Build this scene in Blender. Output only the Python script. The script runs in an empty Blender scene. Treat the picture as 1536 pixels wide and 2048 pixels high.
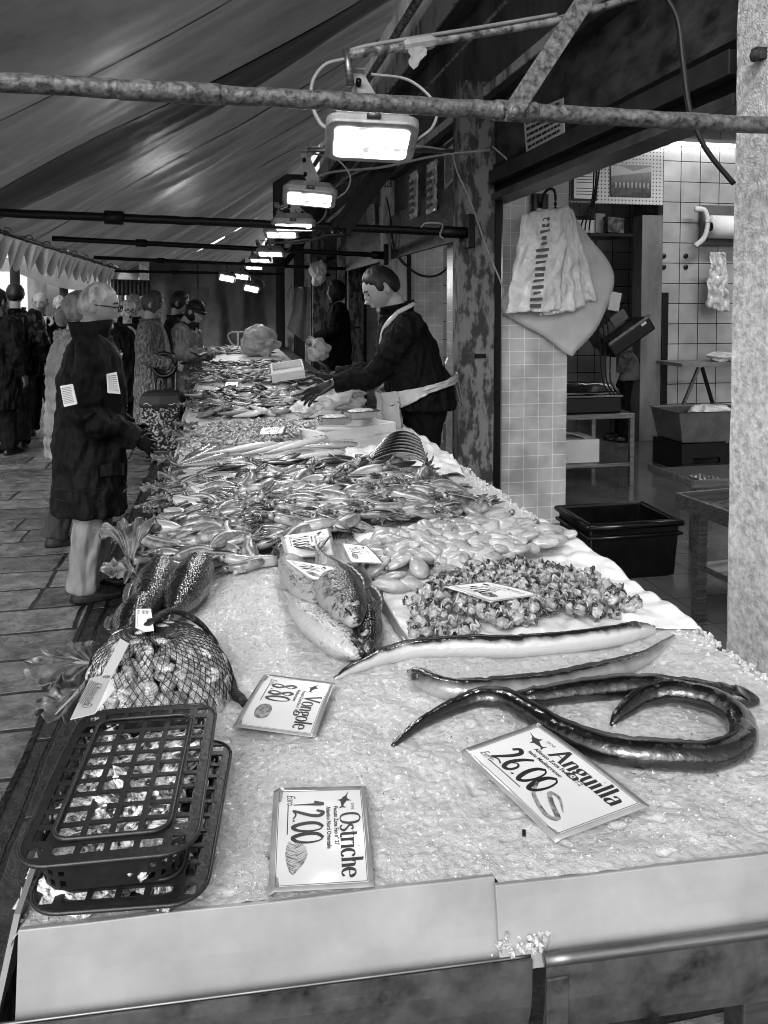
import bpy, bmesh, math, random
from mathutils import Vector as V, Matrix, Quaternion, noise
R = math.radians
PI = math.pi
random.seed(7)
sc = bpy.context.scene
COL = sc.collection

# ---------------------------------------------------------------- camera, world, sun, exposure
F, HOR, CAMZ = 1540.0, 608.0, 1.62          # focal length and horizon in photo pixels (1536 x 2048), eye height in metres
TH, PITCH = math.atan(313 / 1540), R(2.5)   # yaw to the right of the stall's direction (+Y), slight downward pitch
CY0 = HOR + F * math.tan(PITCH)
cam = bpy.data.cameras.new('camera'); camo = bpy.data.objects.new('camera', cam); COL.objects.link(camo)
camo.location = (0, 0, CAMZ); camo.rotation_euler = (PI / 2 - PITCH, 0, -TH)
cam.sensor_fit = 'VERTICAL'; cam.sensor_height = 36; cam.lens = 36 * F / 2048
cam.shift_y = -(1024 - CY0) / 2048
cam.clip_start = 0.02; cam.clip_end = 500
sc.camera = camo
w = bpy.data.worlds.new("World"); sc.world = w; w.use_nodes = True
nt = w.node_tree; bg = nt.nodes['Background']
sky = nt.nodes.new('ShaderNodeTexSky'); sky.sky_type = 'NISHITA'; sky.sun_disc = False
SUN_EL, SUN_ROT = R(34), R(-152)
sky.sun_elevation = SUN_EL; sky.sun_rotation = SUN_ROT; sky.dust_density = 4
bw = nt.nodes.new('ShaderNodeRGBToBW')
nt.links.new(sky.outputs[0], bw.inputs[0]); nt.links.new(bw.outputs[0], bg.inputs[0]); bg.inputs[1].default_value = 0.15
sl = bpy.data.lights.new('sun', 'SUN'); sl.energy = 0.5; sl.angle = R(22); so = bpy.data.objects.new('sun', sl); COL.objects.link(so)
sdir = V((math.sin(SUN_ROT) * math.cos(SUN_EL), math.cos(SUN_ROT) * math.cos(SUN_EL), math.sin(SUN_EL)))
so.rotation_euler = (-sdir).to_track_quat('-Z', 'Y').to_euler(); so.location = (0, -3, 9)
sc.view_settings.view_transform = 'Standard'; sc.view_settings.look = 'None'
sc.view_settings.gamma = 1; sc.view_settings.use_curve_mapping = False
sc.view_settings.exposure = 0.92
try:
    sc.cycles.use_denoising = True; sc.cycles.denoising_prefilter = 'FAST'; sc.cycles.sample_clamp_indirect = 4; sc.cycles.filter_width = 1.0; sc.cycles.max_bounces = 6; sc.cycles.transparent_max_bounces = 12
except Exception: pass

# ---------------------------------------------------------------- survey: from a point of the photo to a point of the place
_f = V((math.sin(TH) * math.cos(PITCH), math.cos(TH) * math.cos(PITCH), -math.sin(PITCH)))
_r = V((math.cos(TH), -math.sin(TH), 0)); _u = _r.cross(_f)
def ray(px, py): return _f + _r * ((px - 768) / F) - _u * ((py - CY0) / F)
def onZ(px, py, z):
    d = ray(px, py); return V((0, 0, CAMZ)) + d * ((z - CAMZ) / d.z)
def onY(px, py, y):
    d = ray(px, py); return V((0, 0, CAMZ)) + d * (y / d.y)
def onX(px, py, x):
    d = ray(px, py); return V((0, 0, CAMZ)) + d * (x / d.x)
ZT = 0.87                                    # level of the ice on the stall
def T(px, py, dz=0.0): return onZ(px, py, ZT + dz)

# ---------------------------------------------------------------- materials (the photograph is black and white: all greys)
MATS = {}
def gr(v): return .8 * (max(v, 0) / .8) ** 1.4      # grey steps are noted on an even scale and spread to real albedos here
def mat(name, c, c2=None, rough=0.6, scale=8.0, detail=4.0, lo=0.35, hi=0.65, bump=0.0, bscale=40.0, bdist=0.01, metal=0.0,
        coat=0.0, spec=0.32, rnd=0.0, stretch=(1, 1, 1), trans=0.0, alpha=1.0, rough2=None, emit=0.0, sss=0.0, kind='noise', coord='Object', bdet=5):
    if name in MATS: return MATS[name]
    m = bpy.data.materials.new(name); m.use_nodes = True; n = m.node_tree.nodes; l = m.node_tree.links
    b = n['Principled BSDF']
    tc = n.new('ShaderNodeTexCoord'); mp = n.new('ShaderNodeMapping'); mp.inputs['Scale'].default_value = stretch
    l.new(tc.outputs[coord], mp.inputs[0])
    if c2 is None: c2 = c
    g = lambda v: (gr(v), gr(v), gr(v), 1)
    if kind == 'voronoi':
        t = n.new('ShaderNodeTexVoronoi'); t.inputs['Scale'].default_value = scale; out = t.outputs['Distance']
    else:
        t = n.new('ShaderNodeTexNoise'); t.inputs['Scale'].default_value = scale; t.inputs['Detail'].default_value = detail
        t.inputs['Roughness'].default_value = 0.62; out = t.outputs[0]
    l.new(mp.outputs[0], t.inputs['Vector'])
    r = n.new('ShaderNodeValToRGB'); r.color_ramp.elements[0].position = lo; r.color_ramp.elements[1].position = hi
    r.color_ramp.elements[0].color = g(c); r.color_ramp.elements[1].color = g(c2)
    l.new(out, r.inputs[0]); colout = r.outputs[0]
    if rnd:
        oi = n.new('ShaderNodeObjectInfo'); mr = n.new('ShaderNodeMapRange')
        mr.inputs['To Min'].default_value = 1 - rnd; mr.inputs['To Max'].default_value = 1 + rnd
        l.new(oi.outputs['Random'], mr.inputs[0])
        mx = n.new('ShaderNodeVectorMath'); mx.operation = 'SCALE'; l.new(colout, mx.inputs[0]); l.new(mr.outputs[0], mx.inputs['Scale']); colout = mx.outputs[0]
    l.new(colout, b.inputs['Base Color'])
    if rough2 is not None:
        mr2 = n.new('ShaderNodeMapRange'); mr2.inputs['From Min'].default_value = lo; mr2.inputs['From Max'].default_value = hi
        mr2.inputs['To Min'].default_value = rough; mr2.inputs['To Max'].default_value = rough2
        l.new(out, mr2.inputs[0]); l.new(mr2.outputs[0], b.inputs['Roughness'])
    else: b.inputs['Roughness'].default_value = rough
    b.inputs['Metallic'].default_value = metal; b.inputs['Coat Weight'].default_value = coat; b.inputs['Coat Roughness'].default_value = 0.12
    b.inputs['Specular IOR Level'].default_value = spec; b.inputs['Transmission Weight'].default_value = trans; b.inputs['Alpha'].default_value = alpha
    if sss:
        b.inputs['Subsurface Weight'].default_value = sss; b.inputs['Subsurface Radius'].default_value = (.01, .01, .01); b.inputs['Subsurface Scale'].default_value = 1
    if emit:
        b.inputs['Emission Color'].default_value = (1, 1, 1, 1); b.inputs['Emission Strength'].default_value = emit
    if bump:
        t2 = n.new('ShaderNodeTexNoise'); t2.inputs['Scale'].default_value = bscale; t2.inputs['Detail'].default_value = bdet
        l.new(mp.outputs[0], t2.inputs['Vector'])
        bp = n.new('ShaderNodeBump'); bp.inputs['Strength'].default_value = bump; bp.inputs['Distance'].default_value = bdist
        l.new(t2.outputs[0], bp.inputs['Height']); l.new(bp.outputs[0], b.inputs['Normal'])
    m['_'] = 1; MATS[name] = m
    return m
def addnode(m, cls): return m.node_tree.nodes.new(cls)

# ---------------------------------------------------------------- mesh builder
class MB:
    def __init__(s): s.v = []; s.f = []; s.uv = []
    def add(s, vs, fs, uvs=None):
        o = len(s.v); s.v += [tuple(p) for p in vs]; s.f += [[i + o for i in f] for f in fs]
        s.uv += (uvs if uvs else [(0, 0)] * len(vs))
    def box(s, c, d, rot=None):
        x, y, z = d[0] / 2, d[1] / 2, d[2] / 2
        P = [V((a, b, e)) for a in (-x, x) for b in (-y, y) for e in (-z, z)]
        if rot is not None: P = [rot @ p for p in P]
        s.add([p + V(c) for p in P], [(0, 1, 3, 2), (4, 6, 7, 5), (0, 4, 5, 1), (2, 3, 7, 6), (0, 2, 6, 4), (1, 5, 7, 3)])
    def bx(s, a, b):
        a = V(a); b = V(b); s.box((a + b) / 2, b - a)
    def beam(s, p0, p1, w, h, up=(0, 0, 1)):
        p0 = V(p0); p1 = V(p1); d = (p1 - p0); L = d.length; d.normalize(); sd = d.cross(V(up))
        if sd.length < 1e-4: sd = V((1, 0, 0))
        sd.normalize(); u = sd.cross(d)
        s.box((p0 + p1) / 2, (w, L, h), Matrix((sd, d, u)).transposed())
    def tube(s, path, r, n=10, rh=None, up=(0, 0, 1), cap=True, prof=None, twist=0):
        path = [V(p) for p in path]; N = len(path)
        if not hasattr(r, '__len__'): r = [r] * N
        if rh is None: rh = r
        elif not hasattr(rh, '__len__'): rh = [rh] * N
        vs = []; uvs = []; fs = []; L = [0]
        for i in range(1, N): L.append(L[-1] + (path[i] - path[i - 1]).length)
        tot = max(L[-1], 1e-6); up = V(up)
        for i, p in enumerate(path):
            d = (path[min(i + 1, N - 1)] - path[max(i - 1, 0)]);
            if d.length < 1e-7: d = V((0, 1, 0))
            d.normalize(); sd = d.cross(up)
            if sd.length < 1e-3: sd = d.cross(V((0, 1, 0.01)))
            sd.normalize(); u = sd.cross(d)
            for k in range(n):
                a = 2 * PI * k / n + twist; kk = prof(a) if prof else 1
                vs.append(p + sd * math.sin(a) * r[i] * kk + u * math.cos(a) * rh[i] * kk); uvs.append((L[i] / tot, k / n))
        for i in range(N - 1):
            for k in range(n):
                k2 = (k + 1) % n; fs.append((i * n + k, i * n + k2, (i + 1) * n + k2, (i + 1) * n + k))
        if cap:
            fs.append(tuple(reversed(range(n)))); fs.append(tuple((N - 1) * n + k for k in range(n)))
        s.add(vs, [tuple(reversed(f)) for f in fs], uvs)
    def rings(s, rings, cap=True):
        n = len(rings[0]); vs = [p for r in rings for p in r]; fs = []; N = len(rings)
        uvs = [(i / (N - 1), k / n) for i in range(N) for k in range(n)]
        for i in range(N - 1):
            for k in range(n):
                k2 = (k + 1) % n; fs.append((i * n + k, i * n + k2, (i + 1) * n + k2, (i + 1) * n + k))
        if cap: fs.append(tuple(reversed(range(n)))); fs.append(tuple((N - 1) * n + k for k in range(n)))
        s.add(vs, fs, uvs)
    def ell(s, c, r, rot=None, nu=12, nv=8, fn=None):
        c = V(c); vs = []; fs = []; uvs = []
        for j in range(nv + 1):
            t = PI * j / nv
            for i in range(nu):
                a = 2 * PI * i / nu; d = V((math.sin(t) * math.cos(a), math.sin(t) * math.sin(a), math.cos(t)))
                k = fn(d) if fn else 1
                p = V((d.x * r[0], d.y * r[1], d.z * r[2])) * k
                if rot is not None: p = rot @ p
                vs.append(c + p); uvs.append((i / nu, j / nv))
        for j in range(nv):
            for i in range(nu):
                i2 = (i + 1) % nu; fs.append((j * nu + i, (j + 1) * nu + i, (j + 1) * nu + i2, j * nu + i2))
        s.add(vs, fs, uvs)
    def sheet(s, fn, nu, nv, thick=0.0):
        vs = [V(fn(i / nu, j / nv)) for j in range(nv + 1) for i in range(nu + 1)]
        uvs = [(i / nu, j / nv) for j in range(nv + 1) for i in range(nu + 1)]
        W = nu + 1; fs = [(j * W + i, j * W + i + 1, (j + 1) * W + i + 1, (j + 1) * W + i) for j in range(nv) for i in range(nu)]
        if thick:
            N = len(vs); nrm = []
            for j in range(nv + 1):
                for i in range(nu + 1):
                    a = vs[j * W + min(i + 1, nu)] - vs[j * W + max(i - 1, 0)]; b = vs[min(j + 1, nv) * W + i] - vs[max(j - 1, 0) * W + i]
                    q = a.cross(b); q = q.normalized() if q.length > 1e-12 else V((0, 0, 1)); nrm.append(q)
            vs = vs + [vs[k] - nrm[k] * thick for k in range(N)]; uvs = uvs + uvs
            fs = fs + [tuple(reversed([q + N for q in f])) for f in fs]
            edge = [i for i in range(W)] + [j * W + nu for j in range(1, nv + 1)] + [nv * W + i for i in range(nu - 1, -1, -1)] + [j * W for j in range(nv - 1, 0, -1)]
            for k in range(len(edge)):
                a, b = edge[k], edge[(k + 1) % len(edge)]; fs.append((b, a, a + N, b + N))
        s.add(vs, fs, uvs)
    def poly(s, pts, thick, nrm=(0, 0, 1)):
        n = len(pts); nv = V(nrm) * thick; pts = [V(p) for p in pts]
        s.add(pts + [p + nv for p in pts], [tuple(reversed(range(n))), tuple(range(n, 2 * n))] + [(i, (i + 1) % n, (i + 1) % n + n, i + n) for i in range(n)])
    def build(s, name, m, parent=None, smooth=False, bevel=0, merge=False):
        me = bpy.data.meshes.new(name); me.from_pydata(s.v, [], s.f)
        uvl = me.uv_layers.new(name='UVMap'); vi = [0] * len(me.loops); me.loops.foreach_get('vertex_index', vi)
        flat = [0.0] * (2 * len(vi))
        for i, k in enumerate(vi): flat[2 * i], flat[2 * i + 1] = s.uv[k]
        uvl.data.foreach_set('uv', flat)
        if m is not None: me.materials.append(m)
        if smooth: me.polygons.foreach_set('use_smooth', [True] * len(me.polygons))
        o = bpy.data.objects.new(name, me); COL.objects.link(o)
        if parent is not None: o.parent = parent
        if bevel:
            bm = o.modifiers.new('b', 'BEVEL'); bm.width = bevel; bm.segments = 2; bm.limit_method = 'ANGLE'
        return o
def tag(o, label=None, cat=None, group=None, kind=None):
    if label: o['label'] = label
    if cat: o['category'] = cat
    if group: o['group'] = group
    if kind: o['kind'] = kind
    return o
def empty(name, loc=(0, 0, 0), rz=0.0, label=None, cat=None, group=None):
    o = bpy.data.objects.new(name, None); COL.objects.link(o); o.location = loc; o.rotation_euler = (0, 0, rz); o.empty_display_size = .05
    return tag(o, label, cat, group)
def copy_tree(o, parent=None):
    c = o.copy(); COL.objects.link(c); c.parent = parent
    for ch in list(o.children): copy_tree(ch, c)
    return c
def nz(x, y=0.0, z=0.0): return noise.noise(V((x, y, z)))
def crom(pts, n=8):
    P = [V(p) for p in pts]; P = [P[0] * 2 - P[1]] + P + [P[-1] * 2 - P[-2]]; out = []
    for i in range(1, len(P) - 2):
        a, b, c, d = P[i - 1:i + 3]
        for k in range(n):
            t = k / n; out.append(.5 * ((2 * b) + (c - a) * t + (2 * a - 5 * b + 4 * c - d) * t * t + (3 * b - a - 3 * c + d) * t ** 3))
    out.append(P[-2]); return out
def lerp(a, b, t): return a + (b - a) * t
def interp(tab, t):
    for i in range(1, len(tab)):
        if t <= tab[i][0]:
            a, b = tab[i - 1], tab[i]; k = (t - a[0]) / max(b[0] - a[0], 1e-9); return lerp(a[1], b[1], k)
    return tab[-1][1]
def cable(name, pts, r, m, label=None, cat='cable', parent=None, group=None, n=6):
    b = MB(); b.tube(crom(pts, 8), r, 6); o = b.build(name, m, parent, smooth=True)
    if parent is None: tag(o, label, cat, group)
    return o

M_steel = mat('brushed_steel', .34, .18, rough=.28, rough2=.5, scale=30, metal=.9, stretch=(.15, 1, 3), bump=.12, bscale=60, bdist=.004)
M_dirtysteel = mat('stained_steel', .30, .06, rough=.35, rough2=.7, scale=14, metal=.75, lo=.38, hi=.68, bump=.3, bscale=50, bdist=.004)
M_darkmetal = mat('black_painted_metal', .005, .014, spec=.22, rough=.45, scale=20, bump=.2)
M_galv = mat('galvanised_tube', .42, .10, rough=.42, rough2=.65, scale=26, lo=.40, hi=.62, metal=.35, bump=.6, bscale=70, bdist=.004)
M_rust = mat('flaking_painted_steel', .24, .05, rough=.45, scale=60, detail=10, lo=.33, hi=.66, metal=.2, bump=.8, bscale=60, bdist=.005)
M_dark = mat('black_plastic', .008, .014, spec=.35, rough=.35, scale=5, bump=.1)
M_white = mat('white_plastic', .62, .55, rough=.4, scale=3, bump=.05, bscale=12)
M_whiteboard = mat('white_board', .44, .31, rough=.34, scale=2.6, detail=6, lo=.36, hi=.62, bump=.05, bscale=9)
M_plaster = mat('rough_plaster', .72, .34, rough=.9, scale=42, detail=14, lo=.30, hi=.70, bump=1.0, bscale=120, bdist=.009)
M_wood = mat('weathered_wood', .10, .035, rough=.7, scale=5, detail=8, stretch=(1, 1, .12), lo=.35, hi=.65, bump=.5, bscale=16, bdist=.008)
M_peel = mat('peeling_paint', .25, .08, rough=.7, scale=13, detail=9, lo=.47, hi=.55, stretch=(1, 1, .45), bump=.7, bscale=30, bdist=.008)
M_peel_light = mat('light_peeling_paint', .55, .22, rough=.7, scale=6, detail=9, lo=.50, hi=.62, stretch=(1, 1, .4), bump=.6, bscale=30, bdist=.008)
M_cable = mat('grey_cable', .35, .25, rough=.5)
M_cabledark = mat('black_cable', .02, rough=.5)
M_ink = mat('black_ink', .012, rough=.45)
M_greyink = mat('grey_ink', .16, rough=.5)
M_paper = mat('white_paper', .74, .68, rough=.6, scale=3)
# ================================================================ THE SETTING
# ground: one sheet of stone paving, rows across the walk, wet
def paving(name, roww, rowh, c1, c2, mortar, swap, wet, msize=.012):
    m = bpy.data.materials.new(name); m.use_nodes = True; n = m.node_tree.nodes; l = m.node_tree.links; b = n['Principled BSDF']
    tc = n.new('ShaderNodeTexCoord'); mp = n.new('ShaderNodeMapping'); l.new(tc.outputs['Object'], mp.inputs[0])
    if swap: mp.inputs['Rotation'].default_value = (0, 0, R(90))
    wob = n.new('ShaderNodeTexNoise'); wob.inputs['Scale'].default_value = 2.3; l.new(mp.outputs[0], wob.inputs['Vector'])
    sc_ = n.new('ShaderNodeVectorMath'); sc_.operation = 'MULTIPLY_ADD'; sc_.inputs[1].default_value = (.05, .05, .0)
    l.new(wob.outputs['Color'], sc_.inputs[0]); l.new(mp.outputs[0], sc_.inputs[2])
    br = n.new('ShaderNodeTexBrick'); l.new(sc_.outputs[0], br.inputs['Vector'])
    br.inputs['Scale'].default_value = 1; br.inputs['Brick Width'].default_value = roww; br.inputs['Row Height'].default_value = rowh
    br.inputs['Mortar Size'].default_value = msize; br.inputs['Mortar Smooth'].default_value = .3; br.inputs['Bias'].default_value = 0
    br.offset = .37; br.squash = 1.35; br.squash_frequency = 3
    g = lambda v: (v, v, v, 1)
    c1, c2 = gr(c1), gr(c2)
    br.inputs['Color1'].default_value = g(c1); br.inputs['Color2'].default_value = g(c2); br.inputs['Mortar'].default_value = g(mortar)
    n1 = n.new('ShaderNodeTexNoise'); n1.inputs['Scale'].default_value = 9; n1.inputs['Detail'].default_value = 9; n1.inputs['Roughness'].default_value = .7
    l.new(tc.outputs['Object'], n1.inputs['Vector'])
    rp = n.new('ShaderNodeValToRGB'); rp.color_ramp.elements[0].position = .33; rp.color_ramp.elements[1].position = .68
    rp.color_ramp.elements[0].color = g(.22); rp.color_ramp.elements[1].color = g(1.7); l.new(n1.outputs[0], rp.inputs[0])
    mx = n.new('ShaderNodeMix'); mx.data_type = 'RGBA'; mx.blend_type = 'MULTIPLY'; mx.inputs['Factor'].default_value = 1
    l.new(br.outputs['Color'], mx.inputs['A']); l.new(rp.outputs[0], mx.inputs['B']); l.new(mx.outputs['Result'], b.inputs['Base Color'])
    n2 = n.new('ShaderNodeTexNoise'); n2.inputs['Scale'].default_value = 3.1; n2.inputs['Detail'].default_value = 6; l.new(tc.outputs['Object'], n2.inputs['Vector'])
    mr = n.new('ShaderNodeMapRange'); mr.inputs['From Min'].default_value = .35; mr.inputs['From Max'].default_value = .65
    mr.inputs['To Min'].default_value = wet[0]; mr.inputs['To Max'].default_value = wet[1]; l.new(n2.outputs[0], mr.inputs[0]); l.new(mr.outputs[0], b.inputs['Roughness'])
    n3 = n.new('ShaderNodeTexNoise'); n3.inputs['Scale'].default_value = 26; n3.inputs['Detail'].default_value = 7; n3.inputs['Roughness'].default_value = .7; l.new(tc.outputs['Object'], n3.inputs['Vector'])
    sb = n.new('ShaderNodeMath'); sb.operation = 'MULTIPLY_ADD'; sb.inputs[1].default_value = -1.2; l.new(br.outputs['Fac'], sb.inputs[0]); l.new(n3.outputs[0], sb.inputs[2])
    bp = n.new('ShaderNodeBump'); bp.inputs['Strength'].default_value = .75; bp.inputs['Distance'].default_value = .018
    l.new(sb.outputs[0], bp.inputs['Height']); l.new(bp.outputs[0], b.inputs['Normal'])
    return m
M_pave = paving('stone_paving', .74, .31, .24, .13, .005, False, (.10, .5), .014)
M_strip = paving('wet_stone_strip', 1.25, .62, .08, .05, .005, True, (.08, .4))
b = MB(); b.add([(-60, -20, 0), (60, -20, 0), (60, 90, 0), (-60, 90, 0)], [(0, 1, 2, 3)]); g_ = b.build('ground', M_pave); tag(g_, kind='structure')
b = MB(); b.add([(-.70, -3, .004), (.9, -3, .004), (.9, 16, .004), (-.78, 16, .004)], [(0, 1, 2, 3)]); g_ = b.build('gutter_paving', M_strip); tag(g_, kind='structure')
M_joint = mat('black_joint', .01, .03, rough=.3, scale=30, bump=.6)
b = MB(); b.sheet(lambda u, v: (lerp(-.70, -.78, v) + (u - .5) * .022 + .012 * nz(v * 40, 3), -3 + 19 * v, .008), 1, 120); g_ = b.build('paving_joint', M_joint); tag(g_, kind='structure')

# shop floor (fine pale tiles, shiny) and big tiles helper
def tiles(name, tw, th, c, grout, rough, axis='XZ', gs=.006, var=.1, off=0.0, ox=0.0, oz=0.0, dirt=.25):
    m = bpy.data.materials.new(name); m.use_nodes = True; n = m.node_tree.nodes; l = m.node_tree.links; b = n['Principled BSDF']
    tc = n.new('ShaderNodeTexCoord'); sp = n.new('ShaderNodeSeparateXYZ'); cb = n.new('ShaderNodeCombineXYZ'); l.new(tc.outputs['Object'], sp.inputs[0])
    l.new(sp.outputs[axis[0]], cb.inputs[0]); l.new(sp.outputs[axis[1]], cb.inputs[1])
    mp = n.new('ShaderNodeMapping'); mp.inputs['Location'].default_value = (ox, oz, 0); l.new(cb.outputs[0], mp.inputs[0])
    br = n.new('ShaderNodeTexBrick'); l.new(mp.outputs[0], br.inputs['Vector'])
    br.offset = off; br.inputs['Scale'].default_value = 1; br.inputs['Brick Width'].default_value = tw; br.inputs['Row Height'].default_value = th
    br.inputs['Mortar Size'].default_value = gs; br.inputs['Mortar Smooth'].default_value = .2
    g = lambda v: (v, v, v, 1)
    c = gr(c); br.inputs['Color1'].default_value = g(c); br.inputs['Color2'].default_value = g(c * (1 - var)); br.inputs['Mortar'].default_value = g(grout)
    n1 = n.new('ShaderNodeTexNoise'); n1.inputs['Scale'].default_value = 3.5; n1.inputs['Detail'].default_value = 8; l.new(tc.outputs['Object'], n1.inputs['Vector'])
    rp = n.new('ShaderNodeValToRGB'); rp.color_ramp.elements[0].position = .36; rp.color_ramp.elements[1].position = .6
    rp.color_ramp.elements[0].color = g(1 - dirt); rp.color_ramp.elements[1].color = g(1.0); l.new(n1.outputs[0], rp.inputs[0])
    mx = n.new('ShaderNodeMix'); mx.data_type = 'RGBA'; mx.blend_type = 'MULTIPLY'; mx.inputs['Factor'].default_value = 1
    l.new(br.outputs['Color'], mx.inputs['A']); l.new(rp.outputs[0], mx.inputs['B']); l.new(mx.outputs['Result'], b.inputs['Base Color'])
    b.inputs['Roughness'].default_value = rough
    bp = n.new('ShaderNodeBump'); bp.inputs['Strength'].default_value = .5; bp.inputs['Distance'].default_value = .004; bp.invert = True
    l.new(br.outputs['Fac'], bp.inputs['Height']); l.new(bp.outputs[0], b.inputs['Normal'])
    return m
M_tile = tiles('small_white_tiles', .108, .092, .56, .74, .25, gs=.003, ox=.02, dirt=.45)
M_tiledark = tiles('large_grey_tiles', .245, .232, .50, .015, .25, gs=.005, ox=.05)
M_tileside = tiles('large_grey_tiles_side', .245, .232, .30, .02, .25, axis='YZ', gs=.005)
M_floor = tiles('shop_floor_tiles', .33, .33, .20, .05, .12, axis='XY', gs=.004)

PY = [onX(1475, 1000, 1.5).y]                      # bays of the shop front along the stall: every 3.2 m
PY = [2.25, 4.95, 8.15, 11.35, 14.55]
b = MB(); b.bx((1.45, 1.6, .0), (6.5, 16, .06)); g_ = b.build('shop_floor', M_floor); tag(g_, kind='structure')

# rendered column at the right edge of the picture
b = MB()
cx0 = 1.675
def colring(z, jit=.006):
    pts = []
    for (x, y) in [(cx0, 2.02), (cx0 + .4, 2.0), (cx0 + .75, 2.02), (cx0 + .75, 2.32), (cx0 - .0, 2.32), (cx0, 2.2)]:
        pts.append((x + jit * nz(x * 9, y * 9, z * 7), y + jit * nz(x * 5, y * 8, z * 6 + 9), z))
    return pts
b.rings([colring(.02 + 4.2 * i / 60) for i in range(61)])
o = b.build('plaster_column', M_plaster); tag(o, 'pale rough plaster column at the right edge with a rusty bolt near its top', 'column')
b = MB(); pb = onX(1522, 108, cx0 - .012); b.box(pb, (.05, .03, .035)); b.ell(pb + V((-.03, -.01, -.01)), (.014, .018, .02)); b.build('bolt', mat('rust_dark', .03, .08, rough=.8, bump=.6, scale=60), o)

# posts of the shop front
def post(py0, pxa, pxb, name, label, m, ztop=3.1, depth=.14, mb=None):
    xa = onY(pxa, 700, py0).x; xb = onY(pxb, 700, py0).x
    r = empty('shop_post', ((xa + xb) / 2, py0, 0), 0, label, 'post', 'painted posts of the shop front')
    b = MB(); hw = (xb - xa) / 2
    R_ = []
    for i in range(41):
        z = .02 + (ztop - .02) * i / 40; j = lambda k: .004 * nz(k * 3.3, z * 6, py0)
        R_.append([(-hw + j(1), j(2), z), (hw + j(3), j(4), z), (hw + j(5), depth, z), (-hw + j(6), depth, z)])
    b.rings(R_); b.build('pillar', m, r)
    b = MB(); b.bx((hw + .002, -.01, .02), (hw + .045, .05, ztop)); b.build('side_strip', M_darkmetal, r)
    b = MB(); b.box((hw * .2, -.006, 1.27), (.08, .01, .03)); b.build('plate', M_darkmetal, r)
    return r
P1 = post(PY[1], 917, 988, 'p', 'scarred peeling post in front of the small-tiled wall end', M_peel)
P2 = post(PY[2], 766, 814, 'p', 'pale post behind the fishmonger with a numbered oval plate', M_peel_light)
P3 = post(PY[3], 697, 727, 'p', 'peeling grey post left of the fishmonger face', M_peel)
P4 = post(PY[4], 651, 672, 'p', 'farthest narrow pale post beside the back curtain', M_peel_light)
# numbered plate 328 on the second post
def text_mesh(mb, s, size, place, xs=1.0, bold=0.0, align='LEFT', spacing=1.0):
    cu = bpy.data.curves.new('t', 'FONT'); cu.body = s; cu.size = size; cu.resolution_u = 2; cu.offset = bold; cu.align_x = align; cu.space_character = spacing
    ob = bpy.data.objects.new('t', cu); COL.objects.link(ob); dg = bpy.context.evaluated_depsgraph_get()
    me = bpy.data.meshes.new_from_object(ob.evaluated_get(dg)); bpy.data.objects.remove(ob)
    mb.add([place(v.co.x * xs, v.co.y) for v in me.vertices], [tuple(p.vertices) for p in me.polygons]); bpy.data.meshes.remove(me)
zc = onY(770, 367, PY[2] - .01)
r = empty('number_plate', (zc.x + .03, PY[2] - .008, zc.z), 0, 'white oval plate reading 328 at the top of the pale post', 'number plate')
b = MB(); b.poly([(.052 * math.cos(a * PI / 12), 0, .10 * math.sin(a * PI / 12)) for a in range(24)], .006, (0, -1, 0)); b.build('oval_plate', M_white, r, bevel=.001)
b = MB(); text_mesh(b, '328', .11, lambda x, y: (x, -.0075, y - .04), .55, .002, 'CENTER'); b.build('number', M_ink, r)

# partition wall ends faced with small white tiles
def partition(py0, xa, xb, label, y2, z0=.06, z1=2.62):
    o = MB(); o.bx((xa, py0, z0), (xb, y2, z1)); o = o.build('partition_wall', M_tile); return tag(o, label, 'wall', 'tiled partition walls between the shops')
x1a = onY(1004, 700, PY[1] + .12).x; x1b = onY(1134, 700, PY[1] + .12).x
partition(PY[1] + .12, x1a, x1b, 'narrow wall end of small white tiles where the bags hang', PY[1] + 1.5)
partition(PY[2] + .12, onY(818, 700, PY[2] + .12).x, onY(886, 700, PY[2] + .12).x, 'small-tiled wall strip behind the fishmonger shoulder', PY[2] + 1.9)
partition(PY[3] + .12, onY(733, 700, PY[3] + .12).x, onY(768, 700, PY[3] + .12).x, 'far sliver of small-tiled wall left of the fishmonger', PY[3] + 1.9)
# black gap strips beside the partitions
# back walls of the shops
by = 8.02
xw = onY(1322, 700, by).x
b = MB(); b.bx((xw, by, .06), (6.2, by + .1, 3.95)); tag(b.build('tiled_wall', M_tiledark), 'shop back wall of large grey tiles with dark joints', 'wall')
b = MB(); b.bx((1.9, 9.6, .06), (xw + .6, 9.7, 3.95)); tag(b.build('recess_wall', M_tiledark), 'dim tiled wall deep inside behind the scales', 'wall')
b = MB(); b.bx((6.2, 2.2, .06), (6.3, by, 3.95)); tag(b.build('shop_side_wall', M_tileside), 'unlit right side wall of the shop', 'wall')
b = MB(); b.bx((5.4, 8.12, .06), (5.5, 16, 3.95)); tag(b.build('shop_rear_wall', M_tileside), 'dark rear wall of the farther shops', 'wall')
b = MB(); b.bx((1.95, 2.4, 3.95), (6.3, 16, 4.02)); tag(b.build('shop_ceiling', mat('dark_ceiling', .25, .16, rough=.8)), kind='structure')
# door frame of the recess
r = empty('door_frame', (0, 0, 0), 0, 'worn pale door frame between the dark recess and the grey tiled wall', 'door frame')
M_frame = mat('worn_white_paint', .30, .20, rough=.5, scale=6, stretch=(1, 1, .3), bump=.2)
fy = by - .06; xa, xb = onY(1281, 700, fy).x, onY(1322, 700, fy).x
b = MB(); b.bx((xa, fy, .06), (xb, fy + .2, 2.62)); b.build('jamb', M_frame, r, bevel=.004)
b = MB(); b.bx((xb + .002, fy - .02, .06), (xb + .075, fy + .055, 1.75)); b.build('edge_guard', M_dark, r, bevel=.004)
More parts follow.
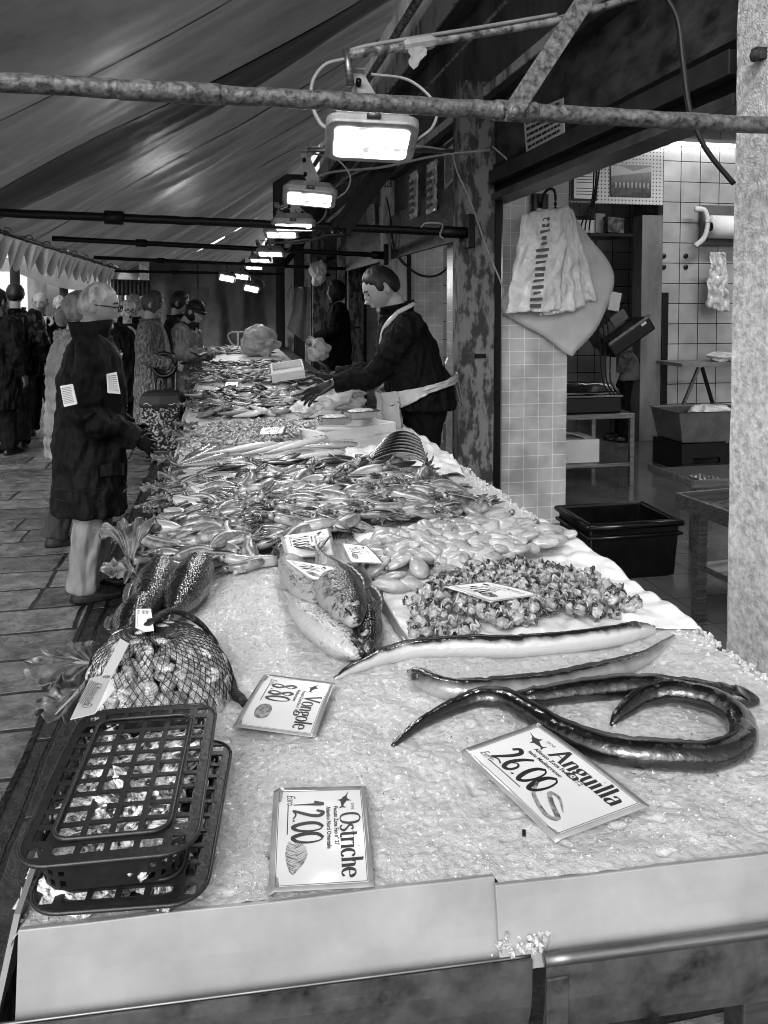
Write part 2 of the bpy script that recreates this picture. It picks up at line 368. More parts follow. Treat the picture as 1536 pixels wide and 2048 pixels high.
# pegboard with photograph, framed notice
pg = onY(1140, 405, fy - .05); pg2 = onY(1328, 290, fy - .05)
m = mat('pegboard', .55, rough=.5)
n = m.node_tree.nodes; l = m.node_tree.links; vt = n.new('ShaderNodeTexVoronoi'); vt.inputs['Scale'].default_value = 24; vt.inputs['Randomness'].default_value = 0
tc = n.new('ShaderNodeTexCoord'); l.new(tc.outputs['Object'], vt.inputs['Vector']); cr = n.new('ShaderNodeValToRGB'); cr.color_ramp.interpolation = 'CONSTANT'
cr.color_ramp.elements[0].color = (.03, .03, .03, 1); cr.color_ramp.elements[1].position = .2; cr.color_ramp.elements[1].color = (.55, .55, .55, 1)
l.new(vt.outputs['Distance'], cr.inputs[0]); l.new(cr.outputs[0], n['Principled BSDF'].inputs['Base Color'])
b = MB(); b.bx((0, 0, 0), (pg2.x - pg.x, .015, 1.0)); o = b.build('pegboard', m); o.location = (pg.x, fy - .055 + .011, pg.z)
tag(o, 'white perforated board above the dark recess', 'pegboard')
fa = onY(1222, 392, fy - .07); fb = onY(1304, 331, fy - .07)
r = empty('photograph', (fa.x, fy - .06, fa.z), 0, 'small dark market photograph pinned on the perforated board', 'photograph')
W_, H_ = fb.x - fa.x, fb.z - fa.z
b = MB(); b.bx((0, 0, 0), (W_, .008, H_)); b.build('print_sheet', mat('photo_print', .02, .12, rough=.3, scale=14, detail=8, lo=.4, hi=.6), r)
b = MB()
for k in range(9):
    x = W_ * (.12 + .1 * k + .03 * nz(k, 3)); b.ell((x, -.003, H_ * (.36 + .05 * nz(k * 3, 1))), (.012, .001, .035))
b.add([(0, -.002, H_ * .62), (W_, -.002, H_ * .8), (W_, -.002, H_ * .98), (W_ * .55, -.002, H_ * .8), (W_ * .2, -.002, H_ * .97), (0, -.002, H_ * .95)], [(0, 1, 2, 3, 4, 5)])
b.build('pale_figures', mat('photo_pale', .35, rough=.3), r)
na = onY(1145, 400, fy - .09); nb = onY(1196, 318, fy - .09)
r = empty('framed_notice', (na.x, fy - .085, na.z), 0, 'black framed printed notice left of the market photograph', 'notice')
W_, H_ = nb.x - na.x, nb.z - na.z
b = MB()
for (x0, z0, x1, z1) in ((0, 0, W_, .02), (0, H_ - .02, W_, H_), (0, .02, .02, H_ - .02), (W_ - .02, .02, W_, H_ - .02)): b.bx((x0, 0, z0), (x1, .02, z1))
b.build('picture_frame', M_dark, r)
b = MB(); b.bx((.02, .008, .02), (W_ - .02, .014, H_ - .02)); b.build('paper', M_paper, r)
b = MB()
for k in range(11):
    if k in (2, 7): continue
    z = H_ - .07 - k * .032; b.bx((.05, .006, z), (W_ - .05 - .03 * abs(nz(k, 9)), .0078, z + .008))
b.build('printed_lines', M_greyink, r)
# fluorescent tube
ta = onY(1282, 284, by - .14); tb = onY(1475, 287, by - .14)
r = empty('fluorescent_lamp', ta, 0, 'lit fluorescent tube above the tiled shop wall', 'tube lamp')
b = MB(); b.tube([(0, 0, 0), (tb.x - ta.x + .3, 0, 0)], .016, 10); b.build('tube', mat('lit_tube', 1, emit=9), r, smooth=True)
b = MB(); b.bx((-.05, -.02, .02), (tb.x - ta.x + .35, .05, .06)); b.build('lamp_housing', M_white, r)

# upper front of the shops: fascia boards, wall above
def run(name, x, z0, z1, xw_, m, label, cat, y0=2.43, y1=15.4, parent=None, zshift=0):
    b = MB(); b.bx((x, y0, z0), (x + xw_, y1, z1)); o = b.build(name, m, parent, bevel=.004)
    if parent is None: tag(o, label, cat)
    return o
FX = 1.72
def zAt(px, py, x=FX): return onX(px, py, x).z
M_boardtex = mat('mottled_dark_board', .13, .02, rough=.55, scale=9, detail=9, lo=.40, hi=.66, stretch=(1, .45, 1), bump=.6, bscale=25, bdist=.01)
M_wallup = mat('stained_upper_wall', .21, .08, rough=.85, scale=2.6, detail=9, lo=.36, hi=.66, stretch=(1, 1, .5), bump=.5, bscale=20, bdist=.01)
r = empty('shop_fascia', (0, 0, 0), 0, 'long dark fascia box and roller track running above the shop openings', 'fascia')
run('lower_lip', FX + .02, 2.315, 2.36, .16, mat('track_grey', .16, .09, rough=.4, metal=.3), '', '', parent=r)
run('lower_track', FX + .06, 2.36, 2.42, .12, M_darkmetal, '', '', parent=r)
run('upper_track', FX + .0, 2.42, 2.51, .2, mat('track_dark', .07, .04, rough=.5), '', '', parent=r)
run('black_rail', FX + .03, 2.51, 2.55, .1, M_darkmetal, '', '', parent=r)
run('fascia_board', FX + .05, 2.55, 2.95, .06, M_boardtex, '', '', parent=r)
run('top_beam', FX - .03, 2.95, 3.0, .16, M_wood, '', '', parent=r)
run('pale_moulding', FX - .04, 3.0, 3.06, .1, M_peel_light, '', '', parent=r)
run('upper_wall', FX + .1, 3.02, 5.0, .2, M_wallup, 'stained plaster wall above the fascia', 'wall')
for (dx, z0, z1, ww, mm, nm, lb) in ((-.02, 3.78, 3.86, .09, M_wood, 'wooden_batten', 'dark wooden batten along the upper wall'), (-.01, 3.90, 4.16, .08, M_peel_light, 'wooden_batten', 'broad pale flaking batten just below the drainpipe'),):
    run(nm, FX + dx, z0, z1, ww, mm, lb, 'batten')
for (zz, rr, lb) in ((4.30, .04, 'thick drainpipe just under the awning'), (3.45, .012, 'thin conduit along the upper wall')):
    b = MB(); b.tube([(FX - .05, 1.2, zz), (FX - .05, 15, zz)], rr, 12); tag(b.build('pipe', M_galv, smooth=True), lb, 'pipe')
# ================================================================ AWNING OVER THE STALL
AX0, AZ0, AX1, AZ1 = -1.92, 2.27, 1.66, 4.48
ASL = (AZ1 - AZ0) / (AX1 - AX0)
def onA(px, py, dz=0.0):                     # where a line of sight meets the awning
    d = ray(px, py); t = (AZ0 + ASL * (0 - AX0) + dz - CAMZ) / (d.z - ASL * d.x); return V((0, 0, CAMZ)) + d * t
def fabric(name, c, c2, tr, scale=3.0, stretch=(1, 1, 1), bump=.3, bscale=12):
    m = mat(name, c, c2, rough=.4, scale=scale, detail=7, stretch=stretch, bump=bump, bscale=bscale, bdist=.012)
    n = m.node_tree.nodes; l = m.node_tree.links; b = n['Principled BSDF']; out = n['Material Output']
    t = n.new('ShaderNodeBsdfTranslucent'); t.inputs[0].default_value = (tr, tr, tr, 1); mx = n.new('ShaderNodeAddShader')
    l.new(b.outputs[0], mx.inputs[0]); l.new(t.outputs[0], mx.inputs[1]); l.new(mx.outputs[0], out.inputs[0])
    return m
M_awn = fabric('awning_canvas', .42, .14, .03, scale=2.2, stretch=(.45, .9, .5), bump=.25, bscale=5)
M_awn_foldshade = fabric('fold_shade_canvas', .07, .03, .008, scale=1.6, stretch=(.35, 1.6, .5), bump=.35, bscale=7)  # shadow of a broad awning fold, painted as a darker canvas colour
M_val = fabric('valance_canvas', .20, .14, .07)
def awn_pt(x, y, seed=0):
    u = (x - AX0) / (AX1 - AX0)
    fold = .09 * math.sin(y * 2.6 + x * .8) * math.sin(PI * u) + .09 * nz(x * .4, y * 1.6, seed) + .035 * abs(nz(x * .6 + 4, y * 3.2, 8)) + .007 * nz(x * 1.5, y * 7.0, seed + 3) * (1 - u * .4)
    fold += .012 * nz(x * 16, y * 10, 5) * max(0, nz(x * .9, y * .7, 11) + .1)
    return (x, y, AZ0 + ASL * (x - AX0) + fold - .05 * math.sin(PI * u))
aw = empty('awning', (0, 0, 0), 0, 'large dark grey canvas awning sloping down over the fish stall', 'awning')
gaps = [(17.6, -1.15, .45), (20.6, -.95, .9), (22.4, -1.0, -.1)]
edges = [1.35, 3.2, 4.8, 6.15, 6.95, 8.4, 10.4, 12.6, 15.0, 17.6, 20.6, 22.4, 45.0]
for k in range(len(edges) - 1):
    y0, y1 = edges[k], edges[k + 1]; b = MB()
    def fn(u, v, y0=y0, y1=y1, k=k):
        x = lerp(AX0, AX1, u); y = lerp(y0 + .0, y1 - .0, v)
        for (gy, ga, gb) in gaps:               # laced seam that hangs open in the middle
            if ga < x < gb:
                q = .11 * math.sin(PI * (x - ga) / (gb - ga)) ** .5
                if y0 == gy and v == 0: y += q
                if y1 == gy and v == 1: y -= q
        return awn_pt(x, y)
    b.sheet(fn, 90, int((y1 - y0) * (26 if y0 < 9 else 10))); b.build('canvas_panel', M_awn_foldshade if k == 3 else M_awn, aw, smooth=True)
    if k: 
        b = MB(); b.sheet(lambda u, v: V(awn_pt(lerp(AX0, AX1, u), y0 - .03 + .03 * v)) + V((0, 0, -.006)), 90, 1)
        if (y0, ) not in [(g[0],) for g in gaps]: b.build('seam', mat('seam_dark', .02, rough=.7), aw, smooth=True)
# scalloped valance
b = MB(); n_ = 420; y0, y1 = 3.2, 15.2
def val(u, v):
    y = lerp(y0, y1, u); s = (y / .30) % 1.0; L = .12 + .20 * (1 - abs(2 * s - 1) ** 2.2) + .03 * nz(y * 3, 4)
    return (AX0 - .02 - .10 * v + .05 * nz(y * 2.2, v * .7) * v + .03 * math.sin(y * 9) * v, y, AZ0 - .01 - L * v)
b.sheet(val, 640, 6); b.build('scalloped_valance', M_val, aw, smooth=True)
b = MB(); b.tube([(AX0, 2.0, AZ0 - .02), (AX0, 15.4, AZ0 - .02)], .022, 8); b.build('edge_pole', M_darkmetal, aw, smooth=True)
for k in range(14):
    b = MB(); y = 4.9 + .75 * k; b.tube([(AX0 + .07 + .035 * math.cos(a * PI / 6), y, AZ0 - .03 + .035 * math.sin(a * PI / 6)) for a in range(11)], .007, 6); b.build('hook_ring', M_steel, aw, smooth=True)

# ---------------------------------------------------------------- cross bars
def crossbar(y, px0, py0, px1, py1, r, m, label, joints=(), xend=None):
    a = onY(px0, py0, y); c = onY(px1, py1, y)
    root = empty('cross_bar', (c.x, y, c.z), 0, label, 'bar', 'tubular cross bars under the awning')
    d = a - c; b = MB(); N = 40
    b.tube([d * (i / N) + V((0, 0, .004 * nz(i * .7, y))) for i in range(N + 1)], [r * (1 + .03 * nz(i * 2.2, y, 4)) for i in range(N + 1)], 14); b.build('tube', m, root, smooth=True)
    for (jx, L, k) in joints:
        p = onY(jx, lerp(py0, py1, (jx - px0) / (px1 - px0)), y) - c; dn = d.normalized()
        b = MB(); b.tube([p - dn * L, p - dn * (L - .008), p + dn * (L - .008), p + dn * L], [r * 1.02, r * k, r * k, r * 1.02], 14); b.build('sleeve', m, root, smooth=True)
    return root
B1 = crossbar(1.93, -40, 162, 1600, 255, .0235, M_rust, 'nearest thick flaking cross bar running across the whole picture', [(340, .12, 1.12), (1030, .06, 1.18)])
B2 = crossbar(PY[1] - .06, -10, 425, 938, 466, .026, M_darkmetal, 'second black cross bar whose end is fixed to the scarred post', [(228, .06, 1.6), (905, .09, 1.5)])
B3 = crossbar(PY[2] - .06, 105, 477, 770, 511, .026, M_darkmetal, 'third black cross bar fixed to the pale numbered post', [(283, .06, 1.5), (755, .07, 1.6)])
B4 = crossbar(PY[3] - .06, 188, 515, 698, 538, .026, M_darkmetal, 'fourth black cross bar ending at the grey post', [(322, .06, 1.5)])
B5 = crossbar(PY[4] - .06, 228, 542, 660, 550, .026, M_darkmetal, 'farthest black cross bar in front of the curtain', [(350, .06, 1.5)])
# end brackets on posts
for (B, py_, k) in ((B2, PY[1], 0), (B3, PY[2], 1), (B4, PY[3], 2)):
    b = MB(); b.bx((-.02, -.045, -.10), (.03, .03, .12)); b.build('end_bracket', M_darkmetal, B, bevel=.004)
# flat braces rising to the wall
def brace(y, pxa, pya, pxb, pyb, yb, w, m, label, rivet=True):
    a = onY(pxa, pya, y); c = onY(pxb, pyb, yb); r = empty('diagonal_brace', a, 0, label, 'brace', 'diagonal braces from bar to wall')
    b = MB(); b.beam((0, 0, 0), c - a, .012, w, (c - a).normalized().cross(V((0, 1, 0)))); b.build('flat_bar', m, r, bevel=.002)
    b = MB(); b.beam((0, -.008, 0), (c - a) + V((0, -.008, 0)), .016, .008, (c - a).normalized().cross(V((0, 1, 0))));
    if rivet:
        b = MB(); b.tube([(0, -.03, 0), (0, .02, 0)], .016, 10); b.ell((0, -.032, 0), (.011, .008, .011)); b.build('bolt', m, r, smooth=True)
    return r
brace(1.895, 1022, 228, 1190, -30, 1.95, .05, M_rust, 'near flaking flat brace bolted to the thick cross bar')
for (yy, a_, b_, lb) in ((PY[1] - .12, (686, 462), (800, 300), 'black double brace rising from the second cross bar'), (PY[2] - .12, (583, 503), (668, 392), 'black brace rising from the third cross bar'), (PY[3] - .12, (565, 532), (618, 470), 'black brace rising from the fourth cross bar')):
    brace(yy, a_[0], a_[1], b_[0], b_[1], yy + .1, .09, M_darkmetal, lb)
brace(PY[1] - .10, 668, 462, 770, 318, PY[1], .07, M_darkmetal, 'second black slat parallel to the double brace')

# ---------------------------------------------------------------- floodlights
def onD(px, py, zc): return V((0, 0, CAMZ)) + ray(px, py) * zc
M_lamp = mat('lamp_housing', .40, .28, rough=.45, scale=12, metal=.3, bump=.25)
M_lens = mat('lit_lens', 1.0, emit=2.4, rough=.1)
_n = M_lens.node_tree.nodes; _l = M_lens.node_tree.links; _tc = _n.new('ShaderNodeTexCoord'); _mp = _n.new('ShaderNodeMapping'); _mp.inputs['Scale'].default_value = (7, 11, 1)
_gr = _n.new('ShaderNodeTexNoise'); _gr.inputs['Scale'].default_value = 1.3; _gr.inputs['Detail'].default_value = 3; _l.new(_tc.outputs['Object'], _mp.inputs[0]); _l.new(_mp.outputs[0], _gr.inputs['Vector'])
_cr = _n.new('ShaderNodeValToRGB'); _cr.color_ramp.elements[0].position = .40; _cr.color_ramp.elements[1].position = .60; _cr.color_ramp.elements[0].color = (.05, .05, .05, 1); _l.new(_gr.outputs[0], _cr.inputs[0]); _l.new(_cr.outputs[0], _n['Principled BSDF'].inputs['Emission Color'])
def floodlight(name):
    r = empty(name)
    # housing: rounded pan, glass below facing -Z, 0.275 wide (x), 0.20 deep (y)
    b = MB()
    def rr(wx, wy, z, rad=.035, n=6):
        pts = []
        for (sx, sy, a0) in ((1, 1, 0), (-1, 1, 90), (-1, -1, 180), (1, -1, 270)):
            for k in range(n + 1):
                a = R(a0 + 90 * k / n); pts.append((sx * (wx - rad) + rad * math.cos(a), sy * (wy - rad) + rad * math.sin(a), z))
        return pts
    b.rings([rr(.118, .082, -.008), rr(.134, .098, -.008), rr(.1375, .10, 0), rr(.1375, .10, .022), rr(.13, .092, .026), rr(.128, .09, .03), rr(.11, .075, .06), rr(.07, .045, .072)])
    b.build('housing', M_lamp, r, smooth=False, bevel=.002)
    b = MB(); b.rings([rr(.112, .076, -.0095, .02), rr(.112, .076, -.011, .02)]); b.build('lens', M_lens, r)
    b = MB(); b.tube([(-.1, -.006, -.0125), (.1, -.006, -.0125)], .004, 8); b.build('filament_tube', mat('lit_filament', 1, emit=14), r, smooth=True)
    b = MB(); b.tube([(-.02, -.107, .012), (.02, -.107, .012)], .01, 8); b.build('hinge', M_steel, r, smooth=True)
    # bracket: U-shaped strap rising from the middle
    b = MB(); b.beam((-.0, -.012, .06), (-.045, .0, .25), .032, .004, (0, 1, 0)); b.beam((.05, .0, .06), (-.04, .004, .25), .034, .004, (0, 1, 0)); b.bx((-.06, -.02, .25), (-.02, .02, .256)); b.build('bracket', M_lamp, r)
    for q in ((-.03, .12), (-.04, .2), (.05, .08)):
        b = MB(); b.tube([(q[0], -.03, q[1]), (q[0], .01, q[1])], .009, 8); b.build('bolt', M_darkmetal, r, smooth=True)
    b = MB(); b.tube(crom([(.138, 0, .01), (.19, -.01, .06), (.2, 0, .15), (.12, 0, .235), (.0, 0, .25)], 8), .005, 6); b.build('cable', M_cable, r, smooth=True)
    return r
lampspec = [(742, 282, 2.32, 24, 3, 'nearest large lit floodlight just beyond the thick cross bar'), (619, 396, 3.95, 16, 7, 'second lit floodlight with a cable loop on its right side'),
            (588, 452, 4.85, 10, 0, 'third floodlight, low and wide behind the second one'), (563, 468, 6.1, 12, 0, 'fourth floodlight partly hidden behind the third'),
            (541, 507, 7.6, 12, 2, 'fifth floodlight above the squid heaps'), (520, 520, 9.6, 10, 0, 'sixth floodlight in the receding row'),
            (508, 535, 11.4, 12, 3, 'seventh floodlight small in the distance'), (454, 556, 12.4, 35, 18, 'small hanging floodlight, left one before the curtain'), (503, 577, 12.8, 35, 22, 'lowest small floodlight hanging before the curtain'), (483, 553, 13.2, 30, 12, 'tiny floodlight near the bar before the curtain')]
for i, (px, py, d, tilt, yaw, lb) in enumerate(lampspec):
    p = onD(px, py, d)
    o = lamp0 if i else None
    if i == 0: lamp0 = floodlight('floodlight'); o = lamp0
    else: o = copy_tree(lamp0)
    o.location = p; o.rotation_euler = (R(-tilt), R(yaw * .6), R(-8 + yaw * .5)); tag(o, lb, 'floodlight', 'floodlights over the stall')
    if i == 1:
        pass
    L = bpy.data.lights.new('floodlight_glow', 'AREA'); L.shape = 'RECTANGLE'; L.size = .22; L.size_y = .14; L.energy = 2.2
    lo = bpy.data.objects.new('floodlight_glow', L); COL.objects.link(lo); lo.parent = o; lo.location = (0, 0, -.03)
# the first lamp's arm, tape and cable
pA = onD(692, 112, 2.34)
r = empty('conduit_pipe', pA, 0, 'thin steel arm with tape holding the nearest floodlight out from the wall', 'conduit')
q1 = onD(1110, 42, 2.75) - pA; q2 = onD(1420, -50, 3.1) - pA
b = MB(); b.tube([V((0, 0, 0)), q1 * .3, q1, q2], .0145, 10); b.build('pipe', M_galv, r, smooth=True)
b = MB(); b.tube(crom([V((0, 0, .012)), q1 * .1 + V((0, 0, .02)), q1 * .3 + V((0, -.01, .018)), q1 * .6 + V((0, -.015, .016)), q1 + V((0, -.01, .02))], 6), .007, 6); b.build('cable', M_cable, r, smooth=True)
b = MB(); b.tube([q1 * .24, q1 * .26, q1 * .36, q1 * .38], [.018, .025, .024, .018], 8); b.sheet(lambda u, v: q1 * (.26 + .08 * u) + V((.012 * nz(u * 4, v * 3), -.024, -.015 - v * (.05 + .02 * math.sin(u * 5)))), 6, 4); b.build('tape', mat('tape', .40, .34, rough=.6), r)
b = MB(); b.tube([V((0, 0, .02)), V((.015, 0, -.09))], .012, 8); b.build('drop_rod', M_steel, r, smooth=True)
cable('lamp_cable', [onD(690, 118, 2.34), onD(650, 130, 2.33), onD(625, 165, 2.33), onD(625, 210, 2.32), onD(640, 245, 2.32), onD(656, 258, 2.31)], .0065, M_cable, 'white cable looping left of the nearest floodlight')
# arms of the other lamps
for (a_, b__, d0, d1, lb) in (((617, 300), (905, 302), 3.95, 4.3, 'steel conduit arm of the second floodlight'), ((560, 420), (760, 330), 4.85, 5.4, 'thin arm of the third floodlight'), ((530, 488), (700, 470), 7.6, 7.9, 'thin arm of the fifth floodlight')):
    p0 = onD(a_[0], a_[1], d0); p1 = onD(b__[0], b__[1], d1); r = empty('conduit_pipe', p0, 0, lb, 'conduit')
    b = MB(); b.tube([(0, 0, 0), p1 - p0], .012, 8); b.build('pipe', M_steel, r, smooth=True)
    b = MB(); b.tube(crom([V((0, 0, .02)), (p1 - p0) * .4 + V((0, -.02, -.03)), (p1 - p0) * .7 + V((0, -.02, .02)), (p1 - p0)], 6), .006, 6); b.build('cable', M_cable, r, smooth=True)
for pts, rr, lb in (([(600, 372), (660, 345), (760, 335), (870, 312), (980, 300)], .009, 'thin conduit from the second floodlight to the wall'),
                ([(985, 293), (1005, 310), (1030, 330), (1060, 300), (1075, 220)], .006, 'wavy white cable looping under the notice board'),
                ([(905, 308), (915, 345), (940, 400), (975, 500), (1000, 560), (1010, 590)], .006, 'pale cable running down the scarred post')):
    cable('wall_cable', [onD(x, y, 4.9) for x, y in pts], rr, M_cable, lb)
cable('wall_cable', [onD(x, y, 2.35) for x, y in ((1330, -10), (1355, 40), (1365, 120), (1378, 215), (1395, 265), (1420, 310), (1468, 368))], .0085, M_cabledark, 'thick dark cable hanging from the top beside the column')
cable('wall_cable', [onD(x, y, 7.9) for x, y in ((782, 440), (790, 500), (830, 545), (870, 552), (900, 530), (915, 500))], .011, M_cabledark, 'black cable sagging across the tiles behind the fishmonger')
cable('wall_cable', [onD(x, y, 8) for x, y in ((773, 395), (780, 430), (784, 480), (800, 520), (818, 535))], .009, M_cabledark, 'black cable curving down the pale post')

# ---------------------------------------------------------------- back curtain
M_curt = mat('dark_tarp', .30, .15, rough=.42, scale=1.4, detail=6, bump=.15, bscale=5)
ca = onY(300, 700, 15.3); cb_ = onY(556, 700, 15.3)
b = MB()
def cur(u, v):
    x = lerp(ca.x, cb_.x, u); z = lerp(.25, 2.42, v)
    return (x, 15.3 + .10 * math.sin(u * 22 + 2 * nz(u * 3, v * .7) + v) * (.5 + .5 * nz(u * 2, 3)) + .14 * nz(u * 5, v * 1.3, 2) + .04 * nz(u * 14, v * 3, 8), z)
b.sheet(cur, 120, 40); r = b.build('back_curtain', M_curt, smooth=True); tag(r, 'dark folded tarpaulin curtain closing the far end of the stall', 'curtain')
b = MB(); xs_ = lerp(ca.x, cb_.x, .37); b.sheet(lambda u, v: V(cur(.368 + .006 * u, v)) + V((0, -.012, 0)), 1, 40); b.build('zip_seam', M_darkmetal, r)
b = MB(); b.sheet(lambda u, v: V(cur(.33 + .13 * u, .42 + .36 * v)) + V((0, -.008, 0)), 14, 10); b.build('patch', mat('tarp_patch', .24, .17, rough=.4, bump=.2, bscale=8), r, smooth=True)
# round cornered trolley handle behind the far fish
h0 = onY(476, 690, 13.6)
b = MB(); b.tube(crom([h0 + V(p) for p in ((0, 0, -.1), (-.13, 0, .06), (-.17, 0, .16), (-.12, 0, .215), (0, 0, .225), (.12, 0, .215), (.17, 0, .16), (.13, 0, .06), (0, 0, -.1))], 6), .014, 8); b.tube([h0 + V((0, 0, -.3)), h0 + V((0, 0, .22))], .022, 6)
tag(b.build('trolley_handle', mat('handle_grey', .34, .26, rough=.4), smooth=True), 'heart-shaped pallet truck handle standing behind the farthest fish', 'handle')
# ================================================================ STALL
A_ = T(430, 1815); B_ = T(985, 1750); C_ = T(1536, 1690)
SLF = (C_.y - A_.y) / (C_.x - A_.x)
def yf(x): return A_.y + SLF * (x - A_.x)
XL, XR = -.262, 1.065
def ice_h(x, y):
    h = .009 * nz(x * 6, y * 6) + .0045 * nz(x * 22, y * 22, 2) + .0013 * nz(x * 90, y * 90, 5) - .0020 * max(0, nz(x * 45, y * 45, 9) - .35) * 6
    return h
def icez(x, y): return ZT + ice_h(x, y)
M_ice = mat('crushed_ice', .39, .53, rough=.25, rough2=.5, scale=110, detail=8, lo=.32, hi=.52, bump=.6, bscale=300, bdist=.003, spec=.6, coat=.15)
def rx(y): return XR + .012 * nz(y * 6, 2) + .006 * nz(y * 31, 5)
b = MB()
def icef(u, v):
    y = 0; x = lerp(XL, rx(1 + 4 * v), u); y = lerp(yf(x) + (-.003 if x < B_.x else -.017), 4.98, v ** 1.75)
    e = min((x - XL) / .02, (v + .02) * 60, (rx(y) - x) / .03, 1); return (x, y, icez(x, y) - .02 * (1 - max(0, e)) ** 2)
b.sheet(icef, 330, 520)
rnd = random.Random(3)
def chunk(b, p, s):
    q = [V((rnd.uniform(-1, 1), rnd.uniform(-1, 1), rnd.uniform(-.7, .7))).normalized() * s * rnd.uniform(.6, 1.2) for _ in range(0)]
    vs = [V((1, 0, 0)), V((-1, 0, 0)), V((0, 1, 0)), V((0, -1, 0)), V((0, 0, 1)), V((0, 0, -1))]
    rot = Quaternion((rnd.uniform(-1, 1), rnd.uniform(-1, 1), rnd.uniform(-1, 1)), rnd.uniform(0, 3)).to_matrix()
    vs = [rot @ (v * s * rnd.uniform(.55, 1.25)) + p for v in vs]
    b.add(vs, [(0, 2, 4), (2, 1, 4), (1, 3, 4), (3, 0, 4), (2, 0, 5), (1, 2, 5), (3, 1, 5), (0, 3, 5)])
for k in range(11000):
    t = rnd.random() ** 1.5; x = rnd.uniform(XL + .01, XR - .01); y = yf(x) + .01 + 2.6 * t
    if nz(x * 5, y * 5, 4) < rnd.uniform(-.5, .35): continue
    chunk(b, V((x, y, icez(x, y))), rnd.uniform(.0008, .0026))
for k in range(4200):
    t = rnd.random() ** 1.2; x = rnd.uniform(XL + .01, XR - .01); y = yf(x) + .01 + 3.4 * t
    chunk(b, V((x, y, icez(x, y) - .0008)), rnd.uniform(.0022, .0052))
for k in range(2200):                          # coarser lumps along the right and left edges and round the fish
    y = rnd.uniform(1.0, 4.9); x = rx(y) - abs(rnd.gauss(0, .03)) if rnd.random() < .6 else XL + abs(rnd.gauss(0, .015))
    chunk(b, V((x, y, icez(x, y) - .002)), rnd.uniform(.004, .010))
ice = b.build('crushed_ice', M_ice, smooth=False); tag(ice, 'bed of crushed ice covering the near stall', 'ice', kind='stuff')

M_tray = mat('stall_underside', .03, .05, rough=.5)
st = empty('market_stall', (0, 0, 0), 0, 'long steel-rimmed fish stall with white boards round its ice', 'market stall')
b = MB(); b.bx((XL + .01, 1.03, .62), (XR - .02, 14.2, .835)); b.build('tray', M_tray, st)
# white front boards
def board(x0, x1, y_off, zt, zb, name='front_board'):
    b = MB(); N = 24
    def f(u, v):
        x = lerp(x0, x1, u); return (x, yf(x) + y_off - .022 * v - .0015 * nz(x * 8, v * 3), lerp(zt, zb, v))
    b.sheet(lambda u, v: f(u, v), N, 6, .009); return b.build(name, M_whiteboard, st, smooth=False, bevel=.0015)
board(-.250, B_.x, .0, ZT + .004, ZT - .095)
board(B_.x - .004, 1.7, -.013, ZT + .002, ZT - .095)
b = MB()
def sb(u, v):
    y = lerp(yf(XL) + .0, 5.0, u); return (XL + .012 - .03 * v, y, ZT + .018 + .003 * nz(y * 4) - .135 * v)
b.sheet(sb, 60, 5, -.007); b.build('side_board', M_whiteboard, st)
b = MB(); b.bx((XL - .018, 4.99, ZT - .12), (XL - .008, 14.2, ZT + .02)); b.build('side_board', M_whiteboard, st)
# steel channels
def channel(x0, x1, yo, zt, zb, m, rim, rimm):
    b = MB(); N = 40
    b.sheet(lambda u, v: (lerp(x0, x1, u), yf(lerp(x0, x1, u)) + yo + .012 * v ** 3 + .0015 * nz(u * 9, v * 4), lerp(zt, zb, v)), N, 6, .003)
    b.build('steel_face', m, st)
    b = MB(); b.tube([(lerp(x0, x1, i / N), yf(lerp(x0, x1, i / N)) + yo + .004, zt) for i in range(N + 1)], rim, 10); b.build('rolled_rim', rimm, st, smooth=True)
xs = T(1052, 1890, -.09).x
channel(XL - .02, xs - .006, -.045, ZT - .078, ZT - .172, M_dirtysteel, .0022, M_steel)
channel(xs + .006, 1.8, -.060, ZT - .072, ZT - .172, M_dirtysteel, .0085, M_steel)
b = MB(); b.bx((xs + .005, yf(xs) - .068, ZT - .172), (xs + .034, yf(xs) - .0635, ZT - .088)); o = b.build('corner_plate', M_dirtysteel, st, bevel=.0015)
for zz in (.102, .160):
    b = MB(); b.tube([(xs + .02, yf(xs) - .0705, ZT - zz), (xs + .02, yf(xs) - .067, ZT - zz)], .0035, 10); b.build('rivet', M_steel, st)
b = MB(); b.bx((XL - .024, yf(XL) - .05, ZT - .21), (XL - .018, 5, ZT - .10)); b.build('steel_side', M_dirtysteel, st)
for (lx, ly) in ((-.1, 1.12), (.78, 1.02), (-.15, 3.0), (.9, 3.0), (-.2, 4.8), (.9, 4.8), (-.2, 9), (.7, 9), (-.2, 13.5), (.7, 13.5)):
    b = MB(); b.bx((lx, ly, .004), (lx + .05, ly + .05, .63)); b.build('leg', M_steel, st, bevel=.004)
# spilled ice in the notch of the rims
b = MB()
for k in range(140):
    p = T(1030, 1885, -.07) + V((rnd.gauss(.012, .018), rnd.gauss(-.008, .006), abs(rnd.gauss(0, .009)))); chunk(b, p, rnd.uniform(.002, .006))
tag(b.build('spilled_ice', M_ice), 'little heap of crushed ice spilling between the two steel rims', 'ice', kind='stuff')

# second and third stall beds (far part)
b = MB()
def ice2(u, v):
    y = lerp(5.0, 14.2, v); x = lerp(-.30, lerp(.98, .84, min(1, (y - 5) / 3)), u); return (x, y, ZT - .002 + .012 * nz(x * 7, y * 5))
b.sheet(ice2, 60, 240); tag(b.build('crushed_ice', M_ice), 'far bed of crushed ice under the small fish', 'ice', kind='stuff')

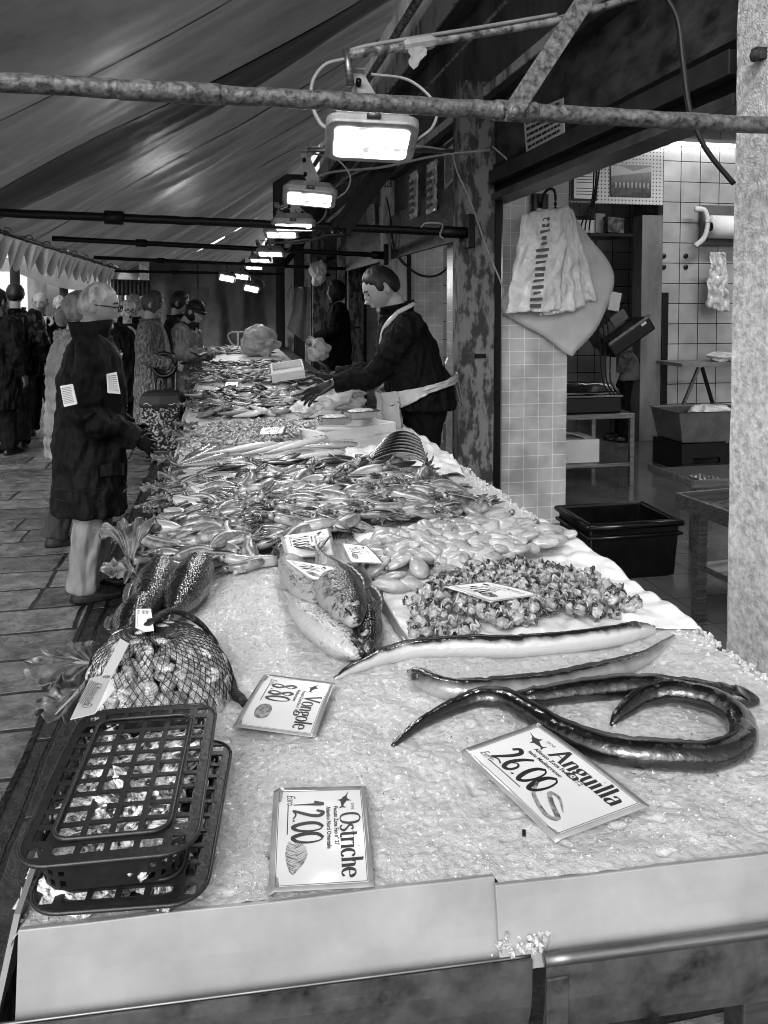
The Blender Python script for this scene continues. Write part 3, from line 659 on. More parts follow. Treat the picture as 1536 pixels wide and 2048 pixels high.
# ---------------------------------------------------------------- white paper sheets under the cuttlefish and the mussel meat
M_wrap = mat('wet_white_paper', .78, .68, rough=.35, scale=6, bump=.35, bscale=22, bdist=.006, coat=.2)
def patch(pts, nu, nv, dz, amp, thick, droop=0.0, seed=0):
    P = [T(*p) for p in pts]; b = MB()
    def f(u, v):
        p = P[0].lerp(P[1], u).lerp(P[3].lerp(P[2], u), v)
        ex = .012 * nz(v * 7, seed) * (1 if u > .5 else -1) * abs(2 * u - 1); ey = .012 * nz(u * 7, seed + 4) * abs(2 * v - 1)
        x, y = p.x + ex, p.y + ey
        cr = abs(nz(x * 9, y * 9, seed)) + .5 * abs(nz(x * 21, y * 17, seed + 2)); z = icez(x, y) + dz + amp * cr
        over = x - XR
        if over > 0: z -= over * 1.2
        return (x, y, z)
    b.sheet(f, nu, nv, thick); return b
b = patch([(705, 1062), (1108, 1040), (1400, 1262), (812, 1300)], 90, 90, .004, .016, .0006, seed=1)
tag(b.build('paper_sheet', M_wrap, smooth=True), 'crumpled wet white paper under the cuttlefish and mussel meat', 'paper')
b = patch([(690, 905), (880, 868), (930, 958), (690, 972)], 60, 40, .004, .030, .0006, seed=6)
tag(b.build('paper_sheet', M_wrap, smooth=True), 'crumpled white paper under the dark arched fish fillets', 'paper')
# divider plate between bream and cuttlefish
pa, pb_ = T(690, 1108), T(815, 1300)
b = MB(); n_ = V((pb_.y - pa.y, -(pb_.x - pa.x), 0)).normalized()
b.sheet(lambda u, v: pa.lerp(pb_, u) + n_ * (.004 * nz(u * 4)) + V((0, 0, -.01 + (.055 - .02 * u) * v)), 24, 3, .0025); o = b.build('divider_plate', mat('pale_plastic_plate', .34, .24, rough=.25, bump=.1)); tag(o, 'upright translucent plate dividing the bream from the cuttlefish', 'plate')
# ================================================================ PEOPLE
def skinmat(v): return mat('skin_%d' % (v * 100), v, v * .86, rough=.5, scale=9, sss=.1, bump=.15, bscale=60, bdist=.003)
def cloth(nm, c, c2=None, rough=.8, scale=6, bump=.35, bscale=22, **k): return mat(nm, c, c2 if c2 is not None else c * .7, rough=rough, scale=scale, bump=min(1, bump * 2.5), bscale=bscale * .5, bdist=.10, bdet=1.5, spec=.12, stretch=(1, 1, .45), **k)
_tex = {}
def wrinkle(o, size, strength, seed=0):
    key = (size,)
    if key not in _tex:
        t = bpy.data.textures.new('folds', 'CLOUDS'); t.noise_scale = size; t.noise_depth = 3; _tex[key] = t
    d = o.modifiers.new('folds', 'DISPLACE'); d.texture = _tex[key]; d.strength = strength; d.mid_level = .5; d.texture_coords = 'GLOBAL'
def remesh(o, v, smooth=3):
    m = o.modifiers.new('r', 'REMESH'); m.mode = 'VOXEL'; m.voxel_size = v; m.use_smooth_shade = True
    if smooth: s = o.modifiers.new('s', 'SMOOTH'); s.iterations = smooth; s.factor = .5
def hand(b, w, d, nrm, s=1.0, curl=.5, spread=.16, side=1, open_=False):
    """palm + four unequal bent fingers + thumb leaving the palm's side; d: towards the fingers, nrm: out of the back of the hand"""
    w = V(w); d = V(d).normalized(); nrm = V(nrm); nrm = (nrm - d * nrm.dot(d)).normalized(); sd = d.cross(nrm) * side
    b.tube([w - d * .02, w + d * .02 * s, w + d * .06 * s, w + d * .092 * s], [.025 * s, .032 * s, .041 * s, .036 * s], 12, [.02 * s, .017 * s, .015 * s, .010 * s], up=nrm)
    for k, (off, L, a) in enumerate(((-.029, .068, -1.2), (-.010, .078, -.35), (.010, .073, .45), (.028, .058, 1.3))):
        p = w + (d * .085 + sd * off) * s; dd = (d + sd * a * spread).normalized(); pts = [p - dd * .02 * s, p]; ang = 0
        for j in range(3):
            ang += curl * (.5, .75, .6)[j]; seg = L * s * (.44, .32, .26)[j]
            pts.append(pts[-1] + (dd * math.cos(ang) - nrm * math.sin(ang)) * seg)
        b.tube(pts, [.0095 * s, .0098 * s, .0088 * s, .008 * s, .0055 * s], 8, up=nrm)
    p = w + (d * .03 - sd * .026) * s; t1 = (d * .55 - sd * .75 - nrm * .25).normalized(); t2 = (d * .9 - sd * .35 - nrm * .3).normalized()
    if open_: t1 = (d * .35 - sd * 1.0 + nrm * .1).normalized(); t2 = (d * .7 - sd * .7).normalized()
    b.tube([p, p + t1 * .032 * s, p + t1 * .032 * s + t2 * .03 * s, p + t1 * .032 * s + t2 * .052 * s], [.013 * s, .0115 * s, .010 * s, .006 * s], 8, up=nrm)
def headfn(d):
    k = 1.0
    if d.z < 0: k -= .20 * (-d.z) * min(1, abs(d.x) * 1.6) ; k += .08 * (-d.z) * max(0, d.y); k -= .16 * (-d.z) * max(0, -d.y)
    for s in (-1, 1):
        e = V((s * .36, .90, .06)).normalized(); q = (d - e).length; k -= .085 * math.exp(-(q / .17) ** 2)
        e = V((s * .5, .8, -.2)).normalized(); q = (d - e).length; k += .025 * math.exp(-(q / .22) ** 2)
    e = V((0, .93, .26)).normalized(); k += .02 * math.exp(-((d - e).length / .3) ** 2)
    return k
def person(px, zc, h, face, label, skin=.42, lean=0, hp=0, hyaw=0, arms=None, coat=None, trousers=None, hair=None, feet=((-.1, 0), (.1, .05)), shoes=.02, z0=0.0, fat=1.0, vox=.012, py=None, group=None, extras=None, gloves=None, pos=None, headscale=1.06):
    s = h / 1.74
    if pos is None: p = onD(px, 608, zc); pos = (p.x, p.y, z0)
    r = empty('person', pos, R(face) - PI / 2, label, 'person', group)
    Lr = R(lean)
    def P(p):
        p = V(p)
        if p.z > .93: dz = p.z - .93; p = V((p.x, p.y * math.cos(Lr) + dz * math.sin(Lr), .93 + dz * math.cos(Lr) - p.y * math.sin(Lr)))
        return p * s
    def ell_ring(z, rx, ry, n=24, yo=0.0, q=2.4, wob=0):
        out = []
        for k in range(n):
            a = 2 * PI * k / n; c, sn = math.cos(a), math.sin(a)
            x = rx * math.copysign(abs(c) ** (2 / q), c); y = ry * math.copysign(abs(sn) ** (2 / q), sn)
            ww = 1 + wob * nz(a * 1.7 + z * 2, z * 4, len(label))
            out.append(P((x * ww, yo + y * ww, z)))
        return out
    hs = headscale
    arms = arms or {}
    AR = {}
    for sd, nm in ((-1, 'L'), (1, 'R')):
        sh = V((sd * .185 * (fat * .5 + .5), 0, 1.39)); el, ha = arms.get(nm, ((sd * .27, -.02, 1.10), (sd * .27, .08, .86)))
        AR[nm] = (P(sh), V(el) * s, V(ha) * s)
    # ---- body: one continuous surface
    b = MB()
    b.rings([ell_ring(z, x * fat ** .5, y * fat ** .5) for z, x, y in ((.80, .15, .10), (.93, .165, .115), (1.07, .14, .10), (1.25, .155, .108), (1.37, .175, .095), (1.43, .11, .075), (1.47, .058, .056), (1.57, .052, .056))])
    for sd, nm in ((-1, 'L'), (1, 'R')):
        sh, el, ha = AR[nm]
        b.tube([sh, sh.lerp(el, .5), el, el.lerp(ha, .5), ha], [.05 * s, .046 * s, .038 * s, .034 * s, .024 * s], 10)
        d = (ha - el).normalized(); hd = arms.get(nm + 'd'); hn = arms.get(nm + 'n')
        if not (gloves and nm in gloves): hand(b, ha, hd if hd else d, hn if hn else (sd, 0, .3), s * 1.02, arms.get('curl', .55), .16, sd)
        f = feet[0 if sd < 0 else 1]
        b.tube([(sd * .085 * s, 0, .86 * s), (sd * .09 * s, (f[1] * .5 + .015) * s, .48 * s), (f[0] * s, f[1] * s - .02 * s, .09 * s), (f[0] * s, f[1] * s - .01 * s, .04 * s)], [.082 * s, .055 * s, .036 * s, .034 * s], 10)
    hc = P((0, .018, 1.545)) ; hR = Matrix.Rotation(-(Lr * .5 + R(hp)), 3, 'X') ; hR = Matrix.Rotation(R(hyaw), 3, 'Z') @ hR
    def Hd(p): return hc + hR @ (V(p) * s * hs)
    HC = (0, .012, .095)
    b.ell(Hd(HC), (.078 * s * hs, .098 * s * hs, .118 * s * hs), hR, 28, 22, headfn)
    b.tube([Hd((0, -.02, -.07)), Hd((0, -.01, .06))], .050 * s * hs, 12)
    b.tube([Hd((0, .098, .112)), Hd((0, .112, .088)), Hd((0, .126, .068)), Hd((0, .108, .058))], [.008 * s, .012 * s, .019 * s, .014 * s], 8, [.008 * s, .012 * s, .014 * s, .010 * s])
    b.tube([Hd((-.022, .098, .036)), Hd((0, .106, .038)), Hd((.022, .098, .036))], .006 * s, 6); b.tube([Hd((-.018, .097, .026)), Hd((0, .104, .024)), Hd((.018, .097, .026))], .006 * s, 6)
    b.ell(Hd((0, .080, -.002)), (.027 * s, .018 * s, .017 * s), hR)
    for sd in (-1, 1):
        b.ell(Hd((sd * .080, -.004, .088)), (.009 * s * hs, .019 * s * hs, .033 * s * hs), hR @ Matrix.Rotation(R(sd * 12), 3, 'Z'), 10, 8)
    body = b.build('body', skinmat(skin), r); remesh(body, .0062 if zc < 6.5 else .0085, 2)
    for sd in (-1, 1):
        b = MB(); b.ell(Hd((sd * .031, .0925, .100)), (.013 * s, .007 * s, .0062 * s), hR, 8, 6); b.build('eye', mat('eye_dark', .03, rough=.15), r, smooth=True)
        b = MB(); b.tube([Hd((sd * .014, .104, .122)), Hd((sd * .032, .103, .127)), Hd((sd * .05, .090, .121))], .0042 * s, 6); b.build('eyebrow', mat('brow', .07 if skin < .5 else .1, rough=.8), r)
    # ---- hair / headwear
    if hair:
        b = MB(); kind = hair['kind']; vol = hair.get('vol', .012)
        def hf(d, kind=kind):
            n = .04 * nz(d.x * 5, d.y * 5, d.z * 4) + .022 * nz(d.x * 18, d.y * 18, d.z * 5)
            lim = {'short': .05, 'bald': -.1, 'bun': .0, 'hood': -.6, 'beanie': .30}.get(kind, .05)
            front = max(0, d.y); cut = lim + (.62 if kind not in ('beanie', 'hood') else .0) * front ** 2
            
            if kind == 'bun' and d.y < .25: cut = -.75
            if kind in ('short', 'bald'):
                q = max(0, min(1, (d.y + .62) / .55)); cut = lerp(-.62, .20, q * q * (3 - 2 * q)) + .45 * front ** 2 + .10 * nz(d.x * 7, d.y * 7, 3) + .05 * nz(d.x * 25, d.y * 25, 6)
                if abs(d.x) > .72 and .0 < d.y < .38: cut -= .38
            if kind == 'bald' and d.z > .38 and d.y > -.55: return .90
            if kind == 'hood': return (1.0 + n) if (d.y < .45 or d.z > .75) else .82
            e = (d.z - cut) / .24; e = max(0, min(1, e)); hk = headfn(d) if kind in ('short', 'bald', 'bun') else 1
            return hk * lerp(.86, 1.0 + n, e ** .7)
        gx = {'hood': .03, 'beanie': .014}.get(kind, vol)
        b.ell(Hd((0, .006, .098)), ((.078 + gx) * s * hs, (.098 + gx) * s * hs, (.118 + gx) * s * hs), hR, 40, 30, hf)
        if kind == 'bun': b.ell(Hd((0, -.10, .06)), (.05 * s, .05 * s, .075 * s), hR, 16, 12, lambda d: 1 + .1 * nz(d.x * 9, d.z * 3))
        if kind == 'beanie':
            b.tube([Hd((.092 * math.cos(a), .010 + .112 * math.sin(a), .128 + .012 * math.sin(a))) for a in [2 * PI * k / 24 for k in range(25)]], .012 * s, 8, [.02 * s] * 25)
        nm = {'hood': 'hood', 'beanie': 'beanie'}.get(kind, 'hair')
        b.build(nm, mat('%s_%d' % (nm, hair['c'] * 100), hair['c'], hair['c'] * .45, rough=.55, scale=30, stretch=(1, 1, .25), detail=6, bump=.6, bscale=70, bdist=.004), r, smooth=True)
    # ---- trousers and shoes
    tm = cloth('trouser_%d' % (trousers * 100), trousers)
    b = MB(); b.rings([ell_ring(z, x * fat ** .5, y * fat ** .5) for z, x, y in ((.78, .155, .115), (.90, .185, .13), (1.0, .165, .125))])
    for sd in (-1, 1):
        f = feet[0 if sd < 0 else 1]; N = 14; pts = []; rr = []
        for k in range(N + 1):
            t = k / N; kx = sd * .09; ky = (f[1] * .5 + .02)
            p = V((sd * .085, 0, .86)).lerp(V((kx, ky, .48)), t * 2) if t < .5 else V((kx, ky, .48)).lerp(V((f[0], f[1] - .02, .065)), t * 2 - 1)
            pts.append(p * s); rr.append((interp([(0, .110), (.5, .090), (.85, .086), (1, .096)], t) + .009 * nz(t * 7, sd, zc) + .006 * max(0, t - .75) * 4 * math.sin(t * 60)) * s)
        b.tube(pts, rr, 14, up=(0, 1, 0))
    o = b.build('trousers', tm, r); remesh(o, .014, 2); wrinkle(o, .11, .022 * s)
    for sd in (-1, 1):
        f = feet[0 if sd < 0 else 1]; b = MB(); fx, fy = f[0] * s, f[1] * s; fz = 0.0
        b.rings([[(fx + wx * math.cos(a) * s, fy + (yy + ly * math.sin(a)) * s, z * s + .004) for a in [2 * PI * k / 20 for k in range(20)]] for z, wx, yy, ly in ((0, .045, .06, .14), (.012, .048, .06, .145), (.03, .047, .06, .142), (.055, .042, .045, .118), (.08, .036, .005, .07), (.105, .036, -.01, .05))])
        b.build('shoe', mat('shoe_leather', shoes, shoes * 2, rough=.22, scale=20), r, smooth=True)
    # ---- coat
    if coat:
        cm = cloth('coat_%s' % coat['name'], coat['c'], coat.get('c2'), rough=coat.get('rough', .75), scale=coat.get('scale', 6), bump=coat.get('bump', .4), bscale=coat.get('bscale', 24))
        th = coat.get('th', .035); hem = coat['hem']; puff = coat.get('puff', 0); b = MB(); N = 48; rg = []
        tab = [(0, .245 * coat.get('flare', 1)), (.93, .215), (1.07, .195), (1.25, .198), (1.36, .195), (1.41, .165), (1.45, .095), (1.49, .08)]
        taby = [(0, .19 * coat.get('flare', 1)), (.93, .165), (1.07, .155), (1.25, .150), (1.36, .13), (1.41, .11), (1.45, .085), (1.49, .08)]
        for k in range(N + 1):
            z = lerp(hem, 1.49 + coat.get('collar', 0), k / N); zq = min(z, 1.49)
            q = 1 + puff * (abs(math.sin(z * PI / .085)) ** .6 - .6); f2 = (fat - 1) * max(0, 1 - abs(z - 1.05) / .4)
            rg.append(ell_ring(z, (interp(tab, zq) + th - .035) * q * (fat ** .5), (interp(taby, zq) + th - .035 + .05 * f2) * q * (fat ** .5), 28, .01 + .03 * f2, 2.3, coat.get('wob', .05)))
        b.rings(rg)
        for sd, nm in ((-1, 'L'), (1, 'R')):
            sh, el, ha = AR[nm]; path = crom([sh + V((-sd * .06, 0, .02)) * s, sh, sh.lerp(el, .55), el, el.lerp(ha, .55), ha - (ha - el).normalized() * .01], 7); n_ = len(path)
            rr = [(interp([(0, .07), (.2, .082), (.55, .068), (1, .052)], i / n_) + (th - .035)) * s * (1 + puff * 1.4 * (abs(math.sin(i * .85)) ** .6 - .6) + .11 * nz(i * .9, sd, zc) + .06 * math.sin(i * 1.9) * max(0, 1 - abs(i / n_ - .55) * 5)) for i in range(n_)]
            b.tube(path, rr, 14)
        o = b.build(coat.get('part', 'coat'), cm, r); remesh(o, vox, 1); wrinkle(o, coat.get('ws', .13), coat.get('w', .03) * s); 
        if coat.get('up'):
            b = MB()
            def cf(u, v):
                a = R(-90 + 30 + u * 300) + PI ; a = R(-60) - u * R(0) + u * R(300) + R(0)
                a = R(120 + 0) + u * R(300)
                rad = .088 + .018 * v + .014 * math.sin(a * 3) * v
                return P((rad * math.cos(a + 0) , .005 + (rad + .012) * math.sin(a) , 1.445 + v * coat['up'] * (1 + .12 * math.sin(a))))
            b.sheet(cf, 40, 6, .012 * s); o2 = b.build('collar', cm, r, smooth=True)
        if coat.get('fur'):
            b = MB(); R2 = random.Random(5)
            for k in range(220):
                a = R(R2.uniform(110, 430)); zz = R2.uniform(1.40, 1.50); c = P((.12 * math.cos(a), .0 + .12 * math.sin(a), zz)); b.ell(c, (.028 * s, .028 * s, .028 * s), None, 6, 4)
            o2 = b.build('fur_collar', mat('fur_%d' % (coat['fur'] * 100), coat['fur'], coat['fur'] * .5, rough=.9, scale=60, bump=1, bscale=120), r, smooth=True); remesh(o2, .012, 2); wrinkle(o2, .02, .03)
    if gloves:
        for nm in [q for q in ('L', 'R') if q in gloves]:
            sh, el, ha = AR[nm]; sd = -1 if nm == 'L' else 1; d = (ha - el).normalized(); b = MB()
            hd = arms.get(nm + 'd'); hn = arms.get(nm + 'n'); hand(b, ha, hd if hd else d, hn if hn else (sd, 0, .3), s * gloves.get('s', 1.12), arms.get('curl', .55), gloves.get('spread', .2), sd, gloves.get('open', False))
            b.tube([ha - d * .09 * s, ha - d * .04 * s, ha + d * .01 * s], [.045 * s, .038 * s, .03 * s], 12)
            o = b.build('glove', mat('glove_dark', .035, .02, rough=.35), r); remesh(o, .0045, 2)
    if extras: extras(r, P, Hd, s, AR, hR)
    return r
# ---- the older man in the dark padded coat (nearest)
def glasses(r, Hd, s):
    b = MB()
    for sd in (-1, 1):
        b.tube([Hd((sd * .033 + .026 * math.cos(a), .118, .098 + .019 * math.sin(a))) for a in [2 * PI * k / 16 for k in range(17)]], .0028 * s, 6)
        b.tube([Hd((sd * .058, .116, .104)), Hd((sd * .084, .0, .103))], .0034 * s, 6)
    b.tube([Hd((-.008, .122, .1)), Hd((.008, .122, .1))], .0028 * s, 6); b.build('glasses', M_dark, r)
def sheetpart(name, pts, m, r, thick=.003, bend=0.0, nu=8, nv=8):
    b = MB(); P_ = [V(p) for p in pts]; nrm = (P_[1] - P_[0]).cross(P_[3] - P_[0]).normalized()
    b.sheet(lambda u, v: P_[0].lerp(P_[1], u).lerp(P_[3].lerp(P_[2], u), v) + nrm * bend * math.sin(PI * u), nu, nv, thick); return b.build(name, m, r)
def old_extras(r, P, Hd, s, AR, hR):
    glasses(r, Hd, s)
    b = MB(); b.sheet(lambda u, v: V((.245 + .012 * math.sin(u * 3), .045 + .12 * u, .80 - .065 * v - .02 * abs(u - .5))) * s, 6, 3, .01); b.build('pocket_flap', MATS['coat_old'], r)
    for z in (.60, .66):
        b = MB(); b.tube([(V((.256 * math.cos(a), .2 * math.sin(a), z)) * s) for a in [R(-60 + 140 * k / 20) for k in range(21)]], .005, 5); b.build('quilt_seam', mat('seam_black', .01), r)
old = person(0, 4.1, 1.70, 14, 'white-haired man in glasses and a long dark padded coat with beige trousers', skin=.36, lean=3, hp=6, hyaw=-16, arms={'R': ((.25, -.03, 1.07), (.16, .24, .90)), 'L': ((-.26, .02, 1.08), (-.12, .26, .92)), 'curl': .5},
      coat={'name': 'old', 'c': .022, 'c2': .012, 'hem': .50, 'th': .05, 'rough': .7, 'flare': 1.0, 'up': .12, 'w': .055, 'wob': .08}, trousers=.33, hair={'kind': 'short', 'c': .55, 'vol': .006}, feet=((-.09, .06), (.10, -.03)), fat=1.12, vox=.010,
      pos=onZ(180, 1190, 0), gloves={'R': 1, 'L': 1, 's': 1.05}, extras=old_extras, headscale=1.08)
def printed_sheet(name, tl, tr, br, bl, lb, cat, lines=9, headline=None, d=.006):
    r = empty(name, tl, 0, lb, cat); o0 = V(tl); TR, BR, BL = V(tr) - o0, V(br) - o0, V(bl) - o0; Z = V((0, 0, 0)); nrm = TR.cross(BL).normalized()
    if nrm.dot(V((0, 0, CAMZ)) - o0) < 0: nrm = -nrm
    b = MB(); b.sheet(lambda u, v: Z.lerp(TR, u).lerp(BL.lerp(BR, u), v), 6, 6, d); b.build('paper', M_paper, r)
    b = MB()
    for k in range(lines):
        v0 = .12 + .8 * k / lines
        if headline and k == 0: v0 = .05
        q = lambda u, v: Z.lerp(TR, u).lerp(BL.lerp(BR, u), v) + nrm * (d + .0015)
        v1 = v0 + .025; u1 = .9 - .25 * abs(nz(k * 1.3, len(lb)))
        b.add([q(.08, v0), q(u1, v0), q(u1, v1), q(.08, v1)], [(0, 1, 2, 3)])
    b.build('printed_lines', M_greyink, r)
    return r
zc_ = 3.98
def bx_(px, py, zc): return onD(px, py, zc)
printed_sheet('newspaper', bx_(122, 772, 3.86), bx_(146, 768, 3.82), bx_(155, 808, 3.80), bx_(130, 814, 3.84), 'folded newspaper tucked under the elbow of the white-haired man', 'newspaper', 10)
printed_sheet('leaflet', bx_(213, 748, 3.76), bx_(232, 744, 3.80), bx_(240, 788, 3.80), bx_(215, 786, 3.76), 'printed leaflet sticking out of the dark coat at chest height', 'leaflet', 8)

person(0, 5.3, 1.66, 20, 'blond woman in a pale quilted coat half hidden behind the white-haired man', skin=.45, arms={'R': ((.27, -.02, 1.08), (.2, .2, .98)), 'L': ((-.27, .02, 1.08), (-.15, .22, .98))},
       coat={'name': 'pale_puffer', 'c': .32, 'c2': .22, 'hem': .62, 'th': .07, 'puff': .07, 'rough': .5, 'w': .02, 'fur': .38}, trousers=.09, hair={'kind': 'bun', 'c': .34, 'vol': .02}, feet=((-.1, .16), (.1, -.16)), fat=1.2, pos=onZ(158, 1078, 0))
def tie_extras(r, P, Hd, s, AR, hR):
    b = MB(); b.sheet(lambda u, v: P((lerp(-.062, .062, u) * (1 - .5 * (1 - v)) , .172 - .10 * max(0, v - .75) / .25 * .6 + .008 * math.sin(PI * u), lerp(1.0, 1.475, v))), 8, 10, .006); b.build('shirt_front', mat('shirt', .62, rough=.7), r, smooth=True)
    b = MB(); b.sheet(lambda u, v: P((lerp(-1, 1, u) * interp([(0, .006), (.1, .036), (.9, .018), (1, .022)], v), .184 - .10 * max(0, v - .75) / .25 * .6, lerp(.98, 1.455, v))), 4, 12, .006); b.build('tie', M_dark, r)
    for k in range(4):
        b = MB(); b.ell(P((.10, .168, 1.26 - .1 * k)), (.012, .008, .012), None, 8, 6); b.build('button', M_steel, r)
    b = MB(); b.tube(crom([P((.055, .13, 1.47)), P((.105, .12, 1.45)), P((.125, .14, 1.40)), P((.09, .165, 1.36))], 6), [.02] * 19, 8); b.build('pale_collar', mat('collar_pale', .5, .4, bump=.6, bscale=60), r, smooth=True)
    b = MB(); b.tube(crom([P((-.055, .13, 1.47)), P((-.105, .12, 1.45)), P((-.125, .14, 1.40)), P((-.09, .165, 1.36))], 6), [.02] * 19, 8); b.build('pale_collar', mat('collar_pale', .5), r, smooth=True)
person(82, 9.55, 1.73, -78, 'balding man in dark coat, white shirt and black tie walking towards the camera', skin=.36, hp=12, hyaw=-12, arms={'R': ((.29, -.02, 1.12), (.31, .03, .90)), 'L': ((-.29, -.04, 1.12), (-.25, .02, .92))},
       coat={'name': 'tie_coat', 'c': .016, 'c2': .01, 'hem': .72, 'th': .045, 'w': .025}, trousers=.012, hair={'kind': 'bald', 'c': .12, 'vol': .004}, feet=((-.12, .1), (.13, -.05)), extras=tie_extras, headscale=1.1)
person(30, 8.9, 1.82, 95, 'dark-haired man with his back turned in a hooded jacket, striding away', skin=.3, arms={'R': ((.28, -.08, 1.14), (.3, -.04, .9)), 'L': ((-.28, .05, 1.14), (-.3, .15, .92))},
       coat={'name': 'black_jacket', 'c': .02, 'c2': .012, 'hem': .78, 'th': .055, 'puff': .03, 'rough': .35, 'w': .03, 'up': .06}, trousers=.05, hair={'kind': 'short', 'c': .012, 'vol': .014}, feet=((-.1, .25), (.1, -.35)))
person(-8, 8.2, 1.74, 60, 'dark figure cut off by the left edge of the picture', skin=.2, coat={'name': 'black2', 'c': .012, 'hem': .5, 'th': .05}, trousers=.012, hair={'kind': 'short', 'c': .012, 'vol': .014})
person(119, 11.3, 1.70, 100, 'fair-haired woman in a pale wool coat seen from behind the man with the tie', skin=.4, coat={'name': 'wool_pale', 'c': .30, 'c2': .24, 'hem': .45, 'th': .05}, trousers=.03, hair={'kind': 'bun', 'c': .36, 'vol': .014})
def laugh(r, P, Hd, s, AR, hR):
    glasses(r, Hd, s); b = MB(); b.ell(Hd((0, .104, .028)), (.018 * s, .012 * s, .02 * s), hR, 10, 8); b.build('open_mouth', mat('mouth_dark', .015, rough=.4), r, smooth=True)
person(254, 9.2, 1.62, -72, 'laughing white-haired woman in glasses facing the camera', skin=.42, hyaw=8, coat={'name': 'black3', 'c': .015, 'hem': .5, 'th': .05}, trousers=.012, hair={'kind': 'short', 'c': .6, 'vol': .022}, extras=laugh, arms={'L': ((-.26, .05, 1.12), (-.08, .16, 1.36)), 'R': ((.27, 0, 1.1), (.2, .2, 1.1))})
person(268, 10.0, 1.70, -80, 'woman with long light hair behind the laughing woman', skin=.40, coat={'name': 'black4', 'c': .012, 'hem': .5, 'th': .05}, trousers=.012, hair={'kind': 'bun', 'c': .38, 'vol': .02})
def tweed(r, P, Hd, s, AR, hR):
    b = MB(); b.tube(crom([P((-.06, -.07, 1.47)), P((.08, -.03, 1.48)), P((.09, .07, 1.45)), P((.03, .13, 1.40)), P((.04, .19, 1.2)), P((.05, .20, .95)), P((.05, .2, .72))], 6), [.03, .034] + [.036] * 34 + [.03], 10, [.022] * 37); b.build('scarf', mat('scarf', .30, .2, rough=.9, scale=20, bump=.5), r, smooth=True)
    for k in range(3):
        b = MB(); b.ell(P((.10, .165, 1.15 - .17 * k)), (.014, .009, .014), None, 8, 6); b.build('button', mat('button_dark', .06), r)
person(300, 8.25, 1.70, -8, 'short-haired woman in a long tweed coat and scarf holding a round handle', skin=.36, hp=4, arms={'R': ((.26, .0, 1.09), (.20, .27, 1.0)), 'L': ((-.26, .04, 1.1), (-.1, .24, 1.02)), 'curl': .9},
       coat={'name': 'tweed', 'c': .30, 'c2': .12, 'hem': .36, 'th': .05, 'scale': 45, 'rough': .9, 'w': .03, 'bscale': 70, 'up': .05}, trousers=.02, hair={'kind': 'short', 'c': .13, 'vol': .02}, extras=tweed, headscale=1.14)
person(364, 8.6, 1.64, -18, 'person in a dark beanie and pale padded parka looking down at a wallet', skin=.36, lean=6, hp=28, arms={'R': ((.26, .06, 1.12), (.06, .30, 1.14)), 'L': ((-.26, .08, 1.12), (-.06, .32, 1.12)), 'curl': .9},
       coat={'name': 'parka', 'c': .27, 'c2': .18, 'hem': .62, 'th': .06, 'puff': .035, 'rough': .4, 'w': .04, 'ws': .09, 'fur': .05}, trousers=.015, hair={'kind': 'beanie', 'c': .03}, headscale=1.14)
person(352, 9.5, 1.72, -10, 'dark-haired person just behind the one with the beanie', skin=.3, hp=10, coat={'name': 'black5', 'c': .015, 'hem': .5, 'th': .05, 'up': .06}, trousers=.015, hair={'kind': 'short', 'c': .025, 'vol': .018}, headscale=1.14)
# the wallet
p = onD(397, 712, 8.3); r = empty('wallet', p, R(20), 'open black wallet held by the person in the beanie', 'wallet')
b = MB(); b.beam((-.07, 0, .04), (0, 0, 0), .12, .012, (0, 0, 1)); b.beam((0, 0, 0), (.08, 0, .03), .12, .012, (0, 0, 1)); b.build('cover', M_dark, r, bevel=.002)
b = MB(); b.beam((.0, 0, .012), (.078, 0, .038), .10, .004, (0, 0, 1)); b.build('banknote', M_paper, r)
# shopping trolley with patterned fabric
p = onD(323, 608, 7.95); r = empty('shopping_trolley', (p.x, p.y, 0), R(-8), 'patterned black shopping trolley with grey lid and round handle', 'shopping trolley')
M_pat = mat('leaf_print', .012, .38, rough=.7, scale=38, detail=3, lo=.52, hi=.56, bump=.2)
b = MB(); b.rings([[(sx * (.18 + .02 * t), sy * (.11 + .02 * t) + .02 * nz(t * 4, sx), .12 + .47 * t) for sx, sy in ((-1, -1), (0, -1.15), (1, -1), (1, 1), (0, 1.1), (-1, 1))] for t in [i / 8 for i in range(9)]]); b.build('bag', M_pat, r, bevel=.02)
b = MB(); b.rings([[(sx * w_, sy * d_ , z) for sx, sy in ((-1, -1), (0, -1.12), (1, -1), (1, 1), (0, 1.1), (-1, 1))] for z, w_, d_ in ((.56, .205, .14), (.60, .21, .145), (.68, .20, .13), (.72, .16, .1))]); o = b.build('lid', mat('lid_grey', .05, .035, rough=.6), r, bevel=.015)
b = MB(); b.tube(crom([(lerp(-.16, .16, k / 9), -.152, .60 + .012 * math.sin(k * 2.3)) for k in range(10)], 4), .003, 5); b.build('lid_stitching', M_paper, o)
for sx in (-.11, .11):
    b = MB(); b.tube([(sx, .12, .06), (sx, .10, .95)], .009, 8); b.build('tube', M_steel, r, smooth=True)
b = MB(); b.tube([(.12 * math.cos(a), .09, .985 + .12 * math.sin(a)) for a in [2 * PI * k / 28 for k in range(29)]], .022, 10); b.build('ring_handle', M_dark, r, smooth=True)
for sx in (-.19, .19):
    b = MB(); b.tube([(sx - .02, .1, .075), (sx + .02, .1, .075)], .072, 20); b.build('wheel', M_dark, r, bevel=.004)
b = MB(); b.bx((-.2, -.13, .05), (.2, .1, .12)); b.build('base', M_dark, r, bevel=.01)

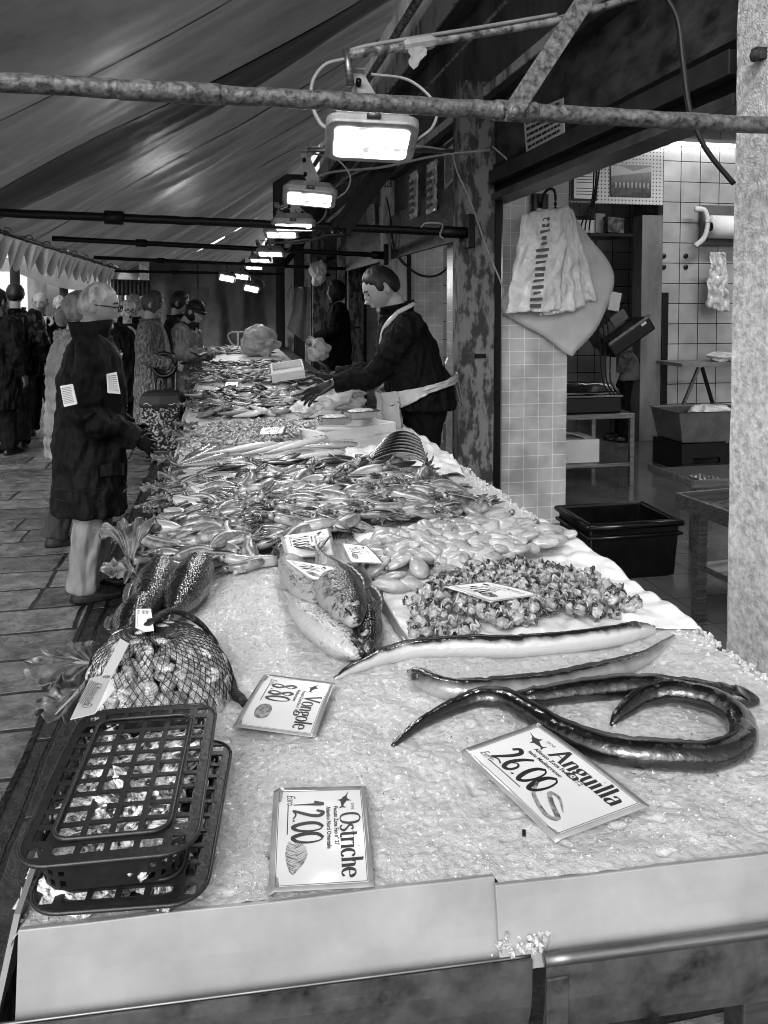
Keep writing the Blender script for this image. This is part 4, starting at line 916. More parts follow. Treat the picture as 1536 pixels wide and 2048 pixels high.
# ---- fishmonger
VS = empty('standing_step', onD(838, 608, 5.0).xy.to_3d(), 0)
bpy.data.objects.remove(VS)
pv = onD(848, 608, 4.85); z0v = .02
b = MB(); b.box((pv.x + .1, pv.y + .1, .05), (.7, .9, .09)); tag(b.build('duckboard', M_wood, bevel=.005), 'low wooden duckboard the fishmonger stands on behind the stall', 'duckboard')
hw = onD(652, 765, 4.62); hw2 = onD(640, 745, 5.0)
def loc_(p, h=1.76, fa=178): 
    q = Matrix.Rotation(-(R(fa) - PI / 2), 3, 'Z') @ (V(p) - V((pv.x, pv.y, .1))); return q / (h / 1.74)
def vendor_extras(r, P, Hd, s, AR, hR):
    M_apr = mat('plastic_apron', .45, .36, rough=.25, scale=5, bump=.5, bscale=18, bdist=.01, coat=.3)
    def ring(u, v, z0, z1, th=.0): 
        a = lerp(R(-70), R(250), u); rx_, ry_ = .285, .245
        k = .35 + .65 * max(0, math.sin(a)); rw = 1 + .035 * nz(u * 30, v * 2.5) + .02 * nz(u * 70, v * 5)
        return P((rx_ * rw * math.cos(a), ry_ * rw * math.sin(a) + .012, lerp(z1 - (z1 - z0 + .05) * k, z1, v) + .02 * math.sin(a) + .006 * nz(u * 20, v * 4)))
    b = MB(); b.sheet(lambda u, v: ring(u, v, .955 , 1.03), 120, 10, .003); b.build('apron_waistband', M_apr, r, smooth=True)
    b = MB()
    def bib(u, v):
        a = lerp(R(40), R(140), u); k = lerp(.285, .262, v); z = lerp(.45, 1.05, v)
        return P((k * 1.05 * math.cos(a), k * math.sin(a) * .95 + .03 + .012 * math.sin(u * 19 + 3 * nz(v * 3)) * (1 - v * .4), z))
    b.sheet(bib, 50, 24, .003); b.build('apron_skirt', M_apr, r, smooth=True)
    b = MB(); b.sheet(lambda u, v: P((-.10 - .02 * v + .035 * (u - .5), -.10 - .02 * v + .2 * v * 0 + lerp(-.02, .10, 1 - u) * .2 + .2 * v, 1.47 - .05 * v + .03 * u)), 6, 8, .003); 
    b = MB(); b.tube(crom([P((-.115, .02, 1.485)), P((-.10, .12, 1.42)), P((-.08, .17, 1.33))], 8), [.016] * 17, 6, [.004] * 17, up=(-1, 0, .4)); b.tube(crom([P((-.115, .02, 1.485)), P((-.09, -.09, 1.50)), P((0, -.12, 1.51))], 8), [.016] * 17, 6, [.004] * 17, up=(-1, 0, .4)); b.build('neck_strap', M_apr, r, smooth=True)
    for (dx, dz, l2) in ((-.02, -.20, .02), (.03, -.24, .05), (.0, .12, -.05)):
        b = MB(); b.sheet(lambda u, v: P((-.03 + .05 * (u - .5) + dx * v, -.185 - .05 * v - l2, 1.01)) + V((0, 0, dz * v)), 3, 8, .002); b.build('apron_tie', M_apr, r, smooth=True)
person(0, 4.9, 1.76, 178, 'fishmonger in a dark sweatshirt and plastic apron reaching over the fish with gloved hands', skin=.34, lean=18, hp=20, arms={
      'L': (loc_(onD(748, 752, 4.72)), loc_(onD(664, 768, 4.66))), 'R': (loc_(onD(760, 740, 5.15)), loc_(onD(672, 752, 5.2))), 'curl': .35, 'Ld': (.1, .9, -.42), 'Ln': (-.5, .4, .8)},
      coat={'name': 'sweat', 'part': 'sweatshirt', 'c': .014, 'c2': .009, 'hem': .86, 'th': .042, 'w': .05, 'ws': .10, 'up': .085, 'rough': .8}, trousers=.012, hair={'kind': 'short', 'c': .03, 'vol': .009}, fat=1.22, pos=(pv.x, pv.y, .1), gloves={'L': 1, 'R': 1, 's': 1.35, 'spread': .35, 'open': True}, vox=.010, extras=vendor_extras, headscale=1.13)
person(676, 10.2, 1.72, 172, 'stall keeper in a black hooded coat partly hidden behind the grey post', skin=.35, z0=.16, coat={'name': 'black6', 'c': .008, 'c2': .006, 'hem': .55, 'th': .06}, trousers=.01, hair={'kind': 'hood', 'c': .01}, arms={'L': ((-.27, .06, 1.12), (-.2, .3, 1.02)), 'R': ((.27, .06, 1.12), (.2, .3, 1.0))})
person(1252, 8.75, 1.62, 150, 'worker in a grey coat bent forward in the dim recess of the shop', skin=.3, z0=.06, lean=32, hp=20, coat={'name': 'grey_work', 'c': .16, 'c2': .1, 'hem': .75, 'th': .05}, trousers=.015, hair={'kind': 'short', 'c': .02, 'vol': .015})
# ================================================================ OTHER STALLS AND THE BACKGROUND ON THE LEFT
M_awnL = fabric('pale_canvas', .7, .55, .75, scale=1.2, bump=.3, bscale=4)
M_awnD = fabric('dark_canvas', .30, .2, .2)
def lawn(x0, x1, y0, y1, z0, z1, m, label, sag=.08, nm='awning', drop=0):
    r = empty(nm, ((x0 + x1) / 2, (y0 + y1) / 2, 0), 0, label, 'awning', 'awnings of the neighbouring stalls'); c = V(((x0 + x1) / 2, (y0 + y1) / 2, 0)); b = MB()
    b.sheet(lambda u, v: V((lerp(x0, x1, u), lerp(y0, y1, v), lerp(z0, z1, u) - sag * math.sin(PI * v * 3) ** 2 * (.4 + .6 * math.sin(PI * u)) + .03 * nz(u * 5, v * 9, x0))) - c, 30, 50); b.build('canvas', m, r, smooth=True)
    if drop:
        b = MB(); b.sheet(lambda u, v: V((x1 + .01 + .04 * math.sin(u * 30) * v, lerp(y0, y1, u), z1 - drop * v * (1 + .35 * abs(math.sin(u * PI * 3))))) - c, 80, 4); b.build('valance', m, r, smooth=True)
        b = MB(); b.sheet(lambda u, v: V((lerp(x0, x1, u), y0 - .01, lerp(z0, z1, u) - drop * v * (.7 + .5 * math.sin(PI * u)))) - c, 20, 4); b.build('front_flap', m, r, smooth=True)
    return r
lawn(-7.5, -3.05, 6.5, 10.4, 3.5, 2.50, M_awnL, 'nearest pale neighbouring awning hanging low at the left edge', .05, drop=.12)
lawn(-8.5, -3.2, 11.2, 15.0, 3.6, 2.70, M_awnL, 'second pale neighbouring awning behind the round columns', .05, drop=.18)
lawn(-12, -3.4, 16.0, 21, 3.4, 2.75, M_awnL, 'far pale awning with a sagging edge', .2, drop=.15)
lawn(-16, -4.5, 22.5, 30, 3.6, 2.75, M_awnD, 'farthest dark awning across the walk', .1, drop=.4)
lawn(-3.9, -1.7, 15.8, 19.5, 2.55, 2.42, M_awnD, 'dark awning just left of the back curtain', .02, drop=.5)
for i, (px, zc, rr, lb) in enumerate(((31, 12.5, .075, 'round dark market column at the left edge'), (128, 15.0, .082, 'round dark market column above the man with the tie'), (189, 19.0, .075, 'farther round dark column beside the valance tip'), (243, 22, .09, 'thin far column near the pleated lampshade-like valance'))):
    p = onD(px, 608, zc); b = MB(); b.tube([(0, 0, 0), (0, 0, .25), (0, 0, .3), (0, 0, 3.3)], [rr * 1.35, rr * 1.35, rr, rr], 20); o = b.build('round_column', mat('column_dark', .05, .03, rough=.5, scale=8, bump=.3), smooth=True); o.location = (p.x, p.y, 0); tag(o, lb, 'column', 'round market columns')
# pleated flap before the gap
p = onD(258, 573, 13.5); b = MB(); b.sheet(lambda u, v: (lerp(-.3, .36, u), .03 * math.sin(u * 60), .13 - .28 * v - .02 * u), 120, 3, .006); o = b.build('pleated_flap', M_val, smooth=True); o.location = p; tag(o, 'short pleated canvas flap left of the back curtain', 'flap')
# distant buildings closing the square
def farhouse(x, y, w_, h_, m, label, rows, cols):
    r = empty('building', (x, y, 0), 0, label, 'building', 'buildings across the square'); b = MB(); b.bx((-w_ / 2, 0, 0), (w_ / 2, 4, h_)); b.build('wall', m, r)
    for i in range(rows):
        for j in range(cols):
            cx_ = -w_ / 2 + w_ * (j + .5) / cols; cz = h_ * (i + .5) / rows; b = MB(); b.bx((cx_ - .5, -.06, cz - .8), (cx_ + .5, .0, cz + .8)); f_ = b.build('window', mat('shutter_far', .09, .06), r)
            b = MB(); b.bx((cx_ - .6, -.14, cz - .92), (cx_ + .6, -.061, cz - .82)); b.build('sill', M_paper, f_)
farhouse(-16, 38, 14, 11, mat('far_plaster', .75, .6, rough=.9, scale=1), 'pale plastered building closing the square on the left', 4, 6)
farhouse(-2, 40, 12, 9, mat('far_plaster2', .8, .7, rough=.9, scale=1), 'lighter building behind the gap beside the curtain', 3, 5)
farhouse(-32, 36, 16, 12, mat('far_plaster3', .6, .45, rough=.9, scale=1), 'darker building at the far left', 4, 7)
# clutter of the far stalls: crates on trestles
rb = random.Random(11)
for i in range(16):
    x = -3.6 - rb.random() * 6; y = 14 + rb.random() * 9; hh = rb.choice((.75, .9, 1.05)); r = empty('far_stall_crate', (x, y, 0), rb.uniform(-.3, .3), None, None)
    bpy.data.objects.remove(r)
    r = empty('market_table', (x, y, 0), rb.uniform(-.2, .2), 'distant trestle table with crates seen between the walkers and the columns', 'market table', 'tables of the far stalls')
    b = MB(); b.bx((-.7, -.4, .70), (.7, .4, .76)); b.build('tabletop', M_whiteboard, r)
    for sx in (-.6, .6):
        for sy in (-.33, .33):
            b = MB(); b.bx((sx - .025, sy - .025, 0), (sx + .025, sy + .025, .70)); b.build('leg', M_darkmetal, r)
    for k in range(3):
        b = MB(); w2 = .38; b.box((-.42 + .42 * k, rb.uniform(-.05, .05), .765 + .11), (w2, .5, .2)); b.build('crate', mat('crate_%d' % (k), (.45, .25, .08)[k], (.3, .15, .04)[k], scale=20, lo=.45, hi=.55), r, bevel=.01)
# low dark skirts of stalls beyond the walkers
b = MB(); b.sheet(lambda u, v: (lerp(-9, -2.9, u), 24 + .05 * math.sin(u * 60), 2.3 - 2.2 * v), 80, 4, .01)
# ================================================================ FISH AND SHELLFISH ON THE ICE
def mat_fish(name, back, belly, lo=.40, hi=.62, rough=.25, coat=.7, nscale=14, namt=.5, stripe=0.0, rnd=.12, bump=.5, bscale=70, stretch=(1, 1, 1), scales=0):
    if name in MATS: return MATS[name]
    m = bpy.data.materials.new(name); m.use_nodes = True; n = m.node_tree.nodes; l = m.node_tree.links; b = n['Principled BSDF']; MATS[name] = m
    def nd(t, **k):
        x = n.new(t)
        for a, v in k.items(): setattr(x, a, v)
        return x
    tc = nd('ShaderNodeTexCoord'); sp = nd('ShaderNodeSeparateXYZ'); l.new(tc.outputs['UV'], sp.inputs[0])
    def M(op, a, b_=None, c=None):
        x = nd('ShaderNodeMath', operation=op)
        for i, q in enumerate((a, b_, c)):
            if q is None: continue
            if isinstance(q, (int, float)): x.inputs[i].default_value = q
            else: l.new(q, x.inputs[i])
        return x.outputs[0]
    t = M('MULTIPLY', M('ABSOLUTE', M('SUBTRACT', sp.outputs[1], .5)), 2.0)      # 1 at the back, 0 at the belly
    nt_ = nd('ShaderNodeTexNoise'); nt_.inputs['Scale'].default_value = nscale; nt_.inputs['Detail'].default_value = 6
    mp = nd('ShaderNodeMapping'); mp.inputs['Scale'].default_value = stretch
    oi = nd('ShaderNodeObjectInfo'); ad = nd('ShaderNodeVectorMath', operation='ADD'); l.new(tc.outputs['Object'], ad.inputs[0]); l.new(oi.outputs['Random'], ad.inputs[1])
    l.new(ad.outputs[0], mp.inputs[0]); l.new(mp.outputs[0], nt_.inputs['Vector'])
    t = M('ADD', t, M('MULTIPLY', M('SUBTRACT', nt_.outputs[0], .5), namt))
    if scales:
        v2 = nd('ShaderNodeTexVoronoi'); v2.inputs['Scale'].default_value = scales; l.new(tc.outputs['Object'], v2.inputs['Vector']); t = M('ADD', t, M('MULTIPLY', M('SUBTRACT', v2.outputs['Distance'], .4), .55))
    if stripe:
        w_ = nd('ShaderNodeTexWave'); w_.inputs['Scale'].default_value = stripe; w_.inputs['Distortion'].default_value = 5; w_.inputs['Detail'].default_value = 2; l.new(tc.outputs['Object'], w_.inputs['Vector'])
        t = M('ADD', t, M('MULTIPLY', M('SUBTRACT', w_.outputs[0], .5), .45))
    rp = nd('ShaderNodeValToRGB'); e = rp.color_ramp.elements; e[0].position = lo; e[1].position = hi; e[0].color = (gr(belly),) * 3 + (1,); e[1].color = (gr(back),) * 3 + (1,); l.new(t, rp.inputs[0])
    mr = nd('ShaderNodeMapRange'); mr.inputs['To Min'].default_value = 1 - rnd; mr.inputs['To Max'].default_value = 1 + rnd; l.new(oi.outputs['Random'], mr.inputs[0])
    mx = nd('ShaderNodeVectorMath', operation='SCALE'); l.new(rp.outputs[0], mx.inputs[0]); l.new(mr.outputs[0], mx.inputs['Scale']); l.new(mx.outputs[0], b.inputs['Base Color'])
    b.inputs['Roughness'].default_value = rough; b.inputs['Coat Weight'].default_value = coat; b.inputs['Coat Roughness'].default_value = .1
    n2 = nd('ShaderNodeTexNoise'); n2.inputs['Scale'].default_value = bscale; n2.inputs['Detail'].default_value = 3; l.new(tc.outputs['Object'], n2.inputs['Vector'])
    bp = nd('ShaderNodeBump'); bp.inputs['Strength'].default_value = bump; bp.inputs['Distance'].default_value = .004
    hgt = n2.outputs[0]
    if scales:
        vo = nd('ShaderNodeTexVoronoi'); vo.inputs['Scale'].default_value = scales; l.new(tc.outputs['Object'], vo.inputs['Vector']); hgt = M('ADD', M('MULTIPLY', vo.outputs['Distance'], -.9), n2.outputs[0])
    l.new(hgt, bp.inputs['Height']); l.new(bp.outputs[0], b.inputs['Normal']); l.new(bp.outputs[0], b.inputs['Coat Normal'])
    return m
M_eye = mat('fish_eye', .35, .25, rough=.08, coat=1); M_pupil = mat('fish_pupil', .01, rough=.05, coat=1)

# ---------------------------------------------------------------- eels
def eel(pts, rad, up, m, label, head_end=1, belly=None):
    P_ = crom([T(x, y, dz) for x, y, dz in pts], 10); N = len(P_)
    prof = [(0, .14), (.06, .40), (.2, .75), (.45, 1.0), (.75, 1.0), (.86, .92), (.93, .70), (.975, .45), (1, .14)]
    if head_end == 0: P_ = P_[::-1]
    r = empty('eel', P_[N // 2].copy(), 0, label, 'eel', 'eels laid across the ice'); o0 = P_[N // 2].copy()
    Q = [p - o0 for p in P_]
    for i in range(N): Q[i].z = ice_h(P_[i].x, P_[i].y) * .5 + rad * interp(prof, i / (N - 1)) * .72 + (P_[i].z - ZT) + ZT - o0.z
    b = MB(); rr = [rad * interp(prof, i / (N - 1)) * (1 + .03 * nz(i * .5, rad * 99)) for i in range(N)]
    b.tube(Q, rr, 20, [q * .92 for q in rr], up=up); b.build('body', m, r, smooth=True)
    # long low dorsal fin
    b = MB(); u_ = V(up).normalized(); fl = []
    for i in range(int(N * .06), int(N * .72)):
        p = Q[i]; t_ = i / N; fl.append((p + u_ * rr[i] * .86, p + u_ * (rr[i] * .9 + .0055 * max(0, math.sin(PI * (t_ - .06) / .66)) ** .5 + .002 * nz(i * .9, 2))))
    vs = [q for f in fl for q in f]; b.add(vs, [(2 * i, 2 * i + 2, 2 * i + 3, 2 * i + 1) for i in range(len(fl) - 1)]); b.build('dorsal_fin', mat('eel_fin', .03, .08, rough=.3, coat=.6), r, smooth=True)
    d = (Q[-1] - Q[-3]).normalized(); sd = d.cross(u_).normalized(); k = int(N * .965); 
    if sd.y > 0: sd = -sd
    ce = Q[k] + (u_ * .35 + sd * .62) * rr[k]
    b = MB(); b.ell(ce, (.0042, .0042, .0042), None, 10, 8); e_ = b.build('eye', M_pupil, r, smooth=True)
    kk = int(N * .86); pf = Q[kk] + sd * rr[kk] * .9; b = MB()
    b.sheet(lambda u, v: pf - d * (.035 * u) + u_ * (.012 * (v - .5) * (.4 + u) * (1.6 - u)) + sd * (.004 + .006 * math.sin(PI * u)), 6, 4, .0012); b.build('pectoral_fin', mat('eel_fin', .03), r, smooth=True)
    b = MB(); b.tube([Q[-1] - d * .0 + sd * rr[-1] * .5 - u_ * rr[-1] * .3, Q[int(N * .955)] + sd * rr[int(N * .955)] * .93 - u_ * rr[int(N * .955)] * .25], .0012, 5); b.build('mouth_line', M_pupil, r)
    return r
M_eelA = mat_fish('eel_light_belly', .03, .50, .44, .60, namt=.35, nscale=26, rough=.25, coat=.8, rnd=.02)
M_eelB = mat_fish('eel_grey_belly', .025, .36, .36, .74, namt=.45, nscale=26, rough=.25, coat=.8, rnd=.02)
M_eelC = mat_fish('eel_black', .003, .022, .2, .6, namt=.5, nscale=22, rough=.25, coat=.8, rnd=.02)
eel([(668, 1362, 0), (720, 1340, 0), (800, 1318, 0), (900, 1310, 0), (1000, 1308, 0), (1100, 1303, 0), (1200, 1290, .004), (1270, 1278, .004), (1312, 1268, 0)], .0245, (0, .75, .66), M_eelA, 'topmost eel in front of the mussel meat, dark back and broad white belly')
eel([(1348, 1274, 0), (1300, 1320, 0), (1230, 1352, .0), (1140, 1376, .0), (1040, 1392, 0), (940, 1402, 0), (880, 1394, 0), (840, 1370, .0), (820, 1352, 0)], .023, (0, .62, .78), M_eelB, 'second eel with a greyish belly, snout at its left and tail curving up right')
eel([(985, 1412, .0), (1040, 1408, 0), (1120, 1402, 0), (1220, 1396, 0), (1320, 1396, .0), (1420, 1402, 0), (1480, 1408, .0), (1518, 1410, 0)], .0235, (0, .3, .95), M_eelC, 'straight black eel whose head points right, above the curled one')
eel([(785, 1496, 0), (830, 1462, 0), (890, 1432, 0), (950, 1414, .0), (1010, 1414, .004), (1065, 1446, .004), (1130, 1486, 0), (1220, 1518, 0), (1320, 1532, 0), (1420, 1534, 0), (1478, 1512, 0), (1482, 1462, 0), (1440, 1424, .010), (1370, 1404, .012), (1300, 1410, .004), (1255, 1430, 0), (1222, 1452, 0)], .0245, (0, .2, .98), M_eelC, 'long black eel curled into a hook at the right with its head inside the curl')

# ---------------------------------------------------------------- generic fish
def fish(name, L, W, H, m, finm, tail=True, n=26, eye=True, bend=0.0, up=(0, 1, 0), blunt=0.0, fins=True):
    """lies on its side, head towards +X, back towards +Y; W: half depth (back to belly), H: half thickness"""
    r = empty(name); P_ = []; a = []; c = []
    prof = [(0, .17), (.06, .15), (.18, .34), (.38, .82), (.58, 1.0), (.76, .93), (.88, .70), (.95, .45), (1, .14 + blunt * .4)]
    for i in range(n + 1):
        t = i / n; x = (t - .5) * L; P_.append((x, bend * (1 - (2 * t - 1) ** 2) * L, H * .8)); k = interp(prof, t); a.append(k * W); c.append(H * (interp([(0, .15), (.3, .6), (.6, 1), (.85, .95), (1, .3)], t)))
    b = MB(); b.tube(P_, c, 16, a, up=up); b.build('body', m, r, smooth=True)
    if tail:
        b = MB(); x0 = -.5 * L
        def tf(u, v): s = (v - .5) * 2; return (x0 + .012 * L - u * L * (.08 + .075 * abs(s)), s * W * (.18 + .75 * u), H * .8 + .0015 * math.sin(v * 30))
        b.sheet(tf, 4, 14, .0015); b.build('tail_fin', finm, r, smooth=True)
    if fins:
        b = MB(); b.sheet(lambda u, v: (lerp(-.18, .22, u) * L, (W * interp(prof, lerp(.32, .72, u)) * .93 + v * W * .42 * max(0, math.sin(PI * min(1, .15 + u * .85))) ** .6) + bend * (1 - (2 * lerp(.32, .72, u) - 1) ** 2) * L, H * .8 + .002 * math.sin(u * 40)), 20, 2, .001); b.build('dorsal_fin', finm, r, smooth=True)
        b = MB(); b.sheet(lambda u, v: (.20 * L - u * .13 * L, -W * .15 - (v - .5) * W * .5 * (.4 + u), H * 1.72 - u * H * .2), 5, 4, .001); b.build('pectoral_fin', finm, r, smooth=True)
    if eye and L > .32:
        b = MB(); b.ell((.305 * L, W * .05, H * 1.12), (.085 * L, W * .62, H * .62), None, 20, 12, lambda d: 1 + .05 * math.sin(d.x * 14)); b.build('gill_cover', m, r, smooth=True)
    if eye:
        b = MB(); b.ell((.405 * L, W * .22, H * 1.36), (.021 * L + .002, .021 * L + .002, .014 * L), None, 12, 6); e = b.build('eye', M_eye, r, smooth=True)
        b = MB(); b.ell((.405 * L, W * .22, H * 1.36 + .010 * L), (.012 * L + .001, .012 * L + .001, .006 * L), None, 10, 6); b.build('pupil', M_pupil, e, smooth=True)
        b = MB(); b.tube([(.30 * L, W * .62, H * 1.2), (.275 * L, W * .2, H * 1.72), (.285 * L, -W * .25, H * 1.68), (.33 * L, -W * .55, H * 1.2)], .0014 + .0045 * L, 6); b.build('gill_edge', finm, r)
        b = MB(); b.tube([(.498 * L, -.02 * W, H * .9), (.46 * L, -.10 * W, H * 1.32), (.43 * L, -.17 * W, H * 1.38)], .001 + .0035 * L, 6); b.build('mouth_line', M_pupil, r)
    return r
def place(o, p, rz, tiltx=0, tilty=0, s=1.0, label=None, cat=None, group=None):
    o.location = p; o.rotation_euler = (R(tiltx), R(tilty), rz); o.scale = (s, s, s); return tag(o, label, cat, group)
def dirpx(a, b): p, q = T(*a), T(*b); return math.atan2(q.y - p.y, q.x - p.x), (q - p).length, (p + q) / 2
M_fin = mat('fish_fin', .05, .14, rough=.35, scale=40, coat=.4, stretch=(.2, 1, 1))
M_bream = mat_fish('bream_skin', .015, .36, .22, .62, namt=1.3, nscale=34, stripe=0, rough=.3, coat=.35, scales=170)
M_breamL = mat_fish('bream_pale', .02, .42, .36, .68, namt=1.0, nscale=22, rough=.3, coat=.35, scales=150)
M_breamD = mat_fish('bream_dark', .006, .10, .45, .8, namt=1.2, nscale=40, rough=.22, coat=.6, scales=150)
for (tail_, head_, W, m, lb, dz, tx, bl) in (((556, 1112), (655, 1262), .068, M_bream, 'big grey fish at the back, its tail end under the price card', .004, -18, 0),
        ((566, 1208), (706, 1338), .070, M_breamL, 'pale-bellied big fish lying in front with its head at the lower right', .0, -22, .2),
        ((640, 1150), (716, 1306), .058, M_bream, 'striped scaly fish lying on top in the middle of the big fish', .042, 14, 0),
        ((716, 1172), (750, 1326), .052, M_breamD, 'dark glossy fish on the right side of the big fish against the divider', .002, 35, 0)):
    rz, L, mid = dirpx(tail_, head_); o = fish('big_fish', L * 1.03, W, .036, m, M_fin, blunt=max(bl, .25), tail=(bl == 0)); place(o, mid + V((0, 0, dz)), rz, tx, 0, 1, lb, 'fish', 'big fish between the ice and the divider')
M_seabass = mat_fish('dark_glossy_skin', .003, .09, .20, .62, namt=1.2, nscale=35, rough=.25, coat=.7, scales=150, bump=.45)
for (tail_, head_, W, lb) in (((262, 1300), (325, 1152), .052, 'glossy dark fish, middle one of the three behind the net bag'), ((322, 1292), (402, 1145), .056, 'glossy dark fish, right one of the three behind the net bag'), ((225, 1330), (282, 1240), .045, 'glossy dark fish, leftmost and lowest of the three behind the net bag')):
    rz, L, mid = dirpx(tail_, head_); o = fish('dark_fish', L, W, .048, M_seabass, M_fin, blunt=.9, tail=False); place(o, mid, rz, 10, 0, 1, lb, 'fish', 'dark fish behind the net bag')

# ---------------------------------------------------------------- scattering
def inpoly(x, y, P_):
    c = False; j = len(P_) - 1
    for i in range(len(P_)):
        if (P_[i].y > y) != (P_[j].y > y) and x < (P_[j].x - P_[i].x) * (y - P_[i].y) / (P_[j].y - P_[i].y) + P_[i].x: c = not c
        j = i
    return c
def scatter(pxpoly, dx, dy, protos, ang, angvar, mound, seed, label, cat, group, smin=.85, smax=1.15, tilt=8, jit=.5, layers=1, flip=True, base=.0, maxn=300, lab=None, zr=.006):
    P_ = [T(*p) for p in pxpoly]; x0, x1 = min(p.x for p in P_), max(p.x for p in P_); y0, y1 = min(p.y for p in P_), max(p.y for p in P_); cx, cy = (x0 + x1) / 2, (y0 + y1) / 2
    g = random.Random(seed); cnt = 0; out = []
    for L in range(layers):
        y = y0 + dy * .5 * L
        while y < y1:
            x = x0 + g.random() * dx
            while x < x1:
                px, py = x + g.uniform(-jit, jit) * dx, y + g.uniform(-jit, jit) * dy
                q = ((px - cx) / max((x1 - x0) / 2, .01)) ** 2 + ((py - cy) / max((y1 - y0) / 2, .01)) ** 2
                if inpoly(px, py, P_) and (L == 0 or q < .8 - .15 * L) and cnt < maxn:
                    o = copy_tree(g.choice(protos)); hz = mound * max(0, 1 - q) ** .6
                    place(o, V((px, py, ZT + base + hz + .55 * mound * L / max(1, layers) + g.uniform(0, zr))), R(ang + g.gauss(0, angvar)) + (PI if flip and g.random() < .5 else 0), g.gauss(0, tilt), g.gauss(0, tilt), g.uniform(smin, smax), lab(px, py) if lab else label, cat, group)
                    cnt += 1
                x += dx
            y += dy
    return cnt
def drop(protos):
    for o in protos:
        for c in list(o.children_recursive): bpy.data.objects.remove(c)
        bpy.data.objects.remove(o)
# squid
M_squid = mat_fish('squid_skin', .17, .42, .35, .80, namt=1.3, nscale=70, rough=.35, coat=.45, rnd=.22, bump=.2)
M_squidD = mat_fish('squid_skin_dark', .03, .28, .35, .80, namt=1.6, nscale=50, rough=.35, coat=.45, rnd=.25, bump=.2)
M_squidP = mat_fish('squid_skin_pale', .30, .52, .30, .80, namt=.8, nscale=40, rough=.35, coat=.45, rnd=.15, bump=.3)
M_tent = mat('tentacle', .06, .22, rough=.25, scale=60, coat=.7, rnd=.2)
def squid(k, m, ft=1.0):
    g = random.Random(k); r = empty('squid'); L = .095 + .03 * g.random(); b = MB(); bend = g.uniform(-.25, .25)
    pts = [(L * (t - .5), bend * L * (1 - (2 * t - 1) ** 2), .013 + .003 * math.sin(t * 3)) for t in [i / 12 for i in range(13)]]
    b.tube(pts, [q * ft for q in (.003, .008, .012, .0155, .0172, .018, .0178, .017, .016, .0155, .015, .013, .010)], 12, [q * ft for q in (.002, .006, .009, .0115, .013, .0135, .0135, .013, .013, .012, .012, .011, .009)]); b.build('mantle', m, r, smooth=True)
    b = MB(); b.sheet(lambda u, v: (-L * .5 + .055 * L * 10 * .1 + u * L * .45, bend * L * (1 - (2 * u * .45 - 1) ** 2) + (v - .5) * 2 * (.021 * math.sin(PI * min(1, u + .08))), .013 + .004 * math.cos(v * 6)), 8, 6, .0015); b.build('fins', m, r, smooth=True)
    b = MB(); b.ell((L * .56, 0, .013), (.013, .012, .010), None, 10, 8); b.build('head', M_squidD, r, smooth=True)
    for s in range(5):
        b = MB(); a = (s - 2) * .30; p = [V((L * .62, 0, .012))]; d = a
        for q in range(5): d += g.uniform(-.5, .5); p.append(p[-1] + V((math.cos(d), math.sin(d), g.uniform(-.3, .2))) * .011)
        b.tube(p, [.0055, .0052, .0046, .0038, .003, .0015], 5); b.build('tentacle', M_tent, r, smooth=True)
    b = MB(); b.ell((L * .56, .010, .018), (.0035, .0035, .003), None, 8, 6); b.build('eye', M_pupil, r, smooth=True)
    return r
protos = [squid(1, M_squid), squid(2, M_squid), squid(3, M_squidD), squid(4, M_squid), squid(5, M_squid, 1.25), squid(6, M_squidP, 1.2)]
scatter([(305, 1118), (345, 1015), (440, 985), (600, 960), (740, 955), (880, 975), (905, 1010), (970, 1040), (900, 1062), (720, 1062), (700, 1080), (560, 1120), (520, 1148), (300, 1140)], .082, .036, protos, 8, 30, .035, 5, 'small squid heaped with many others across the middle of the stall', 'squid', 'squid heaped across the stall', layers=2, tilt=12, maxn=290, smin=1.0, smax=1.45, zr=.016)
drop(protos)
# larger ones lying out at the edges
for (a_, b__, lb, m) in (((1080, 1080), (1000, 1058), 0, 0),)[:0]: pass
M_longsq = M_squid
# flat dark fish and pale fillets
M_sole = mat_fish('sole_dark', .03, .10, .2, .8, namt=1.1, nscale=40, rough=.35, coat=.4, rnd=.3)
M_solel = mat_fish('sole_pale', .30, .52, .2, .8, namt=.8, nscale=30, rough=.35, coat=.4, rnd=.15)
def leaf(m, L=.24, W=.045, k=0):
    r = empty('flat_fish'); b = MB(); P_ = [(L * (t - .5), .012 * math.sin(t * 3 + k), .008 + .012 * math.sin(PI * t)) for t in [i / 16 for i in range(17)]]
    a = [W * max(0, math.sin(PI * min(1, .06 + t * .92))) ** .75 for t in [i / 16 for i in range(17)]]
    b.tube(P_, [q for q in a], 14, [max(.003, q * .22) for q in a]); b.build('body', m, r, smooth=True)
    b = MB(); b.sheet(lambda u, v: (-L * .5 + .01 - u * .03, (v - .5) * .03 * (.5 + u), .010), 3, 5, .001); b.build('tail_fin', M_fin, r, smooth=True)
    b = MB(); b.tube([(lerp(-.45, .42, t) * L, .012 * math.sin((lerp(-.45, .42, t) + .5) * 3 + k), .012 + .012 * math.sin(PI * (lerp(-.45, .42, t) + .5)) + .22 * W * max(0, math.sin(PI * (.06 + (lerp(-.45, .42, t) + .5) * .92))) ** .75 - .003) for t in [i / 10 for i in range(11)]], .0012, 4); b.build('lateral_line', M_fin, r)
    b = MB(); b.ell((L * .40, .012, .018), (.004, .004, .003), None, 8, 6); b.build('eye', M_pupil, r, smooth=True)
    return r
protos = [leaf(M_sole, .23, .045, 0), leaf(M_solel, .22, .040, 1), leaf(M_sole, .20, .038, 2)]
